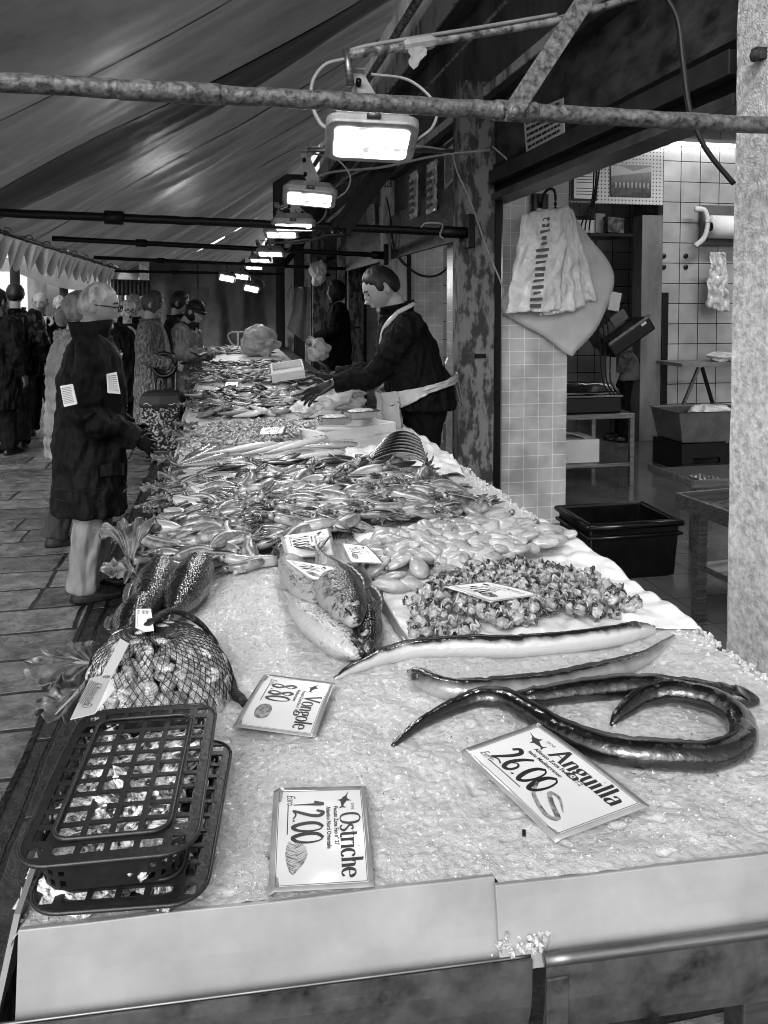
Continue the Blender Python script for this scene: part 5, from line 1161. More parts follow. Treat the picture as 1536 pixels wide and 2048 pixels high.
scatter([(362, 998), (372, 968), (480, 945), (640, 925), (760, 928), (840, 962), (700, 975), (560, 978), (430, 1002)], .12, .036, protos, 25, 14, .03, 9, 'flat fish, dark or pale, in the overlapping heap behind the squid', 'flat fish', 'flat fish behind the squid', layers=2, tilt=10, maxn=80)
drop(protos)
# cleaned cuttlefish
M_cut = mat('cuttlefish_white', .46, .30, rough=.35, scale=30, coat=.5, rnd=.2, bump=.4, bscale=30)
def cuttle(k):
    g = random.Random(k); r = empty('cleaned_cuttlefish'); b = MB(); L = .042 + .010 * g.random(); W = .021 + .006 * g.random()
    b.ell((0, 0, .014), (L, W, .0155), None, 22, 14, lambda d: 1 + .16 * nz(d.x * 1.4 + k, d.y * 1.4, d.z * 1.4) - .10 * math.exp(-(d.y / .18) ** 2) * max(0, d.z) * (k % 2) - .18 * max(0, d.x) * abs(d.y)); b.build('body', M_cut, r, smooth=True)
    if k % 3 == 0:
        b = MB(); b.ell((L * .95, 0, .012), (.011, .010, .009), None, 12, 8, lambda d: 1 + .3 * nz(d.x * 4, d.y * 4, k)); b.build('head', mat('cuttle_head', .10, .26, rough=.25, scale=90, coat=.8), r, smooth=True)
    return r
protos = [cuttle(k) for k in range(7)]
scatter([(722, 1098), (770, 1078), (900, 1066), (1040, 1060), (1130, 1078), (1130, 1108), (1080, 1140), (1000, 1150), (930, 1172), (860, 1196), (770, 1196), (745, 1150)], .062, .050, protos, 0, 50, .030, 21, 'white cleaned cuttlefish in the heap on crumpled paper', 'cuttlefish', 'cleaned cuttlefish on paper', layers=3, tilt=14, base=.012, maxn=200, smin=.8, smax=1.2)
drop(protos)
# mussel meat
M_meat = mat('mussel_meat', .42, .16, rough=.4, scale=60, coat=.3, rnd=.25, lo=.4, hi=.7, bump=.3, bscale=90)
M_frill = mat('mussel_frill', .010, .16, rough=.2, scale=80, coat=.9, rnd=.3, lo=.4, hi=.6)
def meat(k):
    g = random.Random(k + 50); r = empty('mussel_meat'); b = MB()
    b.ell((0, 0, .010), (.016, .013, .010), None, 16, 12, lambda d: 1 + .42 * nz(d.x * 2 + k * 3, d.y * 2, d.z * 2) + .12 * nz(d.x * 6, d.y * 6, d.z * 6 + k)); b.build('meat', M_meat, r, smooth=True)
    b = MB(); a0 = g.uniform(0, 6)
    b.sheet(lambda u, v: ((.013 + .009 * v) * math.cos(a0 + u * 3.4), (.011 + .009 * v) * math.sin(a0 + u * 3.4), .009 + .006 * math.sin(u * 19 + k) * (.3 + v) + .005 * v), 22, 3, .002); b.build('frill', M_frill if k % 3 else M_meat, r, smooth=True)
    if k % 2: b = MB(); b.ell((.012, .004, .015), (.006, .0055, .005), None, 8, 6); b.build('dark_gut', M_frill, r, smooth=True)
    return r
protos = [meat(k) for k in range(8)]
scatter([(812, 1278), (815, 1232), (880, 1192), (930, 1172), (1010, 1146), (1110, 1158), (1200, 1182), (1288, 1222), (1262, 1240), (1150, 1252), (1060, 1270), (900, 1292), (830, 1298)], .027, .030, protos, 0, 90, .040, 31, 'shelled mussel meat in the mound in front of the cuttlefish', 'shellfish meat', 'mound of shelled mussel meat', layers=3, tilt=35, base=.006, maxn=300, smin=.8, smax=1.25)
drop(protos)
# mackerel fan and long fish beyond
M_mack = mat_fish('mackerel_skin', .02, .34, .35, .62, namt=.2, stripe=22, rough=.2, coat=.9)
M_silver = mat_fish('silver_skin', .03, .55, .45, .70, namt=.5, nscale=40, rough=.3, coat=.4, rnd=.2)
for i, (a_, b__, m, lb) in enumerate((((352, 942), (458, 918), M_mack, 'striped mackerel of the fan at the left edge, topmost'), ((350, 945), (440, 905), M_mack, 'striped mackerel of the fan, steepest one'), ((360, 948), (500, 935), M_mack, 'striped mackerel lying flattest in the fan'), ((356, 938), (425, 898), M_mack, 'striped mackerel, farthest back in the fan'), ((372, 950), (530, 946), M_mack, 'striped mackerel nearest to the flat fish'),
        ((530, 922), (655, 888), M_silver, 'long silver fish, first of the three beyond the flat fish'), ((480, 918), (610, 890), M_silver, 'long silver fish with a dark back, left of its neighbours'), ((600, 905), (715, 900), M_mack, 'dark patterned long fish lying alone on the bare ice'), ((400, 925), (560, 900), M_silver, 'long silver fish touching the mackerel fan'), ((560, 930), (690, 912), M_silver, 'long pale fish just in front of the dark patterned one'))):
    rz, L, mid = dirpx(a_, b__); o = fish('long_fish', L, .030, .019, m, M_fin, n=18); place(o, mid + V((0, 0, .006 + .008 * (i % 3))), rz, 0, 0, 1, lb, 'fish', 'long fish and mackerel')
# arched fillets on paper
M_fillet = mat_fish('arched_fillet', .02, .40, .45, .60, namt=.2, nscale=20, rough=.25, coat=.8)
for k in range(7):
    b = MB(); a0, a1 = T(716 + 7 * k, 946 - 5 * k), T(852 - 2 * k, 926 - 4 * k)
    pts = [a0.lerp(a1, t) + V((0, .012 * math.sin(PI * t), .016 + .055 * max(0, math.sin(PI * t)) ** .8 + .006 * k)) for t in [i / 14 for i in range(15)]]
    o0 = pts[7].copy(); wv = [.018 * max(0, math.sin(PI * min(1, .08 + t * .9))) ** .6 + .002 for t in [i / 14 for i in range(15)]]
    b.tube([p - o0 for p in pts], wv, 12, [.009] * 15); o = b.build('arched_fillet', M_fillet, smooth=True); o.location = o0; tag(o, 'dark-edged fillet arching with its fellows over the white paper', 'fillet', 'arched fillets on white paper')
# shrimp
M_shr = mat('shrimp_shell', .50, .26, rough=.25, scale=60, coat=.6, rnd=.2)
def shrimp(k):
    g = random.Random(k); r = empty('shrimp'); R0 = .018 + .005 * g.random(); b = MB(); a1 = 3.6 + g.random()
    b.tube([(R0 * math.cos(a), R0 * math.sin(a), .008 + .002 * math.sin(a * 2)) for a in [a1 * i / 12 for i in range(13)]], [.003, .0055, .0072, .0078, .0078, .0075, .007, .0064, .0058, .005, .0042, .003, .002], 8); b.build('body', M_shr, r, smooth=True)
    b = MB(); b.tube([(R0, 0, .008), (R0 + .004, -.02, .012), (R0 - .01, -.045, .008)], .0009, 4); b.build('antenna', M_shr, r)
    b = MB(); a = a1; b.sheet(lambda u, v: (R0 * math.cos(a) + (v - .5) * .012 * u, R0 * math.sin(a) - u * .010 + 0, .006), 3, 3, .0008); b.build('tail_fan', M_shr, r)
    return r
protos = [shrimp(k) for k in range(5)]
scatter([(368, 908), (380, 868), (430, 848), (560, 838), (640, 850), (632, 872), (560, 892), (470, 905)], .036, .036, protos, 0, 120, .045, 41, 'curled pale shrimp in the heap behind the mackerel', 'shrimp', 'heap of curled shrimp', layers=2, tilt=25, base=.004, maxn=300)
drop(protos)
# fish farther up the stall: three kinds of heaps
M_dk = mat_fish('dark_round_fish', .010, .34, .40, .70, namt=.9, nscale=40, rough=.3, coat=.4, rnd=.3)
protos = [fish('dark_small_fish', .21, .034, .022, M_dk, M_fin, n=14), fish('dark_small_fish', .25, .038, .022, M_bream, M_fin, n=14, bend=.05), fish('dark_small_fish', .18, .036, .02, M_silver, M_fin, n=14)]
scatter([(398, 836), (392, 800), (400, 768), (590, 775), (612, 800), (600, 825), (520, 838)], .12, .06, protos, 8, 22, .05, 51, 'glossy dark fish in the heap left of the fishmonger hands', 'fish', 'dark fish left of the fishmonger hands', layers=2, tilt=14, maxn=120)
drop(protos)
protos = [fish('small_fish', .17, .024, .016, M_silver, M_fin, n=10, fins=False), fish('small_fish', .20, .026, .017, M_dk, M_fin, n=10, fins=False), fish('small_fish', .15, .022, .014, M_breamL, M_fin, n=10, fins=False)]
scatter([(396, 768), (398, 738), (408, 712), (560, 712), (600, 740), (618, 770)], .11, .085, protos, 10, 20, .05, 61, 'small silver or dark fish heaped on the far part of the stall', 'fish', 'small fish on the far part of the stall', layers=2, tilt=14, maxn=240)
scatter([(408, 712), (414, 700), (500, 698), (556, 708)], .14, .12, protos, 12, 20, .04, 71, 'tiny fish in the farthest heap before the curtain', 'fish', 'farthest fish before the curtain', layers=2, tilt=14, maxn=200)
drop(protos)
# crabs / scallop shells at the left edge
def scallop(px, py, s, rz, lb):
    r = empty('scallop_shell', T(px, py, .02), rz, lb, 'shell', 'scallop shells by the shrimp'); b = MB()
    b.sheet(lambda u, v: (s * v * math.cos(R(20 + 140 * u)), s * v * math.sin(R(20 + 140 * u)), s * (.30 * math.sin(PI * v * .8) + .035 * math.cos(u * PI * 22) * v)), 66, 10, .003); b.build('ribbed_valve', mat('scallop', .34, .10, rough=.5, scale=30, stretch=(1, .3, 1)), r, smooth=True)
    b = MB(); b.box((0, -.002, .004), (s * .5, s * .16, .006)); b.build('hinge', mat('scallop', .34), r, bevel=.002)
scallop(402, 866, .085, R(-20), 'ribbed scallop shell on the white board left of the shrimp'); scallop(378, 884, .07, R(60), 'smaller scallop shell at the very edge by the shrimp')

# ---------------------------------------------------------------- lettuce along the left edge
M_let = mat('lettuce', .22, .07, rough=.4, scale=26, coat=.3, bump=.4, bscale=50)
def lettuce(p, s, rz, label, seed, lift=.25):
    r = empty('lettuce_leaf', p, rz, label, 'lettuce', 'lettuce leaves along the left edge of the stall')
    b = MB()
    def f(u, v):
        a = (u - .5) * 2; rad = s * v * (1 - .28 * a * a) * (1 + .06 * v * math.sin(a * 37 + seed)); fr = .13 * s * v ** 2 * (math.sin(a * 17 + seed) * .6 + math.sin(a * 41 + seed) * .35 + nz(a * 6, v * 4, seed) * 1.5) 
        w_ = a * (.35 + .9 * v) 
        return (rad * math.cos(w_) , rad * math.sin(w_) * .9 + fr * .3, fr + lift * s * math.sin(v * 1.7) + .05 * s * nz(u * 3, v * 5, seed))
    b.sheet(f, 120, 18, .0012); b.build('blade', M_let, r, smooth=True)
    b = MB(); b.tube([(0, 0, 0), (s * .4, 0, lift * s * .55), (s * .85, 0, lift * s * .98)], [.007, .005, .0015], 6); b.build('rib', mat('lettuce_rib', .30), r, smooth=True)
for i, (px, py, s, rz, lf, lb) in enumerate(((262, 1155, .13, 100, .9, 'tall ruffled lettuce leaf standing up beside the dark fish'), (285, 1160, .10, 190, .4, 'ruffled lettuce leaf hanging over the edge beside the dark fish'), (215, 1330, .15, 178, .1, 'pale lettuce leaf spreading out from under the net bag'), (190, 1345, .12, 235, -.3, 'drooping lettuce leaf lowest beside the net bag'),
        (350, 1025, .12, 175, .3, 'frilly lettuce leaf left of the squid'), (330, 1035, .10, 130, .3, 'second frilly leaf left of the squid'), (345, 985, .14, 165, .2, 'frilly lettuce leaf under the flat fish'), (352, 965, .11, 120, .3, 'lettuce leaf between the flat fish and mackerel'),
        (360, 935, .15, 150, .3, 'lettuce leaf by the mackerel tails'), (375, 880, .15, 165, .3, 'lettuce leaf at the left of the shrimp'), (385, 862, .14, 130, .3, 'lettuce leaf behind the scallop shells'), (395, 820, .17, 160, .3, 'lettuce leaf beside the dark fish heap'), (398, 795, .17, 170, .3, 'small far lettuce leaf, fourth from the end'), (402, 768, .2, 160, .3, 'small far lettuce leaf, third from the end'), (406, 745, .2, 170, .3, 'small far lettuce leaf, second from the end'), (410, 722, .25, 160, .3, 'farthest tiny lettuce leaf'))):
    lettuce(T(px, py, .012), s * (.85 if i > 3 else 1), R(rz), lb, i * 3.7, lf)
# ================================================================ PRICE CARDS
GL = {
 'O': [[(.36, .98), (.12, .86), (.03, .5), (.12, .14), (.36, .02), (.60, .14), (.69, .5), (.60, .86), (.36, .98)]],
 's': [[(.36, .54), (.22, .62), (.08, .54), (.08, .44), (.22, .34), (.36, .22), (.36, .10), (.20, .0), (.04, .09)]],
 't': [[(.16, .78), (.16, .30), (.17, .08), (.27, .0), (.36, .06)], [(.02, .60), (.32, .60)]],
 'r': [[(.12, .60), (.12, .02)], [(.12, .44), (.20, .58), (.32, .60), (.36, .54)], [(.02, .02), (.24, .02)], [(.02, .60), (.12, .60)]],
 'i': [[(.12, .60), (.12, .02)], [(.11, .82), (.13, .80)], [(.02, .02), (.23, .02)], [(.03, .60), (.12, .60)]],
 'c': [[(.40, .50), (.26, .62), (.10, .54), (.04, .32), (.10, .10), (.25, .0), (.40, .10)]],
 'h': [[(.11, .98), (.11, .02)], [(.11, .46), (.22, .60), (.36, .58), (.40, .42), (.40, .02)], [(.02, .02), (.21, .02)], [(.31, .02), (.50, .02)], [(.02, .98), (.11, .98)]],
 'e': [[(.06, .34), (.40, .36), (.38, .52), (.24, .62), (.10, .54), (.04, .32), (.10, .10), (.25, .0), (.41, .10)]],
 'A': [[(.06, .02), (.36, .98)], [(.36, .98), (.66, .02)], [(.16, .36), (.56, .36)], [(-.02, .02), (.14, .02)], [(.56, .02), (.76, .02)]],
 'n': [[(.11, .60), (.11, .02)], [(.11, .46), (.22, .60), (.36, .58), (.40, .42), (.40, .02)], [(.02, .02), (.21, .02)], [(.31, .02), (.50, .02)], [(.02, .60), (.11, .60)]],
 'g': [[(.22, .60), (.08, .54), (.06, .40), (.16, .26), (.30, .30), (.34, .44), (.28, .57), (.22, .60)], [(.16, .26), (.08, .14), (.20, .06), (.38, .02), (.40, -.16), (.22, -.26), (.04, -.20), (.06, -.06), (.16, .05)], [(.30, .56), (.44, .60)]],
 'u': [[(.10, .60), (.10, .16), (.18, .0), (.30, .04), (.38, .16)], [(.38, .60), (.38, .02), (.46, .02)], [(.02, .60), (.10, .60)], [(.29, .60), (.38, .60)]],
 'l': [[(.11, .98), (.11, .02)], [(.02, .02), (.21, .02)], [(.02, .98), (.11, .98)]],
 'a': [[(.08, .50), (.20, .61), (.34, .56), (.36, .40), (.36, .08), (.44, .02)], [(.36, .36), (.14, .30), (.06, .14), (.14, .0), (.28, .04), (.36, .14)]],
 'V': [[(.08, .98), (.38, .02)], [(.38, .02), (.66, .98)], [(-.02, .98), (.22, .98)], [(.54, .98), (.76, .98)]],
 'o': [[(.24, .62), (.10, .54), (.04, .31), (.10, .08), (.24, .0), (.38, .08), (.44, .31), (.38, .54), (.24, .62)]],
}
GW = {'O': .76, 's': .44, 't': .38, 'r': .40, 'i': .27, 'c': .45, 'h': .54, 'e': .46, 'A': .76, 'n': .54, 'g': .46, 'u': .50, 'l': .25, 'a': .48, 'V': .72, 'o': .50}
DG = {
 '1': [[(.05, .70), (.22, .98), (.20, .5), (.18, .02)]], '2': [[(.05, .78), (.18, .98), (.36, .86), (.30, .55), (.06, .10), (.02, .02), (.24, .10), (.46, .02)]],
 '0': [[(.24, .98), (.06, .78), (.03, .4), (.16, .03), (.34, .14), (.42, .5), (.36, .86), (.22, .97)]], '6': [[(.36, .98), (.16, .70), (.04, .30), (.14, .02), (.34, .08), (.38, .34), (.24, .46), (.08, .30)]],
 '8': [[(.34, .86), (.18, .98), (.06, .80), (.20, .56), (.36, .30), (.26, .02), (.06, .10), (.08, .34), (.26, .56), (.38, .80), (.30, .92)]], '7': [[(.02, .92), (.40, .96), (.24, .5), (.16, .0)], [(.08, .5), (.36, .52)]],
 '4': [[(.28, .98), (.04, .36), (.42, .38)], [(.30, .62), (.28, .0)]], '5': [[(.40, .96), (.12, .94), (.08, .56), (.30, .58), (.38, .26), (.22, .02), (.02, .10)]], '.': [[(.04, .06), (.07, .0)]],
}
def ribbon(mb, pts, place, wf, smooth=True):
    P_ = [V((p[0], p[1], 0)) for p in pts]
    if smooth and len(P_) > 2: P_ = crom(P_, 6)
    vs = []
    for i, p in enumerate(P_):
        d = (P_[min(i + 1, len(P_) - 1)] - P_[max(i - 1, 0)]); d = d.normalized() if d.length > 1e-9 else V((1, 0, 0)); w_ = wf(d, i / max(1, len(P_) - 1)) / 2
        q = V((-d.y, d.x, 0)) * w_; vs += [place(p.x + q.x, p.y + q.y), place(p.x - q.x, p.y - q.y)]
    mb.add(vs, [(2 * i + 1, 2 * i + 3, 2 * i + 2, 2 * i) for i in range(len(P_) - 1)])
def word(mb, s, x, y, sx, sy, place, serif=True):
    D = GL if serif else DG
    for ch in s:
        for st_ in D[ch]:
            pts = [(x + p[0] * sx, y + p[1] * sy) for p in st_]
            if serif: wf = lambda d, t: (.035 + .095 * abs(d.y) ** 1.5) * sx * 1.25
            else: wf = lambda d, t: (.10 + .05 * math.sin(t * 5)) * min(sx, sy) * 1.1
            ribbon(mb, pts, place, wf, len(st_) > 2)
        x += (GW[ch] if serif else (.18 if ch == '.' else .50)) * sx
    return x
M_lam = mat('laminate_edge', .42, .32, rough=.12, coat=1, scale=9, spec=.8)
M_card = mat('card_paper', .66, .60, rough=.35, coat=.3, scale=4)
def price_card(px4, dz4, label, title, price, l1, l2, pic, bend=.004, margin=.07):
    TL, TR, BR, BL = [T(p[0], p[1], d) for p, d in zip(px4, dz4)]
    o0 = (TL + BR) / 2; r = empty('price_card', o0, 0, label, 'price card', 'laminated price cards'); TL, TR, BR, BL = [q - o0 for q in (TL, TR, BR, BL)]
    n_ = (BL - TL).cross(TR - TL).normalized(); n_ = n_ if n_.z > 0 else -n_
    W_, H_ = 20.0, 14.0
    def at(x, y, h=0.0):
        u, v = x / W_, y / H_; p = BL.lerp(BR, u).lerp(TL.lerp(TR, u), v)
        return p + n_ * (h + bend * (math.sin(PI * min(1, max(0, u))) - .5) + bend * .8 * max(0, (abs(u - .5) - .36)) * 6 * (v > .0) * (1 - v))
    b = MB(); m_ = W_ * margin * .6
    b.sheet(lambda u, v: at(lerp(-m_, W_ + m_, u), lerp(-m_, H_ + m_, v)), 24, 16, .0009); b.build('laminate', M_lam, r, smooth=True)
    b = MB(); b.sheet(lambda u, v: at(lerp(0, W_, u), lerp(0, H_, v), .0005), 24, 16); b.build('paper', M_card, r, smooth=True)
    pl = lambda x, y: at(x, y, .0009)
    b = MB()
    for a_, c_ in (((.15, .15), (W_ - .15, .15)), ((W_ - .15, .15), (W_ - .15, H_ - .15)), ((W_ - .15, H_ - .15), (.15, H_ - .15)), ((.15, H_ - .15), (.15, .15))):
        N = 14; ribbon(b, [(lerp(a_[0], c_[0], k / N), lerp(a_[1], c_[1], k / N)) for k in range(N + 1)], pl, lambda d, t: .10)
    b.build('border_line', M_greyink, r)
    b = MB(); tw = sum(GW[c] for c in title); sx = 12.6 / tw if title else 2; word(b, title, 6.4, H_ - 3.9, sx, 3.4, pl)
    if not title:
        for k in range(14): ribbon(b, [(6.6 + .85 * k, H_ - 3.6), (6.8 + .85 * k + .3 * math.sin(k * 2.3), H_ - 2.4 + .9 * abs(math.sin(k * 1.7)))], pl, lambda d, t: .22, False)
    b.build('title', mat('title_ink', .05, rough=.5), r)
    b = MB(); word(b, price, 2.6, 2.5, 4.6, 5.0, pl, False); b.build('handwritten_price', M_ink, r)
    b = MB(); ribbon(b, [(3.2 + .6 * k, 1.7) for k in range(13)], pl, lambda d, t: .16, False); b.build('underline', M_ink, r)
    b = MB(); text_mesh(b, 'Euro', 2.0, lambda x, y: pl(1.0 + x + y * .25, 1.5 + y), .62); text_mesh(b, 'al kg.', .75, lambda x, y: pl(3.6 + x, 1.0 + y), .8, .01) if False else None; b.build('currency_word', M_ink, r)
    b = MB(); text_mesh(b, l1, .98, lambda x, y: pl(4.4 + x, 9.2 + y), .92, .025); text_mesh(b, l2, .98, lambda x, y: pl(4.4 + x, 8.0 + y), .92, .025); b.build('origin_text', M_ink, r)
    # swordfish mark
    b = MB(); fx, fy = 1.9, 10.6
    sword = [(-1.7, 1.5), (.2, 1.05), (.9, 1.3), (1.6, 2.0), (1.55, 1.0), (2.6, .45), (3.2, .25), (3.9, .9), (3.7, .05), (4.0, -.8), (3.1, -.12), (2.3, -.25), (1.5, -.3), (1.1, -1.0), (.9, -.15), (.1, .35), (-.1, .75)]
    b.add([pl(fx + x * .8, fy + y * .8) for x, y in sword], [tuple(range(len(sword)))]); text_mesh(b, 'ZANE', .7, lambda x, y: pl(fx + 1.9 + x, fy + 1.5 + y), 1.0, .0); b.build('swordfish_mark', mat('logo_ink', .07), r)
    b = MB()
    if pic == 'oyster':
        for k in range(26):
            t = k / 25; cx_ = lerp(12.2, 17.6, t); w_ = 1.7 * math.sin(PI * (.12 + .8 * t)) ** .8
            ribbon(b, [(cx_ - .5, 2.7 + w_ + .5 * math.sin(t * 3)), (cx_ + .25, 2.7 + .3 * math.sin(k) + .5 * math.sin(t * 3)), (cx_ - .4, 2.7 - w_ + .5 * math.sin(t * 3))], pl, lambda d, t: .10 + .04 * math.sin(k * 2.1))
    elif pic == 'eel':
        ribbon(b, [(10.6, 4.6), (12.5, 2.4), (16.2, 1.3), (17.6, 2.2), (15.0, 3.4), (13.2, 4.6), (14.6, 5.0), (17.0, 3.6)], pl, lambda d, t: .75 * math.sin(PI * min(1, .12 + t * .85)) ** .6)
    elif pic:
        b.add([pl(14.2 + 3.0 * math.cos(a) * (1 - .1 * math.cos(2 * a)), 3.3 + 1.6 * math.sin(a)) for a in [2 * PI * k / 24 for k in range(24)]], [tuple(range(24))])
    if pic: b.build('printed_picture', mat('picture_ink', .12, .35, rough=.5, scale=90, lo=.4, hi=.6), r)
    return r
FAO = 'Pescato Zona Fao n° 27'
price_card(((722, 1575), (737, 1760), (548, 1777), (557, 1585)), (.014, .010, .010, .014), 'price card reading Ostriche 12.00 lying nearest in the middle', 'Ostriche', '12.00', FAO, 'Atlantico Nord Orientale', 'oyster', .006)
price_card(((661, 1367), (623, 1467), (476, 1450), (532, 1353)), (.020, .012, .010, .014), 'price card reading Vongole 8.80 beside the net bag', 'Vongole', '8.80', 'Pescato Zona Fao n° 37.2', 'Mediterraneo', 'clam', .003)
price_card(((1076, 1452), (1280, 1606), (1113, 1671), (936, 1504)), (.030, .012, .008, .014), 'price card reading Anguilla 26.00 below the black curled eel', 'Anguilla', '26.00', 'Allevato Zona Fao n° 37.2', 'Italia Mediterraneo', 'eel', .003)
price_card(((655, 1056), (666, 1107), (577, 1115), (567, 1075)), (.075, .045, .045, .075), 'price card reading 16.00 propped against the squid', '', '16.00', FAO, 'Mediterraneo', '', .003)
price_card(((663, 1134), (715, 1168), (621, 1157), (568, 1118)), (.105, .085, .085, .095), 'price card reading 7.00 resting on the big fish', '', '7.00', 'Allevato Zona Fao n° 37', 'Italia', 'fish', .002)
price_card(((733, 1092), (764, 1125), (702, 1124), (685, 1087)), (.065, .060, .050, .060), 'price card reading 18.00 at the left edge of the cuttlefish', '', '18.00', FAO, 'Mediterraneo', 'fish', .002)
price_card(((975, 1164), (1075, 1188), (983, 1202), (893, 1173)), (.085, .070, .070, .080), 'price card reading 14.00 lying over the mussel meat', '', '14.00', FAO, 'Atlantico Orientale', 'clam', .002)
price_card(((449, 956), (460, 970), (395, 990), (378, 974)), (.06, .05, .05, .06), 'price card reading 15.00 on the flat fish at the left', '', '15.00', FAO, 'Mediterraneo', '', .003)
price_card(((571, 852), (564, 866), (519, 869), (523, 857)), (.07, .06, .06, .07), 'small price card lying flat in the shrimp heap', '', '14.00', FAO, 'Mediterraneo', '', .003)
for i, (x, y) in enumerate(((487, 793), (452, 768), (560, 788), (470, 733), (520, 722))):
    price_card(((x + 24, y - 4), (x + 22, y + 5), (x - 4, y + 6), (x, y - 3)), (.07, .06, .06, .07), 'tiny distant price card, number %s from the near side, among the small fish' % ('one', 'two', 'three', 'four', 'five')[i], '', '8.00', FAO, 'Italia', '', .002)

# ================================================================ OYSTER BASKETS
M_bask = mat('basket_plastic', .03, .045, rough=.42, scale=30, bump=.12, bscale=120, spec=.5)
M_oy = mat('oyster_shell', .85, .06, rough=.35, scale=26, detail=8, lo=.42, hi=.58, coat=.5, rnd=.3, stretch=(1, 2.5, 1), bump=1.0, bscale=60, bdist=.006)
LW, LL = .214, .350
def rrect_clamp(x, y, hx, hy, rad):
    ax, ay = abs(x) - (hx - rad), abs(y) - (hy - rad)
    if ax > 0 and ay > 0:
        d = math.hypot(ax, ay)
        if d > rad: return math.copysign(hx - rad + ax * rad / d, x), math.copysign(hy - rad + ay * rad / d, y), False
        return x, y, True
    return max(-hx, min(hx, x)), max(-hy, min(hy, y)), True
def basket_lid(parent, mask_inner=True):
    hx, hy = LW / 2, LL / 2; rad = .042; b = MB()
    xs_ = [-hx, -hx + .013]; 
    # column lines: rim | window | ridge band | 4 inner windows | ridge band | window | rim
    def lines(h, rim, win, band, ninner, bar):
        L = [-h, -h + rim, -h + rim + win, -h + rim + win + band]; x0 = L[-1]; wi = (2 * -x0 - bar * (ninner - 1)) / ninner; o = [(L[0], L[1], 's'), (L[1], L[2], 'w'), (L[2], L[3], 's')]; x = x0
        for k in range(ninner):
            o.append((x, x + wi, 'i')); x += wi
            if k < ninner - 1: o.append((x, x + bar, 'b')); x += bar
        o += [(-L[3], -L[2], 's'), (-L[2], -L[1], 'w'), (-L[1], -L[0], 's')]; return o
    cx_, cy_ = lines(hx, .014, .017, .011, 4, .0075), lines(hy, .015, .017, .011, 9, .0068)
    def sub(seg, n): return [(lerp(seg[0], seg[1], k / n), lerp(seg[0], seg[1], (k + 1) / n)) for k in range(n)]
    for si, sx_ in enumerate(cx_):
        for sj, sy_ in enumerate(cy_):
            tx, ty = sx_[2], sy_[2]; hole = False
            if tx == 'i' and ty == 'i': hole = True
            if (tx == 'w' and ty == 'i') or (tx == 'i' and ty == 'w'): hole = True
            if tx == 'w' and ty == 'w': hole = True
            if hole: continue
            nx, ny = 4, 4
            for (x0, x1) in sub(sx_, nx):
                for (y0, y1) in sub(sy_, ny):
                    c_in = rrect_clamp((x0 + x1) / 2, (y0 + y1) / 2, hx + .004, hy + .004, rad)[2]
                    if not c_in: continue
                    q = [rrect_clamp(x, y, hx, hy, rad)[:2] for x, y in ((x0, y0), (x1, y0), (x1, y1), (x0, y1))]
                    z = lambda x, y: -.002 * ((x / hx) ** 2 + (y / hy) ** 2)
                    b.add([(x, y, z(x, y)) for x, y in q], [(0, 1, 2, 3)])
    o = b.build('lid', M_bask, parent, smooth=False); 
    bmh = bmesh.new(); bmh.from_mesh(o.data); bmesh.ops.remove_doubles(bmh, verts=bmh.verts, dist=1e-5); bmh.to_mesh(o.data); bmh.free()
    sd = o.modifiers.new('s', 'SOLIDIFY'); sd.thickness = .0028; sd.offset = -1; bv = o.modifiers.new('b', 'BEVEL'); bv.width = .0006; bv.segments = 1
    def ring(hx_, hy_, rd, z, n=7):
        pts = []
        for (sx, sy, a0) in ((1, 1, 0), (-1, 1, 90), (-1, -1, 180), (1, -1, 270)):
            for k in range(n + 1): a = R(a0 + 90 * k / n); pts.append((sx * (hx_ - rd) + rd * math.cos(a), sy * (hy_ - rd) + rd * math.sin(a), z))
        return pts + [pts[0]]
    b = MB(); b.tube(ring(hx - .0365, hy - .0375, .022, .0012), .0030, 8); b.build('raised_ridge', M_bask, o, smooth=True)
    b = MB(); b.tube(ring(hx - .0005, hy - .0005, rad, -.004), .0028, 8); b.build('outer_lip', M_bask, o, smooth=True)
    return o
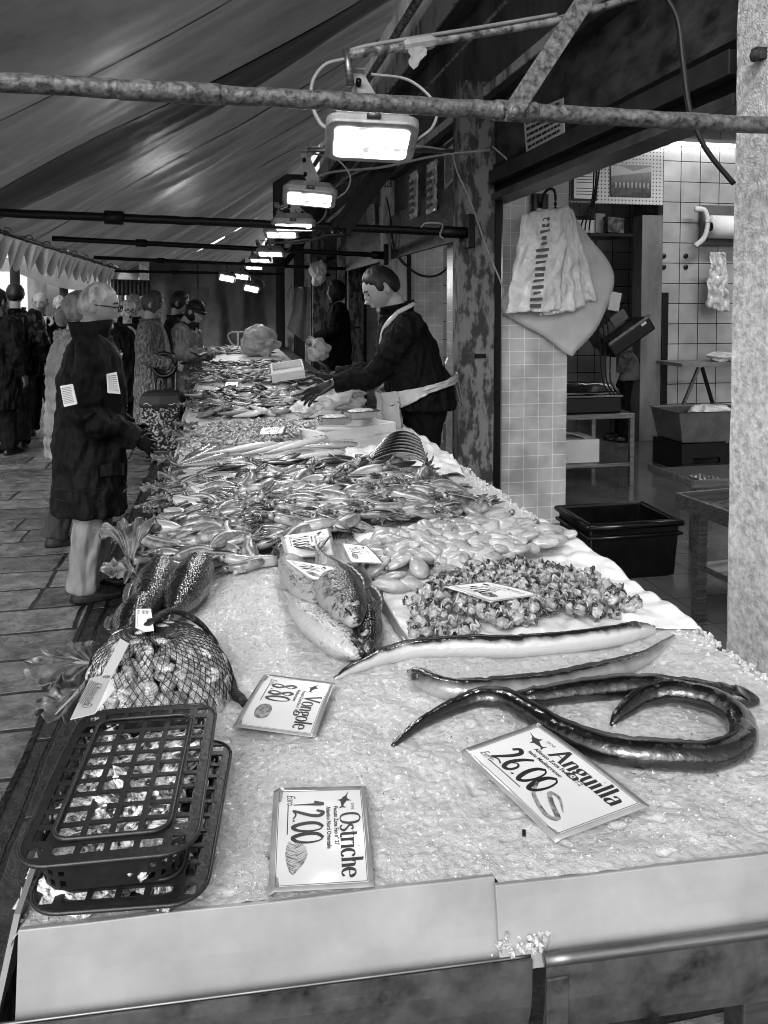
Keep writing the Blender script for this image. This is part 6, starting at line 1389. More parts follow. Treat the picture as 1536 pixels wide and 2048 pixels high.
def basket(loc, rz, tilt, label, H_, oyster_seed, noys):
    r = empty('oyster_basket', loc, rz, label, 'basket', 'plastic baskets of oysters'); r.rotation_euler = (R(tilt[0]), R(tilt[1]), rz)
    basket_lid(r)
    # walls with square holes near the corners
    def ringp(z, n=18):
        t = -z / H_; hx, hy, rd = lerp(LW / 2 - .012, LW / 2 - .028, t), lerp(LL / 2 - .012, LL / 2 - .028, t), .045; pts = []
        for (sx, sy, a0) in ((1, 1, 0), (-1, 1, 90), (-1, -1, 180), (1, -1, 270)):
            for k in range(n + 1): a = R(a0 + 90 * k / n); pts.append((sx * (hx - rd) + rd * math.cos(a), sy * (hy - rd) + rd * math.sin(a), z))
        # subdivide the straight runs
        out = []
        for k in range(len(pts)):
            p, q = V(pts[k]), V(pts[(k + 1) % len(pts)]); m = max(1, int((q - p).length / .006)); out += [p.lerp(q, j / m) for j in range(m)]
        return out
    zs = [-.004, -.012, -.020, -.026, -.034, -.040, -.050] if H_ > .04 else [-.004, -.010, -.018]
    zs = [z for z in zs if -z < H_] + [-H_]; b = MB(); base = [ringp(-.004)]; n_ = len(base[0]); rg = []
    for z in zs:
        t = -z / H_; rg.append([V((p.x * (1 - .10 * t), p.y * (1 - .07 * t), z)) for p in base[0]])
    vs = [p for q in rg for p in q]; fs = []
    for i in range(len(zs) - 1):
        for k in range(n_):
            p = base[0][k]; corner = abs(p.x) > .045 and abs(p.y) > .075 or (abs(p.x) > .07)
            if corner and i % 2 == 1 and (k % 4) in (1, 2): continue
            k2 = (k + 1) % n_; fs.append((i * n_ + k, (i + 1) * n_ + k, (i + 1) * n_ + k2, i * n_ + k2))
    fs.append(tuple((len(zs) - 1) * n_ + k for k in range(n_))[::-1]); b.add(vs, fs); o = b.build('tub', M_bask, r, smooth=False); sd = o.modifiers.new('s', 'SOLIDIFY'); sd.thickness = .002
    return r
cT = onZ(237, 1560, ZT + .155); cF = onZ(197, 1695, ZT + .155); cBk = onZ(297, 1430, ZT + .155)
rzb = math.atan2(cBk.y - cF.y, cBk.x - cF.x) - PI / 2
rzb = R(-3.5)
top_b = basket((-.139, 1.107, ZT + .095), rzb, (0, 0), 'upper dark plastic oyster basket with a slotted lid', .054, 3, 40)
cL = onZ(250, 1640, ZT + .083)
low_b = basket((-.121, 1.110, ZT + .031), rzb - R(2.5), (0, 0), 'lower oyster basket half covered by the upper one', .024, 9, 20)
def oyster(k):
    g = random.Random(k + 9); r = empty('oyster')
    def sh(d): 
        lay = .10 * math.sin(d.z * 9 + 5 * nz(d.x * 2, d.y * 2, k)); return 1 + .30 * nz(d.x * 1.8 + k, d.y * 1.8, d.z) + .10 * nz(d.x * 7, d.y * 7, d.z * 5 + k) + lay * .5 + .18 * d.x
    b = MB(); b.ell((0, 0, 0), (.040, .026, .012), None, 30, 16, sh); b.build('shell', M_oy, r)
    b = MB(); b.ell((.002, 0, .006), (.036, .022, .008), None, 26, 12, lambda d: sh(d) * (1 + .06 * math.sin(math.atan2(d.y, d.x) * 17))); b.build('upper_valve', mat('oyster_flake', .9, .12, rough=.3, scale=40, detail=8, lo=.45, hi=.6, stretch=(1, 3, 1), coat=.4, bump=1, bscale=80, bdist=.005, rnd=.2), r)
    return r
oys = [oyster(k) for k in range(5)]; g = random.Random(4)
def fill(bk, n, z0, z1, hx, hy, lb, grp):
    for k in range(n):
        o = copy_tree(g.choice(oys)); x, y = g.uniform(-hx, hx), g.uniform(-hy, hy); p = bk.matrix_basis @ V((x, y, g.uniform(z0, z1)))
        place(o, p, g.uniform(0, 6.3), g.gauss(0, 13), g.gauss(0, 13), g.uniform(.7, .95), lb, 'oyster', grp)
fill(top_b, 95, -.038, -.020, .062, .122, 'rough flaky oyster seen through the lid of the upper basket', 'oysters in the upper basket')
fill(low_b, 60, -.020, -.014, .068, .132, 'rough oyster in the lower basket', 'oysters in the lower basket')
drop(oys)

# ================================================================ NET BAG OF CLAMS
cN = T(322, 1392); cN.z = ZT
RX, RY, HZ = .132, .128, .105
def mound(th, t):                              # t: 0 at the gathered neck, 1 at the ground
    ap = V((-.028, .045, HZ * 1.05)); rad = math.sin(t * PI / 2) ** .8; z = HZ * (math.cos(t * PI / 2) ** .75 if t < 1 else 0)
    c = V((ap.x * (1 - t), ap.y * (1 - t), 0)); j = 1 + .05 * nz(math.cos(th) * 2, math.sin(th) * 2, t * 2)
    return cN + V((c.x + RX * rad * math.cos(th) * j, c.y + RY * rad * math.sin(th) * j, z + .004))
bag = empty('clam_bag', cN, 0, 'black net bag bulging with striped clams', 'net bag')
M_net = mat('black_net', .012, .03, rough=.6)
b = MB(); NL = 52
for s in (-1, 1):
    for k in range(NL):
        a0 = 2 * PI * k / NL; pts = [mound(a0 + s * 1.15 * t ** .9, t) - cN for t in [(.02 + .98 * i / 26) for i in range(27)]]
        pts = [p * 1.035 + V((0, 0, .003)) for p in pts]; b.tube(pts, .0007, 4, cap=False)
b.build('net', M_net, bag)
b = MB(); ap = mound(0, 0) - cN
b.tube([ap + V((0, 0, -.015)), ap + V((-.002, .002, .0)), ap + V((-.004, .006, .012)), ap + V((-.01, .022, .03))], [.028, .009, .006, .014], 14); b.build('gathered_neck', M_net, bag, smooth=True)
b = MB(); b.tube([ap + V((-.012, .004, .004)), ap + V((.010, .006, .004))], .0035, 8); b.build('metal_clip', M_steel, bag, smooth=True)
# strap: braided net tail looping to the Vongole card
pts = [ap + cN + V((0, .004, .006)), onZ(300, 1245, ZT + .135), onZ(345, 1222, ZT + .125), onZ(398, 1245, ZT + .09), onZ(430, 1290, ZT + .04), onZ(450, 1340, ZT + .015), onZ(470, 1385, ZT + .008), onZ(492, 1408, ZT + .008)]
b = MB(); q = crom([p - cN for p in pts], 8); b.tube(q, [.0105 + .002 * math.sin(i * .9) for i in range(len(q))], 10, [.006] * len(q)); b.build('braided_tail', mat('braid', .015, .10, rough=.6, scale=120, lo=.56, hi=.62, bump=.8, bscale=150), bag, smooth=True)
M_clam = mat('clam_shell', .60, .12, rough=.35, scale=55, detail=5, lo=.46, hi=.68, coat=.5, rnd=.3, stretch=(1, 3, 1), bump=.5, bscale=120)
_n = M_clam.node_tree.nodes; _l = M_clam.node_tree.links
_tc = _n.new('ShaderNodeTexCoord'); _mp = _n.new('ShaderNodeMapping'); _mp.inputs['Location'].default_value = (-.016, 0, 0); _l.new(_tc.outputs['Object'], _mp.inputs[0])
_wv = _n.new('ShaderNodeTexWave'); _wv.wave_type = 'RINGS'; _wv.rings_direction = 'SPHERICAL'; _wv.inputs['Scale'].default_value = 95; _wv.inputs['Distortion'].default_value = 2.5; _wv.inputs['Detail'].default_value = 2; _l.new(_mp.outputs[0], _wv.inputs['Vector'])
_r2 = _n.new('ShaderNodeValToRGB'); _r2.color_ramp.elements[0].color = (.55, .55, .55, 1); _r2.color_ramp.elements[1].color = (1, 1, 1, 1); _l.new(_wv.outputs['Color'], _r2.inputs[0])
_b = _n['Principled BSDF']; _src = _b.inputs['Base Color'].links[0].from_socket; _mx = _n.new('ShaderNodeVectorMath'); _mx.operation = 'MULTIPLY'; _l.new(_src, _mx.inputs[0]); _l.new(_r2.outputs[0], _mx.inputs[1]); _l.new(_mx.outputs[0], _b.inputs['Base Color'])
def clam(k):
    r = empty('clam')
    for s, nm in ((1, 'upper_valve'), (-1, 'lower_valve')):
        b = MB(); b.ell((0, 0, .0006 * s), (.0175, .0145, .0070), None, 20, 14, lambda d: (1 + .10 * d.x) if d.z * s > -.05 else (1 + .10 * d.x) * .95); b.build(nm, M_clam, r, smooth=True)
    return r
cl = [clam(k) for k in range(3)]; g = random.Random(12)
rows = 11
for i in range(1, rows + 1):
    t = i / rows; rr_ = math.sin(t * PI / 2); n_ = max(5, int(26 * rr_))
    for k in range(n_):
        th = 2 * PI * (k + .5 * (i % 2) + g.uniform(-.2, .2)) / n_; p = mound(th, min(.99, t + g.uniform(-.02, .02))); nn = (p - (cN + V((0, 0, -.03)))).normalized()
        if nn.y > .72 and t > .55: continue
        o = copy_tree(g.choice(cl)); qt = nn.to_track_quat('Z', 'X') @ Quaternion((0, 0, 1), g.uniform(0, 6.3)) @ Quaternion((1, 0, 0), g.gauss(0, .30)) @ Quaternion((0, 1, 0), g.gauss(0, .26))
        o.rotation_mode = 'QUATERNION'; o.rotation_quaternion = qt; o.location = p - nn * g.uniform(.002, .009); s_ = g.uniform(.95, 1.3); o.scale = (s_,) * 3; tag(o, 'striped clam packed in the black net bag', 'clam', 'clams in the net bag')
drop(cl)
b = MB(); b.ell(V(cN) + V((-.008, .01, .0)), (RX * .90, RY * .90, HZ * .86), None, 24, 14); o = b.build('bag_filling', mat('clam_dark', .02, .05, rough=.4)); o.name = 'inner_clams'; o.parent = bag; o.location = -V(cN)
# tags on the bag
def tag_shape(name, pts, label, parent=None):
    P_ = [V(p) for p in pts]; o0 = sum(P_, V((0, 0, 0))) / len(P_); n_ = (P_[1] - P_[0]).cross(P_[2] - P_[0]).normalized(); n_ = n_ if n_.z > 0 else -n_
    r = empty(name, o0, 0, label, 'tag', 'paper tags on the net bag') if parent is None else parent; b = MB(); b.poly([p - o0 for p in P_], .0006, n_); b.build('plastic_strip', M_card, r); return r, o0, n_
zt_ = ZT + .125
def L_(px, py, dz): return onZ(px, py, ZT + dz)
# long key-shaped tag: handle strip then broad label
A0, A1 = L_(240, 1277, .118), L_(258, 1288, .118)
B0, B1 = L_(203, 1352, .125), L_(222, 1358, .125)
C0, C1 = L_(180, 1357, .13), L_(230, 1380, .13)
D0, D1 = L_(140, 1440, .155), L_(190, 1428, .160)
r, o0, n_ = tag_shape('bag_tag', [A0, A1, B1, C1, D1, D0, C0, B0], 'long white key-shaped tag reading L’Acquachiara on the net bag')
ux = ((D0 + D1) / 2 - (C0 + C1) / 2); uy = (C1 - C0); 
def tp(x, y): return (C0 + ux * x + uy * y) - o0 + n_ * .0012
b = MB(); text_mesh(b, "L'Acquachiara", .2, lambda x, y: tp(.03 + x * .66, .36 + y * 1.25), .95, 0); b.build('brand_lettering', M_ink, r)
b = MB()
for k in range(5): b.add([tp(.05, .08 + .06 * k), tp(.75, .08 + .06 * k), tp(.75, .10 + .06 * k), tp(.05, .10 + .06 * k)], [(0, 1, 2, 3)])
for k in range(5): b.add([tp(.02, .68 + .055 * k), tp(.62 - .05 * k, .68 + .055 * k), tp(.62 - .05 * k, .70 + .055 * k), tp(.02, .70 + .055 * k)], [(0, 1, 2, 3)])
b.build('small_print', M_ink, r)
b = MB(); cc = (B0 + B1) / 2 - o0 + n_ * .0012; e1 = (B1 - B0).normalized(); e2 = n_.cross(e1)
ring_ = lambda c_, ra, w_: b.add([c_ + (e1 * math.cos(a) + e2 * math.sin(a)) * rr for a in [2 * PI * k / 20 for k in range(20)] for rr in (ra, ra - w_)], [(2 * k, 2 * ((k + 1) % 20), 2 * ((k + 1) % 20) + 1, 2 * k + 1) for k in range(20)])
ring_(cc, .006, .0014); ring_(cc, .003, .0012); ring_(tp(.72, .45) , .007, .001); b.build('round_symbols', M_ink, r)
E = [L_(272, 1218, .150), L_(302, 1218, .150), L_(308, 1262, .128), L_(290, 1264, .126), L_(271, 1256, .128)]
r, o0, n_ = tag_shape('bag_tag', E, 'small printed tag reading GHEZZO GIOVANNI at the neck of the net bag')
ex, ey = (E[1] - E[0]), (E[4] - E[0])
def tq(x, y): return E[0] + ex * x + ey * y - o0 + n_ * .0012
b = MB(); text_mesh(b, 'GHEZZO GIOVANNI', .2, lambda x, y: tq(.08 + y * 1.3, .95 - x * .52), .9, .001); b.build('brand_lettering', M_ink, r)
b = MB()
for k in range(6): b.add([tq(.40 + .09 * k, .1), tq(.44 + .09 * k, .1), tq(.44 + .09 * k, .85), tq(.40 + .09 * k, .85)], [(0, 1, 2, 3)])
b.build('small_print', M_greyink, r)

# ================================================================ THINGS ROUND THE FISHMONGER
M_poly = mat('polystyrene', .70, .62, rough=.6, scale=60, bump=.3, bscale=120, bdist=.003)
def boxat(name, pA, pB, depth, z0, z1, m, label, cat, hollow=True):
    a, c = V(pA), V(pB); d = (c - a); d.z = 0; rz = math.atan2(d.y, d.x); L = d.length; r = empty(name, (a.x, a.y, z0), rz, label, cat); t = .018; H_ = z1 - z0
    b = MB(); b.bx((0, 0, 0), (L, depth, .015)); b.build('base', m, r)
    for (x0, y0, x1, y1) in ((0, 0, L, t), (0, depth - t, L, depth), (0, t, t, depth - t), (L - t, t, L, depth - t)):
        b = MB(); b.bx((x0, y0, .015), (x1, y1, H_)); b.build('side', m, r, bevel=.003)
    return r
r = boxat('polystyrene_box', T(650, 886), T(792, 862), .42, ZT - .03, ZT + .055, M_poly, 'white polystyrene box under the stacked trays at the fishmonger elbow', 'box')
b = MB(); b.bx((.02, .02, .045), (.40, .40, .05)); b.build('lid_sheet', M_poly, r)
def tray(px, py, dz, rz, label):
    r = empty('food_tray', T(px, py, dz), rz, label, 'food tray', 'stacked food trays'); w_, d_, h_ = .085, .055, .035
    b = MB(); b.rings([[(sx * (w_ - .012 * (1 - t)), sy * (d_ - .012 * (1 - t)), h_ * t) for sx, sy in ((-1, -1), (1, -1), (1, 1), (-1, 1))] for t in (0, 1)]); b.build('tray', mat('tray_clear', .34, .26, rough=.12, coat=1), r, bevel=.004)
    b = MB(); b.ell((0, 0, h_), (w_ * .88, d_ * .85, .012), None, 20, 10, lambda d: 1 + .15 * nz(d.x * 5, d.y * 5, px)); b.build('contents', mat('tray_food', .60, .30, rough=.4, scale=50, bump=.6), r, smooth=True)
    b = MB(); b.rings([[(sx * (w_ + .004), sy * (d_ + .004), z) for sx, sy in ((-1, -1), (1, -1), (1, 1), (-1, 1))] for z in (h_ - .002, h_ + .003)], cap=False); b.build('rim', mat('tray_rim', .10, rough=.3), r)
for q in ((664, 848, .06, -.1, 'lower left clear food tray on the polystyrene box'), (672, 846, .105, .05, 'upper left food tray heaped with white flakes'), (716, 838, .06, .25, 'lowest right food tray on the box'), (720, 836, .10, .2, 'middle right food tray in the stack'), (722, 834, .14, .3, 'topmost right food tray in the stack')): tray(*q)
M_bag = mat('thin_plastic', .66, .50, rough=.25, scale=8, bump=.8, bscale=26, bdist=.02, coat=.5, trans=0.0)
def crumple(name, c, rr, label, cat, seed=0, m=None, n=30, amp=.45, top=0.0):
    b = MB(); b.ell((0, 0, rr[2]), rr, None, n, n // 2, lambda d: 1 + amp * nz(d.x * 1.9 + seed, d.y * 1.9, d.z * 1.9) + amp * .4 * abs(nz(d.x * 5, d.y * 5 + seed, d.z * 5)) + top * max(0, d.z) ** 6)
    o = b.build(name, m or M_bag, smooth=False); o.location = c; return tag(o, label, cat)
crumple('plastic_bag', T(676, 812, .02), (.17, .06, .075), 'crumpled plastic bag standing behind the trays under the fishmonger arm', 'plastic bag', 3, amp=.7)
crumple('plastic_bag', T(612, 832, .02), (.085, .06, .05), 'small tied plastic bag with lettering under the gloved hand', 'plastic bag', 8)
crumple('plastic_bag', T(520, 712, .0), (.26, .18, .18), 'big pale plastic bag rising to a peak at the far end of the fish', 'plastic bag', 14, top=.6)
r = boxat('polystyrene_box', T(545, 772), T(612, 771), .36, ZT + .03, ZT + .11, M_poly, 'open white fish box tilted among the small fish', 'box'); r.rotation_euler = (R(12), R(-8), r.rotation_euler.z)
b = MB(); b.tube([onD(600, 762, 7.6), onD(608, 728, 7.6)], [.03, .022], 8, [.012, .008]); o = b.build('knife_handle', M_dark, smooth=True); tag(o, 'black knife handle sticking up from the tilted fish box', 'knife')
# specks of dirt and the small black clip on the ice
b = MB(); p = T(1048, 1666, .003); b.box(p, (.011, .005, .003), Matrix.Rotation(1.2, 3, 'Z')); tag(b.build('black_scrap', M_dark), 'tiny black scrap lying on the ice right of the Ostriche card', 'scrap')
b = MB(); g = random.Random(77)
for k in range(150):
    x, y = g.uniform(-.1, 1.0), g.uniform(1.02, 2.2); chunk(b, V((x, y, icez(x, y) + .001)), g.uniform(.0006, .0016))
tag(b.build('dark_specks', M_ink), 'dark specks of dirt scattered over the clean ice', 'dirt', kind='stuff')
# ================================================================ SHOP FRONT AND INTERIOR
# enamelled notices on the fascia and post
def notice(px4, x, label, lines, seed, head=False, cat='notice', name='notice_board'):
    P_ = [onX(a, b_, x) for a, b_ in px4]; o0 = P_[0]; r = empty(name, o0, 0, label, cat); Q = [p - o0 for p in P_]; n_ = V((-1, 0, 0))
    b = MB(); b.poly(Q, .006, n_); b.build('panel', mat('enamel', .52, .44, rough=.35, scale=9), r)
    def at(u, v): return Q[0].lerp(Q[1], u).lerp(Q[3].lerp(Q[2], u), v) + n_ * .0075
    b = MB()
    if head: b.add([at(.06, .05), at(.94, .05), at(.94, .17), at(.06, .17)], [(0, 1, 2, 3)])
    g = random.Random(seed)
    for k in range(lines):
        v0 = (.24 if head else .06) + (.70 if head else .88) * k / lines; x_ = .06 + (.12 * g.random() if head else 0); end = .94 - .4 * g.random() ** 3 - (.1 if head else 0)
        while x_ < end:
            w_ = g.uniform(.05, .14); b.add([at(x_, v0), at(min(end, x_ + w_), v0), at(min(end, x_ + w_), v0 + .42 / lines), at(x_, v0 + .42 / lines)], [(0, 1, 2, 3)]); x_ += w_ + .02
    b.build('lettering', M_ink, r)
notice(((1048, 228), (1128, 196), (1130, 280), (1056, 325)), FX + .03, 'white enamel notice with rows of dark lettering on the black fascia', 7, 3)
notice(((889, 288), (909, 272), (911, 358), (890, 380)), FX - .02, 'narrow safety notice with a black heading beside the scarred post', 11, 5, True)
notice(((735, 412), (748, 408), (750, 450), (737, 455)), FX - .02, 'small white notice beneath the fascia left of the pale post', 8, 6)
notice(((758, 415), (763, 413), (763, 448), (759, 450)), FX - .03, 'thin second notice strip left of the number plate', 8, 8)
# hanging packets under the second fascia
for (px, py, lb, s) in ((826, 390, 'long plastic packet hanging on the dark shutter behind the bars', 1), (862, 375, 'packet of gloves hanging on the dark shutter nearer the post', 1)):
    p = onX(px, py, FX - .03); b = MB(); b.sheet(lambda u, v: V(((.0 + .02 * nz(u * 5, v * 9, px)), (u - .5) * .30, (.5 - v) * .42 - .0)) , 10, 20, .012); o = b.build('hanging_packet', M_bag, smooth=False); o.location = p; tag(o, lb, 'packet')
    b = MB(); 
    for k in range(5): b.bx((-.028, -.10, -.17 + .065 * k), (-.02, .10, -.14 + .065 * k))
    b.build('glove_fingers', M_greyink, o)
# dark shutter box hanging in the second and third bays
b = MB(); b.bx((FX - .01, PY[1] + .2, 2.10), (FX + .03, PY[2] - .1, 2.55)); tag(b.build('shutter_panel', M_boardtex, bevel=.004), 'dark shutter panel between the scarred post and the pale post', 'panel')
b = MB(); b.bx((FX - .01, PY[2] + .2, 2.10), (FX + .03, PY[3] - .1, 2.55)); tag(b.build('shutter_panel', M_boardtex, bevel=.004), 'farther dark shutter panel left of the pale numbered post', 'panel')
# vertical boards and posts near the far end
g = random.Random(8)
specs = [(553, 568, 14.9, M_wood, 'narrow dark post touching the back curtain'), (571, 588, 14.4, M_peel_light, 'pale narrow post right of the curtain'), (592, 608, 13.7, M_wood, 'dark narrow board in the far row of posts'), (611, 622, 13.1, M_peel_light, 'thin pale strip in the far row of posts'), (626, 652, 12.4, M_peel, 'grey board behind the hanging sheet'), (676, 690, 12.1, M_peel_light, 'slim pale post right of the hooded stall keeper')]
for (a, c_, yy, m, lb) in specs:
    xa, xb = onY(a, 700, yy).x, onY(c_, 700, yy).x; b = MB(); b.rings([[(xa + .006 * nz(z, 1, a), yy, z), (xb + .006 * nz(z, 4, a), yy, z), (xb, yy + .1, z), (xa, yy + .1, z)] for z in [.02 + .12 * k for k in range(26)]]); tag(b.build('timber_post', m), lb, 'post', 'row of narrow posts at the far end')
b = MB(); b.bx((onY(548, 700, 15.5).x, 15.5, 0), (5.4, 15.6, 4.2)); tag(b.build('end_wall', M_wallup), 'stained end wall behind the far posts', 'wall')
# sheet hanging at the far posts
p0 = onD(598, 590, 11.2); b = MB()
b.sheet(lambda u, v: (lerp(-.06 - .12 * v ** 2, .16, u), .03 * math.sin(u * 9 + v), .12 - v * (.60 + .28 * u) + .0), 18, 24, .004); o = b.build('hanging_cloth', mat('cloth_grey', .30, .22, rough=.7, bump=.3), smooth=True); o.location = p0; tag(o, 'grey cloth hanging from the far posts', 'cloth')
crumple('plastic_bag', onD(637, 600, 9.8) + V((0, 0, .2)), (.10, .08, .14), 'small tied plastic bag hanging from the fourth cross bar', 'plastic bag', 22)
crumple('plastic_bag', onD(638, 722, 9.6), (.13, .08, .13), 'crumpled plastic bag held by the hooded stall keeper', 'plastic bag', 23)

# ---- carrier bags and wrapping paper hanging at the tiled wall end
ph = onY(1098, 385, PY[1] + .02)
r = empty('hook_bracket', ph, 0, 'black bracket with a wire hook on the small-tiled wall end', 'hook'); b = MB(); b.bx((-.09, .05, -.14), (.02, .095, .0)); b.build('back_plate', M_dark, r, bevel=.004)
b = MB(); b.tube(crom([(-.04, .05, -.12), (-.04, .0, -.02), (-.01, -.03, .02), (.03, -.03, .0), (.035, -.03, -.12)], 8), .010, 8); b.build('wire_hook', M_dark, r, smooth=True)
def hang(name, px4, y, m, label, cat, nu=24, nv=30, amp=.01, thick=.004, bulge=.0, seed=1):
    P_ = [onY(a, c_, y) for a, c_ in px4]; o0 = P_[0]; Q = [p - o0 for p in P_]; b = MB()
    b.sheet(lambda u, v: Q[0].lerp(Q[1], u).lerp(Q[3].lerp(Q[2], u), v) + V((amp * .6 * nz(v * 6, seed), -bulge * math.sin(PI * u) - amp * nz(u * 7, v * 7, seed) - amp * .6 * abs(nz(u * 17, v * 13, seed)), amp * .6 * nz(u * 6, seed))), nu, nv, thick)
    o = b.build(name, m, smooth=True); o.location = o0; return tag(o, label, cat), Q
M_paperroll = mat('wrapping_paper', .55, .48, rough=.6, scale=4, bump=.15, bscale=10)
# big paper fan: polygon outline
yq = PY[1] + .085
out = [(1048, 470), (1100, 440), (1140, 430), (1180, 480), (1212, 520), (1226, 556), (1216, 600), (1190, 660), (1150, 702), (1136, 710), (1085, 672), (1035, 645), (990, 612), (1020, 575)]
P_ = [onY(a, c_, yq) for a, c_ in out]; o0 = P_[0]; b = MB(); cen = sum(P_, V((0, 0, 0))) / len(P_); rim = crom(P_ + [P_[0]], 5); N = len(rim)
b.sheet(lambda u, v: V(cen - o0).lerp(rim[min(N - 1, int(u * (N - 1) + .5))] - o0, v) + V((0, -.02 * math.sin(PI * v * .5 + .3) - .012 * nz(u * 9, v * 4), 0)), N - 1, 10, .006); o = b.build('wrapping_paper', M_paperroll, smooth=True); o.location = o0
tag(o, 'large fan of wrapping paper sheets hanging behind the carrier bags', 'wrapping paper')
M_carrier = mat('carrier_bag', .76, .62, rough=.22, scale=5, bump=.9, bscale=24, bdist=.02, coat=.5)
for k, (a, c_, lb) in enumerate((((1105, 440), (1195, 610), 'rearmost carrier bag of the hanging bunch, farthest right'), ((1095, 436), (1170, 625), 'middle carrier bag of the hanging bunch'), ((1080, 430), (1150, 632), 'third carrier bag of the hanging bunch, behind the printed one'))):
    hang('carrier_bag', ((1072 + 14 * k * 0, 418), (1144 - 4 * k, 418), (c_[0], c_[1] - 10), (c_[0] - 70, c_[1])), yq - .05 - .02 * k, M_carrier, lb, 'carrier bag', amp=.026, seed=k + 3)[0]['group'] = 'hanging carrier bags'
o, Q = hang('carrier_bag', ((1044, 428), (1138, 412), (1118, 622), (1012, 626)), yq - .115, M_carrier, 'front carrier bag with a dark printed strip down its middle', 'carrier bag', amp=.028, bulge=.015, seed=9); o['group'] = 'hanging carrier bags'
b = MB(); g = random.Random(3)
def cq(u, v): return Q[0].lerp(Q[1], u).lerp(Q[3].lerp(Q[2], u), v) + V((0, -.036, 0))
for k in range(15):
    v0 = .08 + .06 * k; w_ = g.uniform(.05, .13); b.add([cq(.50 - w_, v0), cq(.50 + w_, v0), cq(.5 + w_, v0 + g.uniform(.015, .045)), cq(.5 - w_, v0 + .03)], [(0, 1, 2, 3)])
b.build('printed_strip', M_greyink, o)

# ---- behind the opening: steel shelf tables, scales, monitor, boxes
def steel_table(pxa, pxb, ytop, yy, depth, label, shelf=.35, name='steel_table', H_=None):
    a, c_ = onY(pxa, ytop, yy), onY(pxb, ytop, yy); w_ = c_.x - a.x; z = a.z; r = empty(name, (a.x, yy, .06), 0, label, 'table'); h_ = z - .06
    b = MB(); b.bx((0, 0, h_ - .045), (w_, depth, h_)); b.build('tabletop', M_steel, r, bevel=.004)
    for x in (.0, w_ - .04):
        for y in (.0, depth - .04):
            b = MB(); b.bx((x, y + .001, 0), (x + .04, y + .041, h_ - .046)); b.build('leg', M_steel, r, bevel=.003)
    b = MB(); b.bx((.005, .005, h_ * shelf - .03), (w_ - .005, depth - .005, h_ * shelf)); b.build('lower_shelf', M_steel, r, bevel=.003)
    return r, a, w_, h_
yt = 6.0
tb, ta_, tw_, th_ = steel_table(1080, 1270, 832, yt, .75, 'steel shelf table carrying the dark scale behind the tiled wall end', .32)
# scale box
a, c_ = onY(1090, 770, yt + .05), onY(1243, 830, yt + .05)
r = empty('weighing_scale', (a.x, yt + .05, ta_.z + .002), 0, 'dark weighing scale with a steel plate on the shelf table', 'scale'); W_ = c_.x - a.x
b = MB(); b.rings([[(0, 0, 0), (W_, 0, 0), (W_, .4, 0), (0, .4, 0)], [(0, .0, .13), (W_, .0, .13), (W_, .4, .13), (0, .4, .13)]]); b.build('housing', M_dark, r, bevel=.01)
b = MB(); b.bx((-.01, -.01, .135), (W_ + .01, .4, .15)); b.build('weighing_plate', M_steel, r, bevel=.003)
b = MB(); b.sheet(lambda u, v: (u * W_, lerp(.02, .36, v), .16 + .11 * math.sin(PI * v) * (1 - .25 * u) + .01 * nz(u * 6, v * 6)), 16, 12, .004); b.build('plastic_cover', mat('cover_dark', .05, .03, rough=.15, coat=1), r, smooth=True)
# cash register / monitor tilted
pm = onY(1250, 668, yt - .1); r = empty('price_display', pm, R(0), 'slanted black price display hanging in front of the worker', 'display'); rot = Matrix.Rotation(R(-33), 3, 'Y')
b = MB(); b.box((0, 0, -.02), (.44, .24, .13), rot); b.build('housing', M_dark, r, bevel=.02)
b = MB(); b.box(rot @ V((-.0, -.125, .05)), (.44, .012, .02), rot); b.build('edge_strip', M_steel, r)
b = MB(); b.box(rot @ V((.13, -.123, .02)), (.05, .006, .02), rot); b.build('badge', M_paper, r)
pm2 = onY(1215, 640, yt + .15); r = empty('label_printer', pm2, 0, 'grey label printer with a small screen left of the black display', 'printer')
b = MB(); b.box((0, 0, -.1), (.26, .3, .22), rot); b.build('housing', mat('printer_grey', .14, .1, rough=.4), r, bevel=.012)
b = MB(); b.box((.02, -.16, .02), (.15, .01, .09), rot); b.build('screen', mat('screen_grey', .22, rough=.2), r)
b = MB(); b.box((.03, -.06, .16), (.10, .02, .16), Matrix.Rotation(R(10), 3, 'Y')); b.build('receipt_paper', M_paper, r)
for k in range(3): 
    pts = [onY(x, y, yt - .15) for x, y in ((1200 - 6 * k, 330 + 6 * k), (1190 - 3 * k, 400), (1178 - 8 * k, 470), (1192 + 6 * k, 600), (1200 + 10 * k, 690), (1205 + 8 * k, 760), (1222 + 8 * k, 790))]
    cable('hanging_cable', pts, .007, M_cabledark, 'black cable, %s of three, hanging down to the scale' % ('left one', 'middle one', 'right one')[k])
# white column under the display
a = onY(1216, 715, yt + .5); b = MB(); b.bx((a.x, yt + .55, ta_.z), (a.x + .11, yt + .66, 1.35)); tag(b.build('white_pedestal', M_frame, bevel=.004), 'white upright support under the black display', 'support')
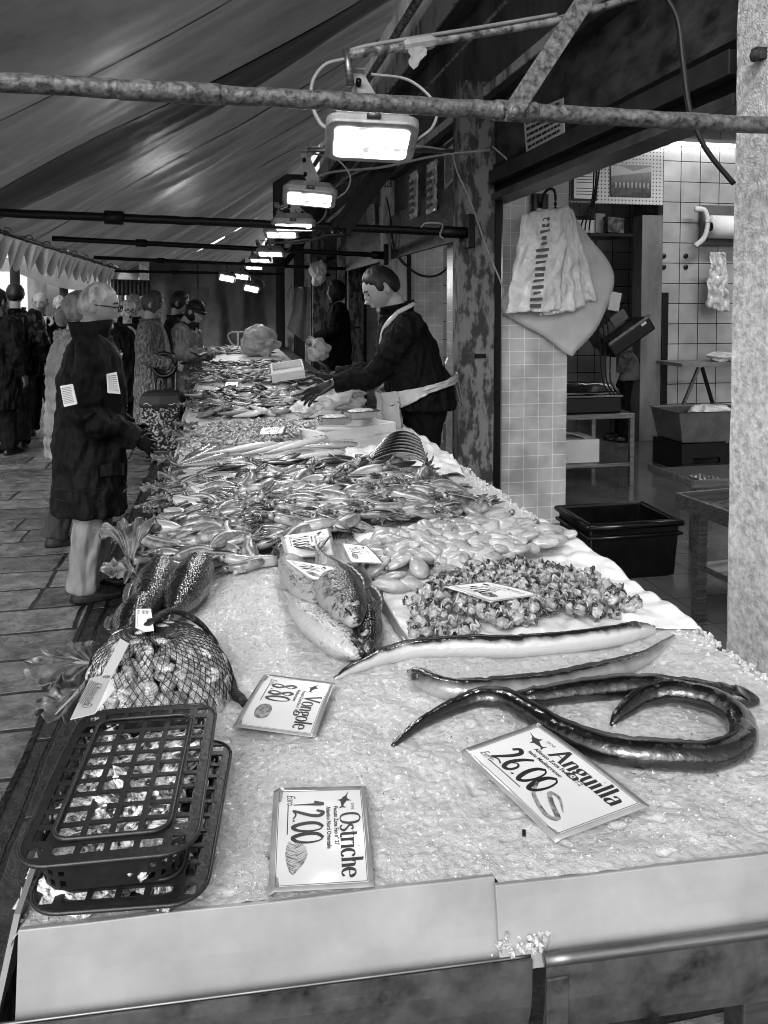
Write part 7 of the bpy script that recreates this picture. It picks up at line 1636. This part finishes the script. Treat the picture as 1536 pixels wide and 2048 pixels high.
# shelf below the pegboard with boxes
a, c_ = onY(1140, 466, by - .5), onY(1262, 466, by - .5)
r = empty('wall_shelf', (a.x, by - .55, a.z), 0, 'dark wall shelf holding boxes below the perforated board', 'shelf'); b = MB(); b.bx((-.5, 0, -.03), (c_.x - a.x, .5, 0)); b.build('board', M_dark, r)
for k, (px, w_, h_, m, lb) in enumerate(((1172, .24, .13, M_white, 'white cardboard box on the dark wall shelf'), (1200, .12, .2, M_frame, 'pale upright box on the dark wall shelf'), (1232, .26, .16, mat('dark_parcel', .06, .2, rough=.4, scale=12, lo=.45, hi=.55), 'dark glossy parcel on the right of the wall shelf'))):
    p = onY(px, 466, by - .45); r = empty('carton', (p.x, by - .45, p.z + .001), .2 * k, lb, 'box'); b = MB(); b.bx((-w_ / 2, 0, 0), (w_ / 2, .3, h_)); b.build('body', m, r, bevel=.006); b = MB(); b.bx((-w_ / 2 - .002, -.003, h_ * .9), (w_ / 2 + .002, .303, h_ + .004)); b.build('lid', m, r)
# lower shelf box
a, c_ = onY(1134, 936, yt + .06), onY(1199, 900, yt + .06)
r = empty('carton', (ta_.x + .02 , yt + .06, .06 + th_ * .32 + .002), 0, 'white carton standing on the lower shelf of the scale table', 'box'); W_ = c_.x - ta_.x - .02; b = MB(); b.bx((0, 0, 0), (W_, .4, .20)); b.build('body', M_white, r, bevel=.004)
b = MB(); b.sheet(lambda u, v: (W_ * u * .8, .02 + .2 * v, .205 + .06 * math.sin(PI * u) * (1 - v * .5)), 8, 4, .004); b.build('flap', M_white, r)
# big black tub
a = onZ(1178, 1166, .065); c_ = onZ(1382, 1166, .065)
r = empty('black_tub', (a.x, a.y, .065), 0, 'big black rectangular plastic tub on the shop floor', 'tub'); W_ = c_.x - a.x; H_ = .33; D_ = .42
def trr(t, ins, zz): e = .018 * (1 - t) + ins; return [(e, e, zz), (W_ - e, e, zz), (W_ - e, D_ - e, zz), (e, D_ - e, zz)]
b = MB(); b.rings([trr(0, 0, 0), trr(1, 0, H_), trr(1, .025, H_), trr(0, .03, .03)], cap=True); b.build('tub_wall', mat('tub_black', .010, .02, rough=.25, scale=12), r, bevel=.012)
b = MB(); q = trr(1, -.006, H_ - .02); b.tube(q + [q[0]], .018, 8); b.tube([V(p) - V((0, 0, .06)) for p in q + [q[0]]], .010, 8); b.build('rolled_rim', MATS['tub_black'], r, smooth=True)
# right side: steel table with tray, crate, basin, trestle, towel roll
a = onZ(1350, 985, .68); r = empty('steel_bench', (a.x, a.y, .06), R(6), 'steel bench with a raised rim just left of the plaster column', 'bench'); h_ = a.z - .06; L_x = .8; D_ = 1.15
b = MB(); b.bx((0, -D_, h_ - .075), (.014, 0, h_)); b.bx((.014, -.014, h_ - .075), (L_x, 0, h_)); b.build('rim', M_steel, r, bevel=.002)
b = MB(); b.bx((.016, -D_, h_ - .06), (L_x, -.016, h_ - .045)); b.build('worktop', M_dirtysteel, r)
for (x, y) in ((.05, -.12), (.05, -D_ + .02), (L_x - .1, -.12)):
    b = MB(); b.bx((x, y, 0), (x + .05, y + .05, h_ - .078)); b.build('leg', M_steel, r, bevel=.003)
b = MB(); b.bx((.06, -D_, h_ * .42), (L_x, -.1, h_ * .42 + .03)); b.build('lower_shelf', M_steel, r)
b = MB(); b.sheet(lambda u, v: (-.004, -.78 - .07 * u, h_ - .08 - .16 * v), 2, 4, .003); b.build('paper_slip', M_paper, r)
a2 = onY(1388, 960, 4.25); r = empty('metal_tray', (a2.x, 4.25, a2.z - .05), 0, 'dark steel tray with small shells behind the bench', 'tray'); b = MB(); b.bx((0, 0, 0), (.6, .5, .02)); b.build('tray_floor', M_dark, r)
b = MB(); b.bx((-.01, -.012, 0), (.6, -.002, .05)); b.bx((-.022, -.012, 0), (-.012, .5, .05)); b.build('rim', M_steel, r)
b = MB()
for k in range(14): chunk(b, V((.1 + .03 * (k % 5) + .02 * nz(k, 1), .08 + .05 * (k // 5), .03)), .014)
b.build('shells', M_meat, r)
b = MB(); b.bx((a2.x + .03, 4.28, .06), (a2.x + .09, 4.34, a2.z - .052)); tag(b.build('tray_stand', M_steel), 'steel upright carrying the dark shell tray', 'stand')
# crate stack with grey basin
yc = 6.4; a3 = onY(1364, 890, yc); r = empty('black_crate', (a3.x, yc, .06), 0, 'black plastic crate stack under the grey basin', 'crate'); hc_ = a3.z - .06
b = MB(); b.bx((0, 0, 0), (.75, .03, hc_ * .28)); b.bx((0, 0, hc_ * .5), (.75, .03, hc_)); b.bx((0, 0, hc_ * .28), (.12, .03, hc_ * .5)); b.bx((.4, 0, hc_ * .28), (.75, .03, hc_ * .5)); b.bx((0, .03, 0), (.03, .5, hc_)); b.bx((.03, .47, 0), (.75, .5, hc_)); b.build('crate_wall', M_dark, r)
a4 = onY(1358, 840, yc); r = empty('grey_basin', (a4.x, yc, .06 + hc_ + .003), 0, 'translucent grey basin with a handle slot standing on the black crate', 'basin'); hb = max(.15, onY(1360, 826, yc).z - (.06 + hc_))
b = MB(); b.rings([[(.08 * (1 - t) + i_, .06 * (1 - t) + i_, z), (.8 - i_, .06 * (1 - t) + i_, z), (.8 - i_, .5 - i_, z), (.08 * (1 - t) + i_, .5 - i_, z)] for t, z, i_ in ((0, 0, 0), (1, hb, 0), (1.2, hb + .005, -.02), (1, hb - .002, .012), (0, .02, .02))]); b.build('basin_wall', mat('basin_grey', .17, .12, rough=.25, coat=.5), r, bevel=.012)
b = MB(); b.ell((.5, .25, hb * .9), (.22, .15, .06), None, 14, 8, lambda d: 1 + .4 * nz(d.x * 3, d.y * 3, d.z)); b.build('rags', M_bag, r)
# folding table at the back wall
yf_ = 7.4; a5, c5 = onY(1364, 727, yf_), onY(1475, 735, yf_)
r = empty('folding_table', (a5.x, yf_, 0), 0, 'pale folding table with slanting legs against the tiled wall', 'table'); b = MB(); b.bx((0, 0, a5.z - .04), (1.3, .5, a5.z)); b.build('tabletop', M_frame, r, bevel=.004)
for (x0, x1) in ((.22, -.16), (.26, .55)):
    b = MB(); b.beam((x0, .03, a5.z - .05), (x1, .03, .09), .03, .03, (0, 1, 0)); b.build('leg', M_steel if x1 < 0 else M_darkmetal, r)
crumple('cloth_heap', V((a5.x + .62, yf_ + .2, a5.z)), (.16, .12, .05), 'pale cloth heap lying on the folding table', 'cloth', 31)
# towel roll dispenser and the bag on the tiled wall
a6 = onY(1395, 455, by - .1); r = empty('towel_dispenser', (a6.x, by - .12, a6.z), 0, 'paper towel roll in a white bracket on the grey tiled wall', 'dispenser')
b = MB(); b.tube(crom([(-.09, -.06, .20), (.02, -.08, .18), (.06, -.08, .04), (.02, -.08, -.12), (-.08, -.06, -.22)], 8), [.02] * 33, 8, [.03] * 33); b.build('bracket', M_white, r, smooth=True)
b = MB(); b.tube([(.10, -.08, 0), (.7, -.08, 0)], .13, 24); b.build('paper_roll', M_paper, r, smooth=True)
b = MB(); b.tube([(.095, -.08, 0), (.099, -.08, 0)], .05, 16); b.build('roll_core', M_dark, r)
b = MB(); b.bx((.07, .03, -.2), (.7, .10, .26)); b.build('back_plate', mat('disp_grey', .2, .16, rough=.4), r, bevel=.01)
hang('plastic_bag', ((1420, 505), (1450, 505), (1460, 625), (1412, 615)), by - .25, M_bag, 'crumpled plastic bag hanging below the paper towel roll', 'plastic bag', amp=.05, seed=15)
for (px, py, k) in ((1327, 512, 0), (1327, 534, 1), (1371, 512, 2), (1371, 534, 3)):
    p = onY(px, py, by); b = MB(); b.ell((0, -.01, 0), (.03, .012, .03), None, 10, 6); o = b.build('wall_hook', M_dark); o.location = p; tag(o, 'small dark hook on the tiled wall, %s' % ('upper one beside the door frame', 'lower one beside the door frame', 'upper one below the towel roll', 'lower one below the towel roll')[k], 'hook')
# switch box on the far partition, tied cord bundle on bar
b = MB(); p = onY(857, 483, PY[2] + .12); b.box(p + V((0, -.02, 0)), (.15, .04, .14)); tag(b.build('switch_box', M_dark, bevel=.004), 'dark switch box on the small tiles behind the second cross bar', 'switch box')
cable('tied_cord', [onD(x, y, 5.0) for x, y in ((842, 455), (850, 447), (870, 446), (885, 450), (880, 470), (888, 478))], .007, M_cable, 'pale cord knotted round the second cross bar', 'cord')
# ceiling light of the shop: the lit tube gives light
L = bpy.data.lights.new('tube_glow', 'AREA'); L.shape = 'RECTANGLE'; L.size = 1.2; L.size_y = .08; L.energy = 16; lo = bpy.data.objects.new('tube_glow', L); COL.objects.link(lo); lo.location = (ta.x + .8, by - 1.3, ta.z - .03); lo.rotation_euler = (R(8), 0, 0)
print('OBJECTS', len(bpy.data.objects))
